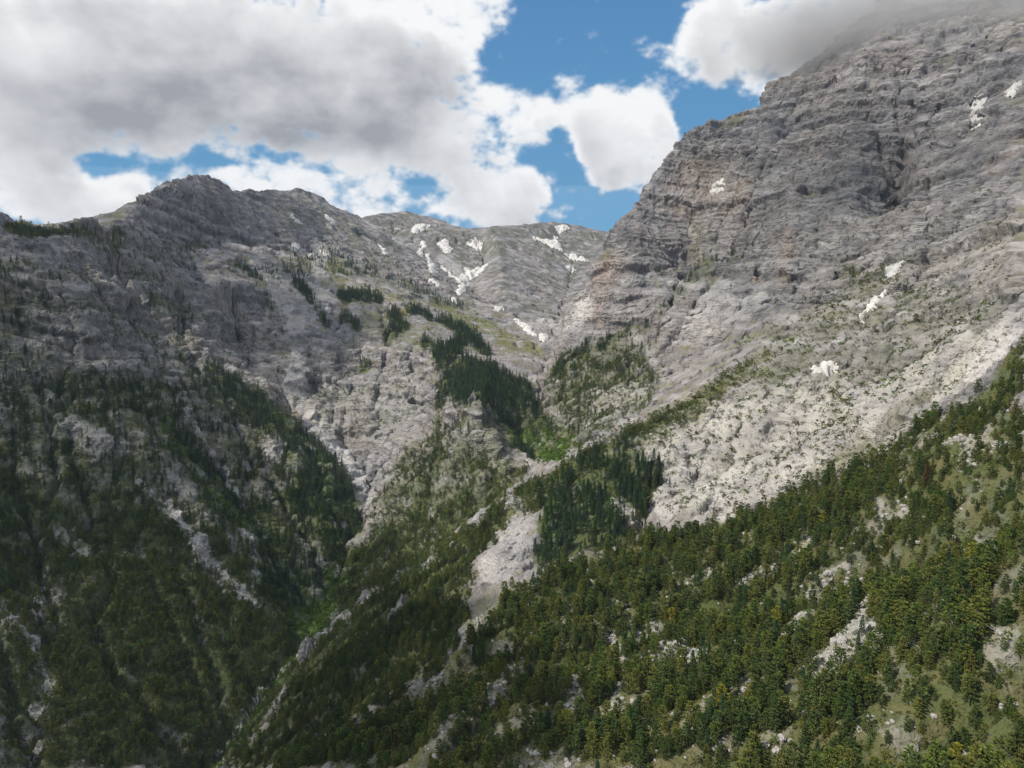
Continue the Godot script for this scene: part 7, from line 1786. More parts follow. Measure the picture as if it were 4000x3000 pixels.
	["bush", 0.12, -621,-885,47,11,61, -607,-909,44,22,66, -588,-947,54,21,73, -585,-1020,84,17,74, -584,-1107,71,22,80, -584,-1213,120,23,76, -593,-857,24,18,87, -570,-881,33,22,69, -548,-915,58,20,74, -545,-983,61,21,77, -528,-1040,71,27,67, -498,-1080,51,30,73, -465,-1129,52,15,104, -586,-830,18,10,80, -569,-846,22,18,133, -541,-863,23,22,46, -522,-901,61,18,76, -515,-969,71,22,75, -495,-1021,47,20,93, -466,-1067,50,26,86, -443,-1136,58,24,94, -401,-1169,45,35,79, -569,-817,20,17,109, -543,-834,21,18,136, -288,-480,778,6,59, -490,-881,34,20,89, -477,-937,71,22,75, -454,-982,62,27,73, -430,-1033,78,23,79, -406,-1105,61,31,76, -354,-1110,58,32,67, -307,-1120,59,33,75, -253,-1128,61,35,77, -463,-866,30,20,94, -439,-897,47,22,79, -413,-939,56,24,78, -386,-978,65,27,77, -355,-1031,74,30,76, -313,-1048,43,29,82, -267,-1064,43,32,66, -215,-1064,50,31,72, -165,-1056,47,30,67, -110,-1034,62,31,71, -280,-1011,41,30,79, -229,-1015,37,27,-135, -180,-1005,45,28,59, -131,-979,67,25,67, -197,-968,43,22,47],
	["grass", 0.4, 213,-299,7,3,107, 209,-296,12,4,105, 202,-294,14,4,107, 202,-282,13,3,117, 204,-345,31,5,113, 193,-306,20,5,110, 193,-289,14,5,107, 195,-275,13,4,108, 182,-315,20,5,108, 183,-297,18,5,109, 185,-284,10,5,102, 188,-271,11,4,105, 189,-263,10,3,115, 171,-330,21,6,105, 173,-309,21,5,107, 174,-292,13,5,101, 178,-280,11,5,98, 180,-268,12,4,105, 183,-258,6,4,94, 156,-336,24,7,106, 160,-318,23,6,107, 163,-301,16,5,104, 166,-287,11,5,96, 170,-275,12,5,102, 173,-263,11,4,103, 177,-254,8,5,109, 179,-248,14,3,121, 130,-353,26,8,102, 136,-334,22,7,103, 143,-321,19,7,104, 149,-307,14,6,100, 153,-294,12,5,95, 159,-283,9,5,91, 163,-271,13,4,102, 166,-259,9,5,102, 170,-250,13,5,111, 171,-239,15,4,118, 86,-367,19,9,100, 98,-359,24,9,99, 108,-348,23,8,101, 117,-335,21,7,100, 125,-321,15,7,97, 132,-310,13,6,98, 140,-299,12,6,99, 146,-288,11,6,95, 152,-279,10,5,91, 156,-268,10,4,92, 160,-257,7,3,74, 163,-247,12,4,106, 165,-238,6,4,111, 150,-205,8,3,115, 49,-361,18,9,94, 62,-357,21,9,95, 74,-347,21,8,94, 85,-337,21,8,97, 96,-328,16,8,100, 106,-319,16,7,97, 115,-310,14,7,97, 122,-299,15,6,101, 130,-289,13,6,104, 138,-282,8,6,85, 145,-276,8,5,74, 150,-266,8,4,81, 126,-204,110,3,122, 147,-226,21,5,124, 145,-211,13,4,111, 146,-202,10,3,112, 13,-349,14,9,86, 27,-347,14,9,87, 40,-341,18,9,89, 52,-335,18,8,93, 64,-328,17,8,93, 75,-320,14,8,92, 86,-313,13,8,95, 96,-307,12,7,95, 106,-300,11,6,86, 113,-290,11,6,86, 121,-281,7,6,64, 129,-274,14,6,109, 133,-262,26,6,113, 139,-253,23,5,123, 132,-223,10,4,111, 135,-215,10,4,110, 138,-207,11,4,112, 139,-198,9,4,109, 141,-192,7,3,119, -6,-335,12,7,104, 6,-334,12,8,81, 19,-330,14,8,83, 31,-325,15,8,86, 44,-318,14,8,87, 55,-313,12,8,89, 66,-308,12,7,91, 77,-302,12,7,87, 87,-295,14,7,105, 98,-293,13,7,105, 106,-285,13,7,106, 111,-270,26,6,109, 112,-247,17,6,114, 117,-238,18,5,114, 119,-225,16,5,111, 124,-217,14,5,111, 127,-208,11,4,111, 130,-200,10,4,112, 133,-193,9,4,114, 135,-187,8,3,115, -13,-322,10,8,85, 0,-320,11,8,70, 12,-316,14,8,79, 24,-309,15,8,84, 36,-304,11,8,90, 47,-301,11,7,85, 58,-294,15,7,93, 68,-289,17,8,97, 76,-277,22,7,100, 83,-264,15,6,99, 91,-255,14,6,101, 97,-247,15,5,103, 103,-237,15,5,104, 107,-226,15,5,105, 110,-214,10,5,104, 115,-208,8,5,107, 119,-201,9,4,107, 123,-194,8,4,106, 126,-188,7,4,106, 129,-182,6,4,111, 132,-179,5,3,124, -19,-311,11,7,64, -6,-308,15,7,82, 6,-301,18,7,82, 17,-294,14,7,83, 28,-290,13,7,92, 39,-287,19,7,93, 49,-276,21,7,93, 57,-263,12,6,89, 66,-258,14,6,100, 74,-251,15,6,99, 81,-243,14,6,100, 88,-235,14,5,102, 94,-226,12,5,102, 99,-218,11,4,100, 103,-209,8,4,94, 108,-203,7,4,96, 112,-196,8,4,102, 116,-190,7,4,105, 120,-184,6,4,102, 124,-179,5,3,85, 128,-175,3,3,88, -12,-289,21,7,82, 0,-283,10,7,100, 11,-279,16,7,85, 21,-273,19,7,89, 31,-265,15,7,87, 41,-259,14,6,91, 50,-252,12,6,89, 58,-245,12,6,92, 66,-238,13,6,94, 73,-230,12,5,98, 80,-223,11,5,100, 86,-217,9,5,100, 92,-211,8,5,96, 97,-204,8,4,98, 102,-198,7,4,100, 107,-192,7,4,98, 110,-186,6,4,100, 115,-181,4,4,96, 119,-177,4,3,61, 124,-174,4,3,-163, 128,-172,3,3,-163, -17,-277,13,6,69, -6,-271,9,7,75, 5,-265,16,6,80, 15,-258,10,6,74, 25,-253,11,6,83, 34,-247,10,6,80, 43,-242,10,6,80, 51,-235,12,6,90, 59,-227,13,5,94, 66,-220,10,5,97, 73,-215,8,5,93, 79,-210,8,5,94, 85,-204,8,5,97, 91,-199,7,4,95, 96,-193,7,4,100, 101,-188,7,4,100, 105,-182,6,4,99, 110,-178,4,3,63, 115,-175,3,3,-137, 120,-173,4,3,-157, 123,-167,10,3,118, -22,-266,9,7,86, -11,-262,14,6,71, 0,-254,15,6,76, 10,-247,14,6,82, 19,-239,16,6,86, 28,-233,13,6,94, 36,-230,15,6,95, 44,-223,13,5,92, 52,-216,10,5,89, 59,-211,8,5,97],
	["grass", 0.4, 66,-207,8,5,100, 73,-203,9,5,98, 79,-197,8,5,104, 85,-194,6,4,96, 90,-188,7,4,90, 95,-183,6,4,92, 100,-179,5,4,86, 105,-176,4,3,-164, 111,-174,4,3,-179, 117,-171,6,4,113, 118,-164,10,3,115, 119,-160,5,3,129, -26,-259,7,4,171, -16,-252,17,6,75, -5,-242,17,6,79, 4,-234,12,6,81, 13,-228,9,5,73, 22,-223,8,5,73, 30,-218,8,5,74, 38,-213,9,5,85, 46,-208,9,5,90, 53,-203,7,5,88, 60,-201,5,5,-142, 67,-196,11,5,104, 73,-192,5,4,48, 80,-190,5,3,-163, 85,-185,7,4,99, 90,-179,3,3,-139, 95,-176,4,3,57, 101,-174,4,3,-162, 107,-172,4,3,-174, 113,-169,6,3,105, 114,-163,9,3,116, 116,-158,3,3,-169],
	["grass", 0.6, -504,-2764,94,35,88, -457,-2821,132,38,85, -409,-2872,125,39,83, -458,-2678,101,32,74, -405,-2658,116,36,80, -352,-2664,118,36,85, -295,-2656,119,38,83, -244,-2698,116,37,82, -188,-2683,117,36,87, -75,-2575,106,34,83, -23,-2639,114,37,94, 35,-2665,98,35,96, 91,-2723,106,34,100, 150,-2791,108,33,103, 209,-2835,89,38,99, 266,-2842,98,38,95, -323,-1958,69,24,85, -298,-2453,104,34,87, -249,-2489,114,34,85, -202,-2519,115,34,88, -153,-2559,112,34,89, -102,-2509,115,25,79, -42,-2316,92,29,85, 5,-2396,103,33,98, 55,-2468,130,33,94, 113,-2588,111,35,95, 167,-2626,131,34,97, 228,-2698,120,36,94, 280,-2707,113,37,101, 146,-1107,23,6,81, -165,-2329,115,32,88, 128,-2381,110,32,98, 184,-2474,88,34,99, 235,-2484,94,35,95, 275,-2489,75,25,100],
	["grass", 0.45, -588,-1784,74,18,75, -571,-1828,64,19,83, -553,-1879,69,20,82, -549,-1699,57,17,82, -536,-1762,67,19,80, -518,-1814,79,18,81, -502,-1878,71,20,82, -522,-1666,56,17,83, -506,-1715,66,18,82, -487,-1764,68,19,82, -469,-1819,75,20,81, -454,-1897,62,20,86, -428,-1917,65,20,83, -435,-1748,64,18,84, -418,-1821,72,20,84, -398,-1880,78,19,87, -388,-1765,67,19,83, -364,-1797,58,20,85, -351,-1920,76,20,86, -334,-1727,83,19,85, -312,-1780,62,21,79],
	["pine", 0.35, 115,-985,22,11,64, 137,-970,16,10,50, 83,-1000,35,11,78, 101,-975,27,12,75, 20,-164,43,3,98, 142,-939,34,11,83, 158,-911,33,11,87, 70,-976,34,13,82, 89,-953,29,12,81, 110,-936,33,14,95, 129,-913,34,12,89, 144,-888,37,11,89, 160,-863,31,11,89, 57,-953,31,11,76, 77,-930,28,12,79, 95,-908,33,12,82, 114,-887,34,13,92, 129,-849,44,12,92, 144,-825,45,11,94, 158,-800,38,11,99, 65,-912,32,11,78, 83,-881,37,11,83, 99,-844,30,10,80, 116,-815,33,10,88, 129,-787,35,10,89, 140,-753,37,10,92, 71,-856,37,12,87, 88,-829,40,10,85, 103,-796,37,10,87, 117,-772,26,10,85, 75,-801,35,11,88, 89,-760,32,10,88, 102,-726,35,10,90],
	["pine", 0.3, 200,-655,11,5,115, 194,-647,6,5,101, 181,-638,10,5,104, 188,-636,12,5,104, 169,-631,10,4,97, 175,-627,10,5,102, 155,-621,8,5,100, 162,-619,8,5,108, 169,-618,9,4,101, 144,-617,7,5,96, 150,-614,7,5,96, 157,-612,5,4,142, 132,-611,8,5,97, 138,-609,8,5,100, 145,-606,7,4,101, 151,-605,5,4,104, 114,-608,6,4,88, 120,-605,7,5,94, 127,-603,8,4,96, 133,-598,9,4,95, 139,-595,11,5,104, 102,-601,7,4,101, 109,-600,7,5,100, 115,-598,7,4,91, 122,-594,8,4,90, 128,-591,7,5,88, 133,-587,7,4,78, 84,-596,5,3,-139, 91,-594,4,4,172, 98,-593,5,4,83, 104,-592,6,4,102, 111,-591,7,4,88, 117,-587,7,4,87, 123,-585,5,4,115, 74,-597,5,4,48, 81,-594,6,4,61, 87,-591,5,4,46, 94,-589,5,4,53, 100,-586,6,4,78, 106,-583,7,4,96, 63,-593,5,4,102, 70,-591,5,4,64, 77,-590,6,4,68, 83,-586,6,4,77, 89,-583,6,4,80, 96,-581,6,4,70, 53,-589,6,3,56, 59,-587,5,4,130, 66,-586,7,4,76, 72,-582,8,4,88, 79,-579,6,4,88, 49,-585,7,3,66, 55,-581,6,4,71, 61,-579,6,4,92, 69,-575,6,4,85, 39,-585,9,4,80, 45,-580,7,4,76, 52,-576,6,4,72, 35,-577,7,4,78, 42,-573,7,4,79],
	["fir", 0.14, 208,-292,13,4,114, 198,-301,15,5,104, 200,-286,15,4,108, 189,-315,25,6,114, 189,-296,20,6,111, 191,-280,14,5,105, 192,-269,12,3,113, 177,-330,28,7,111, 177,-308,22,6,108, 179,-288,12,5,97, 182,-275,13,5,101, 185,-262,11,5,106, 160,-340,26,8,106, 164,-320,26,7,107, 167,-299,18,6,104, 170,-284,12,5,96, 174,-271,14,5,104, 177,-259,9,5,100, 180,-250,13,3,118, 138,-340,26,8,104, 145,-323,22,7,104, 151,-307,17,7,102, 157,-292,13,6,96, 162,-279,12,5,97, 166,-266,13,5,102, 170,-254,11,5,105, 172,-242,15,5,115, 93,-362,23,10,99, 105,-353,26,9,101, 116,-340,25,9,101, 125,-324,18,8,98, 133,-310,15,7,97, 141,-298,14,7,96, 148,-286,11,6,91, 154,-275,12,5,94, 158,-263,10,4,89, 163,-250,13,5,109, 166,-240,11,5,111, 153,-209,18,3,125, 52,-358,20,10,93, 67,-353,23,10,94, 79,-341,23,9,95, 92,-330,20,9,99, 103,-321,17,8,97, 113,-310,15,8,97, 122,-298,17,7,100, 130,-288,14,7,104, 140,-281,8,7,72, 147,-271,13,6,102, 152,-261,13,5,103, 157,-250,15,5,108, 144,-214,17,4,113, 145,-203,11,4,110, 13,-346,14,10,86, 27,-343,17,9,86, 42,-337,18,9,89, 55,-330,18,9,92, 68,-322,17,9,92, 80,-314,15,8,92, 92,-307,14,8,99, 103,-299,12,7,82, 112,-289,11,6,81, 121,-279,11,7,95, 130,-272,16,7,108, 131,-251,28,6,114, 129,-228,18,5,107, 132,-216,11,5,107, 136,-208,12,4,111, 138,-198,10,4,109, 140,-191,8,3,117, -9,-330,12,8,110, 4,-330,14,9,81, 19,-325,16,9,83, 32,-318,16,9,86, 46,-312,14,9,89, 58,-306,14,8,89, 71,-301,13,8,91, 82,-292,18,8,98, 93,-288,20,8,108, 101,-278,24,7,107, 104,-251,15,6,105, 110,-241,16,6,109, 114,-228,19,6,108, 119,-218,16,5,112, 123,-209,13,5,111, 127,-200,11,4,110, 130,-192,10,4,112, 134,-185,8,4,112, -17,-317,11,9,57, -3,-316,11,8,57, 11,-308,17,8,79, 24,-301,15,8,85, 37,-297,13,9,93, 49,-291,19,8,92, 60,-284,21,8,97, 70,-269,22,7,101, 79,-260,17,7,101, 87,-251,18,7,101, 94,-241,16,6,103, 100,-230,16,6,104, 105,-218,13,5,101, 110,-209,8,5,98, 115,-202,9,5,103, 119,-194,9,4,107, 123,-187,8,4,106, 127,-181,6,4,108, 130,-177,4,3,125, -9,-299,21,9,82, 4,-291,19,8,83, 17,-285,16,8,88, 29,-279,20,8,90, 40,-270,21,8,92, 50,-261,15,7,90, 60,-252,13,7,92, 69,-244,15,6,97, 77,-236,15,6,100, 84,-227,14,6,101, 91,-219,12,6,101, 97,-211,10,5,97, 103,-203,8,5,98, 108,-196,8,4,96, 112,-189,8,4,100, 117,-183,6,4,101, 121,-178,5,4,70, 126,-175,4,3,-162, -15,-279,15,7,68, -2,-274,12,8,83, 10,-267,19,7,83, 21,-259,10,7,78, 32,-254,13,7,81, 42,-247,11,7,86, 52,-240,13,6,90, 60,-231,14,6,93, 68,-223,12,6,96, 76,-217,9,6,94, 83,-211,9,5,95, 90,-204,9,5,97, 96,-198,8,5,97, 101,-191,8,4,101, 106,-185,7,4,99, 111,-180,5,4,79, 117,-176,4,3,-150, 122,-173,5,3,-159, 125,-167,11,3,122, -21,-269,13,8,78, -8,-263,14,7,73, 3,-254,14,7,75, 14,-247,15,7,82, 25,-239,17,7,89, 35,-234,16,7,94, 44,-227,16,6,91, 52,-219,12,6,92, 60,-213,9,6,96, 69,-209,9,6,98, 76,-203,10,5,96, 83,-197,8,5,101, 89,-192,8,5,92, 95,-186,7,5,98, 100,-180,6,4,94, 105,-177,4,4,-168, 112,-174,5,3,-170, 117,-170,8,4,109, 119,-163,9,3,115, -26,-259,8,5,179, -14,-251,18,6,74, -2,-241,17,7,78, 8,-233,14,6,80, 18,-226,10,6,72, 28,-221,9,6,74, 37,-215,10,6,82, 45,-209,10,6,88, 54,-204,8,6,87, 61,-200,9,6,98, 68,-195,12,5,105, 76,-192,6,4,-178, 84,-188,6,4,72, 89,-183,5,3,47, 95,-178,5,3,62, 100,-174,5,3,-163, 108,-172,5,3,-169, 111,-160,3,3,150, 115,-162,9,3,115, 117,-157,3,3,148],
	["bush", 0.7, -54,-839,25,7,63, -35,-838,23,7,116, -62,-825,30,10,71, -43,-820,13,11,132, -25,-827,27,11,99, -118,-880,35,9,66, -94,-858,29,10,66, -72,-824,33,6,66, -52,-807,12,5,167, -34,-809,12,7,-165, -15,-812,18,9,122, -129,-881,25,6,55, -104,-848,22,6,51, -82,-823,30,7,64, -61,-802,13,6,-155, -42,-800,12,11,-158, -24,-796,20,11,71, -137,-867,32,11,69, -113,-842,32,10,67, -36,-359,637,3,85, -70,-796,14,6,-150, -51,-787,19,9,59, -32,-776,21,11,81, -14,-765,22,8,66, 4,-752,24,12,87, -143,-845,27,9,60, -121,-825,24,8,58, -99,-811,18,9,53, -79,-792,19,8,55, -60,-780,18,8,56, -41,-765,15,8,46, -23,-756,17,9,60, -8,-738,33,8,81, 12,-603,26,8,85, -152,-835,28,8,60, -129,-817,18,8,48, -109,-804,17,7,-137, -87,-785,23,7,58, -68,-768,19,8,58, -49,-755,17,9,60, -32,-745,19,10,69, -158,-820,28,10,65, -137,-806,18,10,53, -117,-796,17,9,50],
]
# bumps and hollows: height, then ellipses on the land
const BUMPS := [
	["bump", 27, -42,-839,20,10,89],
	["bump", 19, -57,-811,9,8,-160, -75,-807,17,6,65],
	["bump", 15, -25,-821,15,8,81, -8,-764,8,7,75],
	["bump", 14, -100,-861,13,7,89, -110,-821,15,8,67],
	["bump", -15, 10,-877,20,10,96, 25,-813,31,9,88],
	["bump", 12, -34,-775,20,9,79],
	["bump", 5, 60,-171,19,5,109, 195,-654,6,5,102, 155,-627,7,5,104, 120,-615,5,5,88, 89,-601,5,5,124, 57,-592,5,5,88, 29,-581,5,5,66, 5,-571,6,5,80, -17,-565,7,5,73, -40,-565,6,5,68],
	["bump", -7, 116,-554,7,5,77, 105,-525,11,5,90],
	["bump", 5, 80,-533,8,5,91, 88,-516,6,5,103],
	["bump", -6, 44,-534,10,5,90, 61,-560,8,5,75],
	["bump", 7, -20,-326,5,5,-164, -21,-313,5,5,-139, -21,-293,5,5,50, -24,-267,5,5,96, -29,-258,5,5,148],
	["bump", -6, -39,-339,17,5,79, -48,-315,8,5,70, -39,-280,10,5,75],
	["bump", 17, -311,-910,28,16,77, -275,-890,23,12,80],
	["bump", -14, -285,-967,18,7,93, -236,-920,18,7,89],
	["bump", 14, -454,-775,20,14,59],
	["bump", -13, -389,-857,9,5,107, -359,-848,17,6,72, -313,-811,18,7,68],
	["bump", 13, -356,-874,12,9,67, -303,-834,22,9,66],
	["bump", 14, -221,-814,18,12,82],
	["bump", -12, -438,-681,14,7,-137],
	["bump", -12, -399,-581,10,5,64, -376,-541,8,5,46],
	["bump", 13, -319,-702,18,8,70],
	["bump", 12, -366,-703,15,9,55],
	["bump", 20, -316,-1045,18,12,83],
	["bump", -20, -409,-1089,32,11,76, -442,-1116,30,5,89],
	["bump", 17, -459,-1023,41,15,69, -508,-1035,21,9,87],
	["bump", -14, -535,-996,12,5,107, -591,-1067,27,5,78],
	["bump", 17, -551,-905,26,11,61],
	["bump", -14, -139,-1016,31,10,59, -189,-1005,18,9,49],
	["bump", 14, -177,-1099,28,14,79],
	["bump", 8, -623,-1455,28,13,101],
	["bump", -8, -583,-1549,19,6,107],
	["bump", 9, -656,-1410,23,8,86],
	["bump", 14, 176,-1032,15,11,103, 147,-1010,16,8,74],
	["bump", -16, 237,-1065,31,10,122, 221,-988,18,12,97],
	["bump", 14, 364,-938,8,6,62, 343,-886,17,7,109],
	["bump", -12, 339,-986,18,5,83, 319,-924,20,5,92],
	["bump", -12, 397,-916,19,5,95],
	["bump", 12, 497,-1057,14,9,48, 458,-1038,21,11,108],
	["bump", -12, 577,-909,25,7,110, 558,-885,15,5,101],
	["bump", 12, 533,-898,26,10,108],
	["bump", -10, 533,-983,24,6,99, 539,-1022,11,6,45],
	["bump", 9, 295,-669,24,8,112, 251,-647,10,6,87],
	["bump", -8, 268,-607,13,5,92, 235,-507,12,5,101, 332,-669,8,5,81],
	["bump", 8, 202,-570,10,7,105, 168,-558,11,6,104],
	["bump", -7, 192,-589,10,5,100, 150,-558,8,5,86],
	["bump", 8, 292,-561,16,6,111, 324,-583,17,6,116],
	["bump", -8, 264,-454,12,5,104, 324,-511,12,5,113],
	["bump", 7, 189,-477,12,5,105],
	["bump", -6, 225,-536,5,5,104],
	["bump", 5, 121,-282,5,5,89, 110,-218,7,5,106],
	["bump", 4, 61,-267,9,5,92],
	["bump", -4, 99,-297,6,5,75, 148,-262,5,5,-169],
	["bump", 4, 183,-289,6,5,106],
	["bump", -4, 40,-237,5,5,88],
]
const SNOW := [
	["large bright snowfield pouring down the central cirque gully, shaped like a Y", -74.7,-2180.4, -88.5,-2102.5, -126.6,-2055.9, -127.3,-1868.6, -141.7,-1900.5, -172.4,-1971.3, -203.9,-2087.0, -185.1,-2087.3, -152.0,-1938.7, -142.6,-2097.0, -131.0,-2128.5, -144.8,-2215.6, -127.6,-2166.2, -103.2,-2245.4],
	["small snow strip below the Y-shaped snowfield", -133.7,-1856.4, -120.0,-1795.5, -122.9,-1674.4, -129.5,-1676.0, -130.1,-1773.3],
	["tiny snow scrap at the foot of the Y-shaped snowfield", -136.3,-1625.8, -125.8,-1599.1, -117.9,-1549.1, -128.0,-1550.5],
	["slanting snow tongue below the far summit", -373.6,-2724.8, -346.4,-2789.3, -316.5,-2810.3, -332.7,-2734.8, -350.6,-2655.2, -362.4,-2641.2],
	["notched snow patch left of the saddle", -255.1,-2486.8, -241.7,-2550.7, -230.7,-2573.6, -226.2,-2486.6, -207.2,-2450.0, -210.9,-2348.7, -234.0,-2433.1],
	["wide snow patch hanging right under the saddle", -158.5,-2586.9, -143.4,-2615.7, -133.7,-2625.6, -126.6,-2617.7, -110.3,-2552.1, -111.1,-2493.8, -130.9,-2504.2],
	["bright snowfield hooked round a hollow on the right far slope", 69.7,-2636.2, 100.0,-2628.1, 145.3,-2651.2, 161.7,-2696.7, 170.7,-2787.9, 174.2,-2673.7, 176.2,-2550.1, 150.3,-2559.8, 126.3,-2609.9],
	["oval snow patch on the far right crest", 174.6,-2855.3, 199.2,-2892.7, 229.0,-2893.1, 199.9,-2847.7, 181.4,-2845.6],
	["long thin snow strip under the far right hollow", 187.4,-2523.2, 218.9,-2509.5, 243.6,-2495.9, 257.0,-2438.3, 230.5,-2459.3, 204.0,-2485.7],
	["small snow blot right of the cirque nose", 176.6,-2332.2, 193.0,-2348.4, 201.9,-2310.1, 184.6,-2317.7],
	["thin curved snow streak on the left wall of the cirque", -263.6,-2230.0, -200.0,-1788.5, -216.5,-2079.2, -199.6,-2015.1, -204.7,-1964.9, -231.9,-2049.6],
	["short snow streak above the curved streak", -274.6,-2120.0, -308.9,-2482.2, -287.4,-2381.7, -306.5,-2436.4],
	["thin snow line low on the left cirque wall", -200.3,-1746.7, -186.5,-1743.6, -173.0,-1720.0, -182.7,-1706.9],
	["snow strip lining the gully above the grassy crest", 6.7,-1473.1, 18.0,-1450.5, 34.7,-1362.6, 47.0,-1307.0, 38.8,-1319.5, 22.5,-1377.8],
	["round snow remnant at the gully foot", 54.9,-1334.8, 64.0,-1342.6, 61.7,-1259.5, 54.2,-1237.7],
	["small snow patch on the scree between the two gullies", -44.7,-1674.4, -29.3,-1667.3, -20.1,-1624.9, -33.9,-1576.6],
	["snow streak on the dark slope under the second peak", -486.4,-1869.8, -472.9,-1862.8, -463.6,-1863.2, -453.4,-1859.9, -459.2,-1835.3, -478.9,-1857.9],
	["slim snow streak left of the second peak snow", -524.2,-1717.4, -514.3,-1720.5, -501.2,-1697.6, -511.7,-1697.0],
	["narrow snow strip on the ridge flank below the second peak", -350.1,-1904.1, -334.3,-1856.3, -315.1,-1800.1, -320.9,-1793.8],
	["white snow fleck on the sunlit slope below the dome peak", -483.1,-1590.3, -474.4,-1595.4, -469.7,-1571.9, -473.8,-1558.7],
	["lower white snow fleck beside the alpine meadow", -441.6,-1564.4, -438.9,-1583.6, -434.6,-1560.5, -439.1,-1554.8],
	["thin snow fleck at the top of the alpine meadow", -427.1,-1601.7, -412.9,-1586.2, -401.8,-1582.4, -409.8,-1566.1],
	["small snow scrap above the fir-topped cliff", -331.7,-1265.4, -323.3,-1264.9, -323.1,-1250.1, -329.4,-1256.1],
	["large blocky snow patch in the hollow of the pale right slope", 262.2,-613.8, 264.2,-610.8, 271.4,-614.4, 271.4,-605.6, 270.5,-593.1, 271.6,-590.3, 268.0,-592.1, 258.4,-587.6, 255.2,-589.2],
	["leaning snow wedge in the chute of the right slope", 357.3,-685.1, 346.1,-666.5, 336.8,-659.5, 333.8,-661.8, 319.8,-648.5, 333.0,-670.5, 335.3,-663.5],
	["snow patch at the head of the right slope chute", 384.2,-733.5, 387.7,-729.6, 393.5,-723.2, 386.4,-718.4, 380.0,-712.8, 379.3,-721.9],
	["tall snow patch in a niche high on the right wall", 580.7,-924.1, 584.4,-904.8, 574.7,-892.6, 565.1,-884.1, 558.6,-872.4, 558.3,-879.0, 565.1,-896.2],
	["slanting snow sliver near the right edge of the high wall", 594.9,-872.5, 602.2,-878.7, 607.4,-878.6, 598.9,-869.1, 588.7,-860.1],
	["tiny snow pair on a ledge of the great wall", 315.9,-1120.4, 323.0,-1115.6, 325.8,-1106.0, 322.2,-1107.5, 317.8,-1111.5],
]
const SPOTS := [
	["dead_pine", "rust red dead pine standing among green pines, upper right of the hillside", 170.4, -284.8, 9],
	["snag", "bleached fallen tree trunk beside the forked white hillside clearing", 93.5, -239.3, 6],
	["snag", "leaning grey snag near the right edge of the hillside", 129.5, -177.2, 6],
	["snag", "pale fallen trunk left of the upright slab among pines", 48.5, -239.2, 6],
	["snag", "thin bleached snag at the brushy scree under the bluff", 17.6, -258.3, 5],
	["boulder", "largest pale boulder of the pile in the forked clearing", 105.1, -214.9, 2.6],
	["boulder", "left boulder of the pile in the forked clearing", 104.0, -218.7, 2],
	["boulder", "small boulder above the pile in the forked clearing", 105.7, -218.8, 1.5],
	["boulder", "lone pale boulder left of the narrow rocks under the crest", 101.8, -302.7, 1.8],
	["boulder", "rounded boulder in the narrow rocks under the crest", 112.5, -297.8, 2.2],
	["boulder", "tall boulder at the top of the narrow rocks", 121.8, -298.3, 1.8],
	["boulder", "pale boulder low on the hillside near the bottom edge", 75.3, -190.2, 1.7],
	["boulder", "upright pale boulder beside the right hand gully track", 127.0, -184.4, 1.9],
	["crag", "tall grey crag standing out of the spur forest", -85.2, -538.5, 9],
	["crag", "lower crag left of the tall grey crag in the spur forest", -92.5, -517.1, 8],
	["crag", "small crag in the dark pines at lower left centre", -75.9, -310.5, 5],
	["crag", "twin crag right of the small one at lower left centre", -68.7, -309.6, 5],
	["crag", "white crag at the left foot of the stepped limestone bluff", -46.7, -309.5, 4.5],
	["crag", "grey crag wall above the bright gorge scrub", -174.8, -591.0, 11],
	["crag", "pointed pinnacle topping the central rock rib", -46.8, -855.3, 9],
	["crag", "blunt pinnacle just left of the pointed one on the central rib", -68.8, -860.0, 7.5],
	["crag", "reddish blunt crag right of the pointed pinnacle", -30.1, -859.6, 7],
]
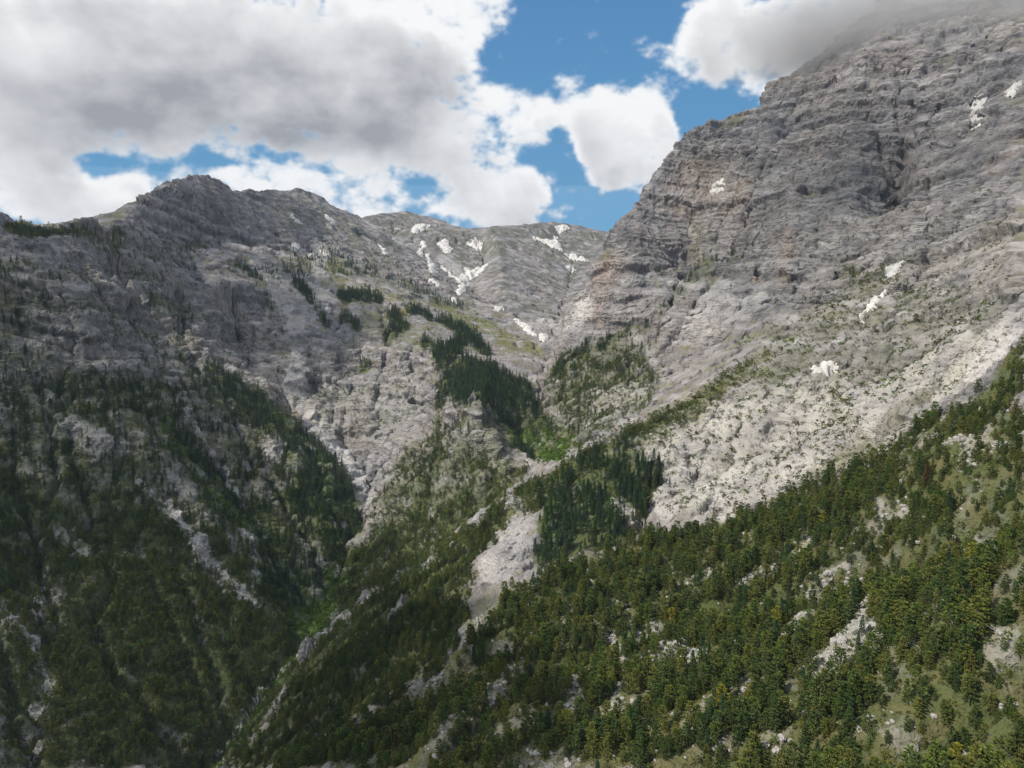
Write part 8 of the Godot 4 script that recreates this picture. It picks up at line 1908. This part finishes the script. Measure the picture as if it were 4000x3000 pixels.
const GAPS := [
	["gap", 1.22, 20.23, 2.15, 2.09, -1.3],
	["gap", 4.46, 19.56, 2.85, 2.69, -1.4],
	["gap", 7.99, 20.95, 3.14, 2.61, -1.4],
	["gap", 10.46, 19.92, 2.41, 2.07, -1.3],
	["gap", 6.62, 17.64, 3.19, 1.40, -0.8],
	["gap", -1.66, 18.68, 1.80, 1.54, -1.1],
	["gap", 2.29, 21.71, 1.79, 1.17, -0.7],
	["gap", 11.81, 21.31, 1.03, 1.16, -0.9],
	["bank", 1.94, 20.22, 1.22, 1.20, 1.5],
	["bank", 5.16, 21.06, 1.42, 0.74, 1],
	["bank", 3.36, 22.28, 1.78, 0.87, 1.1],
	["bank", 9.73, 21.74, 1.25, 0.64, 0.8],
	["bank", -0.22, 21.73, 1.43, 0.88, 0.8],
	["bank", 6.98, 17.78, 2.48, 0.69, 0.8],
	["bank", -0.22, 19.62, 1.80, 0.43, 0.5],
	["bank", 11.86, 19.23, 1.37, 0.60, 0.6],
	["gap", 4.90, 10.07, 1.63, 3.07, -1.5],
	["gap", 3.44, 10.78, 1.64, 2.05, -1.4],
	["gap", 6.01, 7.95, 2.53, 1.40, -1.6],
	["gap", 8.91, 7.55, 2.50, 1.40, -1.5],
	["gap", 1.61, 11.99, 1.46, 0.85, -1],
	["gap", 4.15, 13.48, 1.09, 1.00, -0.8],
	["gap", 2.72, 7.63, 0.73, 1.06, -0.9],
	["gap", -28.95, 9.84, 2.00, 0.73, -1.5],
	["gap", -30.02, 10.42, 1.39, 0.60, -1],
	["gap", -22.09, 10.92, 1.59, 0.45, -1.25],
	["gap", -26.06, 10.34, 1.19, 0.44, -0.6],
	["gap", -26.71, 9.04, 0.65, 0.50, -1.1],
	["gap", -7.33, 10.02, 1.63, 0.82, -0.95],
	["gap", -9.62, 12.67, 1.07, 0.53, -0.7],
	["gap", -10.48, 13.69, 0.78, 0.39, -0.75],
	["gap", -7.49, 11.73, 0.58, 1.01, -0.55],
	["gap", -3.54, 6.99, 0.96, 0.36, -1.3],
	["gap", 16.05, 14.92, 1.99, 0.82, -1.25],
	["gap", 13.35, 14.62, 1.03, 0.89, -1.2],
	["gap", 13.73, 13.14, 0.69, 0.78, -1.1],
	["gap", 17.75, 18.46, 0.85, 1.18, -0.55],
	["gap", 13.92, 18.78, 0.74, 1.79, -0.35],
	["gap", 11.58, 16.47, 1.38, 1.25, -0.25],
	["bank", 8.82, 13.36, 3.35, 2.77, 1.9],
	["bank", 8.50, 11.02, 2.84, 1.52, 1.2],
	["bank", 6.69, 12.42, 1.79, 2.00, 0.9],
	["bank", 11.30, 13.26, 1.74, 1.95, 1],
	["bank", -0.22, 9.41, 3.67, 2.42, 1.3],
	["bank", 3.08, 9.04, 0.88, 0.70, 0.9],
	["bank", -0.95, 14.18, 2.91, 2.93, 0.9],
	["bank", -3.50, 12.48, 2.92, 3.32, 0.7],
	["bank", -27.58, 8.97, 1.05, 0.81, 1.2],
	["bank", -29.34, 7.60, 2.28, 1.39, 1],
	["bank", -32.81, 7.93, 2.95, 1.48, 0.9],
	["bank", -19.25, 9.88, 1.65, 1.18, 0.9],
	["bank", -20.86, 10.10, 0.84, 0.91, 0.8],
	["bank", -14.57, 9.78, 4.19, 2.33, 0.8],
	["bank", -20.94, 16.34, 17.11, 4.94, 1.1],
	["bank", -9.17, 18.16, 7.14, 4.48, 0.9],
	["bank", -32.33, 16.49, 5.44, 3.96, 0.9],
	["bank", -5.23, 21.05, 3.94, 2.34, 0.8],
	["bank", 18.83, 20.10, 5.28, 2.54, 1.3],
	["bank", 17.31, 16.99, 3.55, 1.81, 0.7],
	["bank", 23.51, 19.52, 5.76, 3.29, 1.6],
	["bank", 31.83, 19.74, 7.11, 3.04, 1.8],
	["bank", 14.55, 20.51, 2.00, 1.73, 0.5],
]
const GREYS := [
	["bank", -17.76, 15.42, 10.33, 2.75, 0.9],
	["bank", -10.27, 15.26, 4.63, 2.22, 0.75],
	["bank", -24.13, 13.60, 8.33, 1.81, 0.6],
	["bank", -16.50, 13.46, 8.32, 0.96, 0.5],
	["bank", -26.03, 17.19, 4.84, 3.08, 0.55],
	["bank", -7.40, 18.24, 4.29, 2.14, 0.5],
	["bank", -14.29, 19.95, 5.52, 1.75, 0.35],
	["bank", -31.27, 12.19, 3.87, 1.73, 0.5],
	["bank", -33.69, 10.46, 3.14, 1.15, 0.35],
	["bank", -28.45, 19.58, 3.43, 1.33, 0.35],
	["bank", -1.68, 11.82, 2.19, 1.69, 0.25],
	["bank", -4.62, 9.03, 2.20, 1.39, 0.25],
	["bank", 9.22, 10.66, 2.13, 1.02, 0.2],
	["bank", 26.40, 20.19, 5.97, 1.61, 0.8],
	["bank", 33.12, 19.23, 4.74, 1.53, 0.9],
	["bank", 21.06, 19.55, 2.76, 1.70, 0.35],
	["bank", -33.56, 12.73, 1.54, 1.67, 0.2],
	["bank", -32.82, 16.68, 2.89, 1.60, -0.45],
	["bank", -30.93, 18.34, 1.61, 1.07, -0.25],
	["bank", -6.29, 21.61, 2.85, 1.45, -0.5],
	["bank", -2.38, 19.30, 2.52, 2.42, -0.4],
	["bank", -11.87, 21.60, 1.38, 1.15, -0.3],
	["bank", 8.81, 14.35, 2.82, 2.26, -0.4],
	["bank", -0.94, 15.50, 2.18, 2.25, -0.3],
	["bank", 18.54, 19.26, 2.55, 1.45, -0.3],
	["bank", -29.05, 7.93, 2.30, 0.93, -0.3],
	["bank", -19.25, 9.88, 1.98, 0.98, -0.3],
]
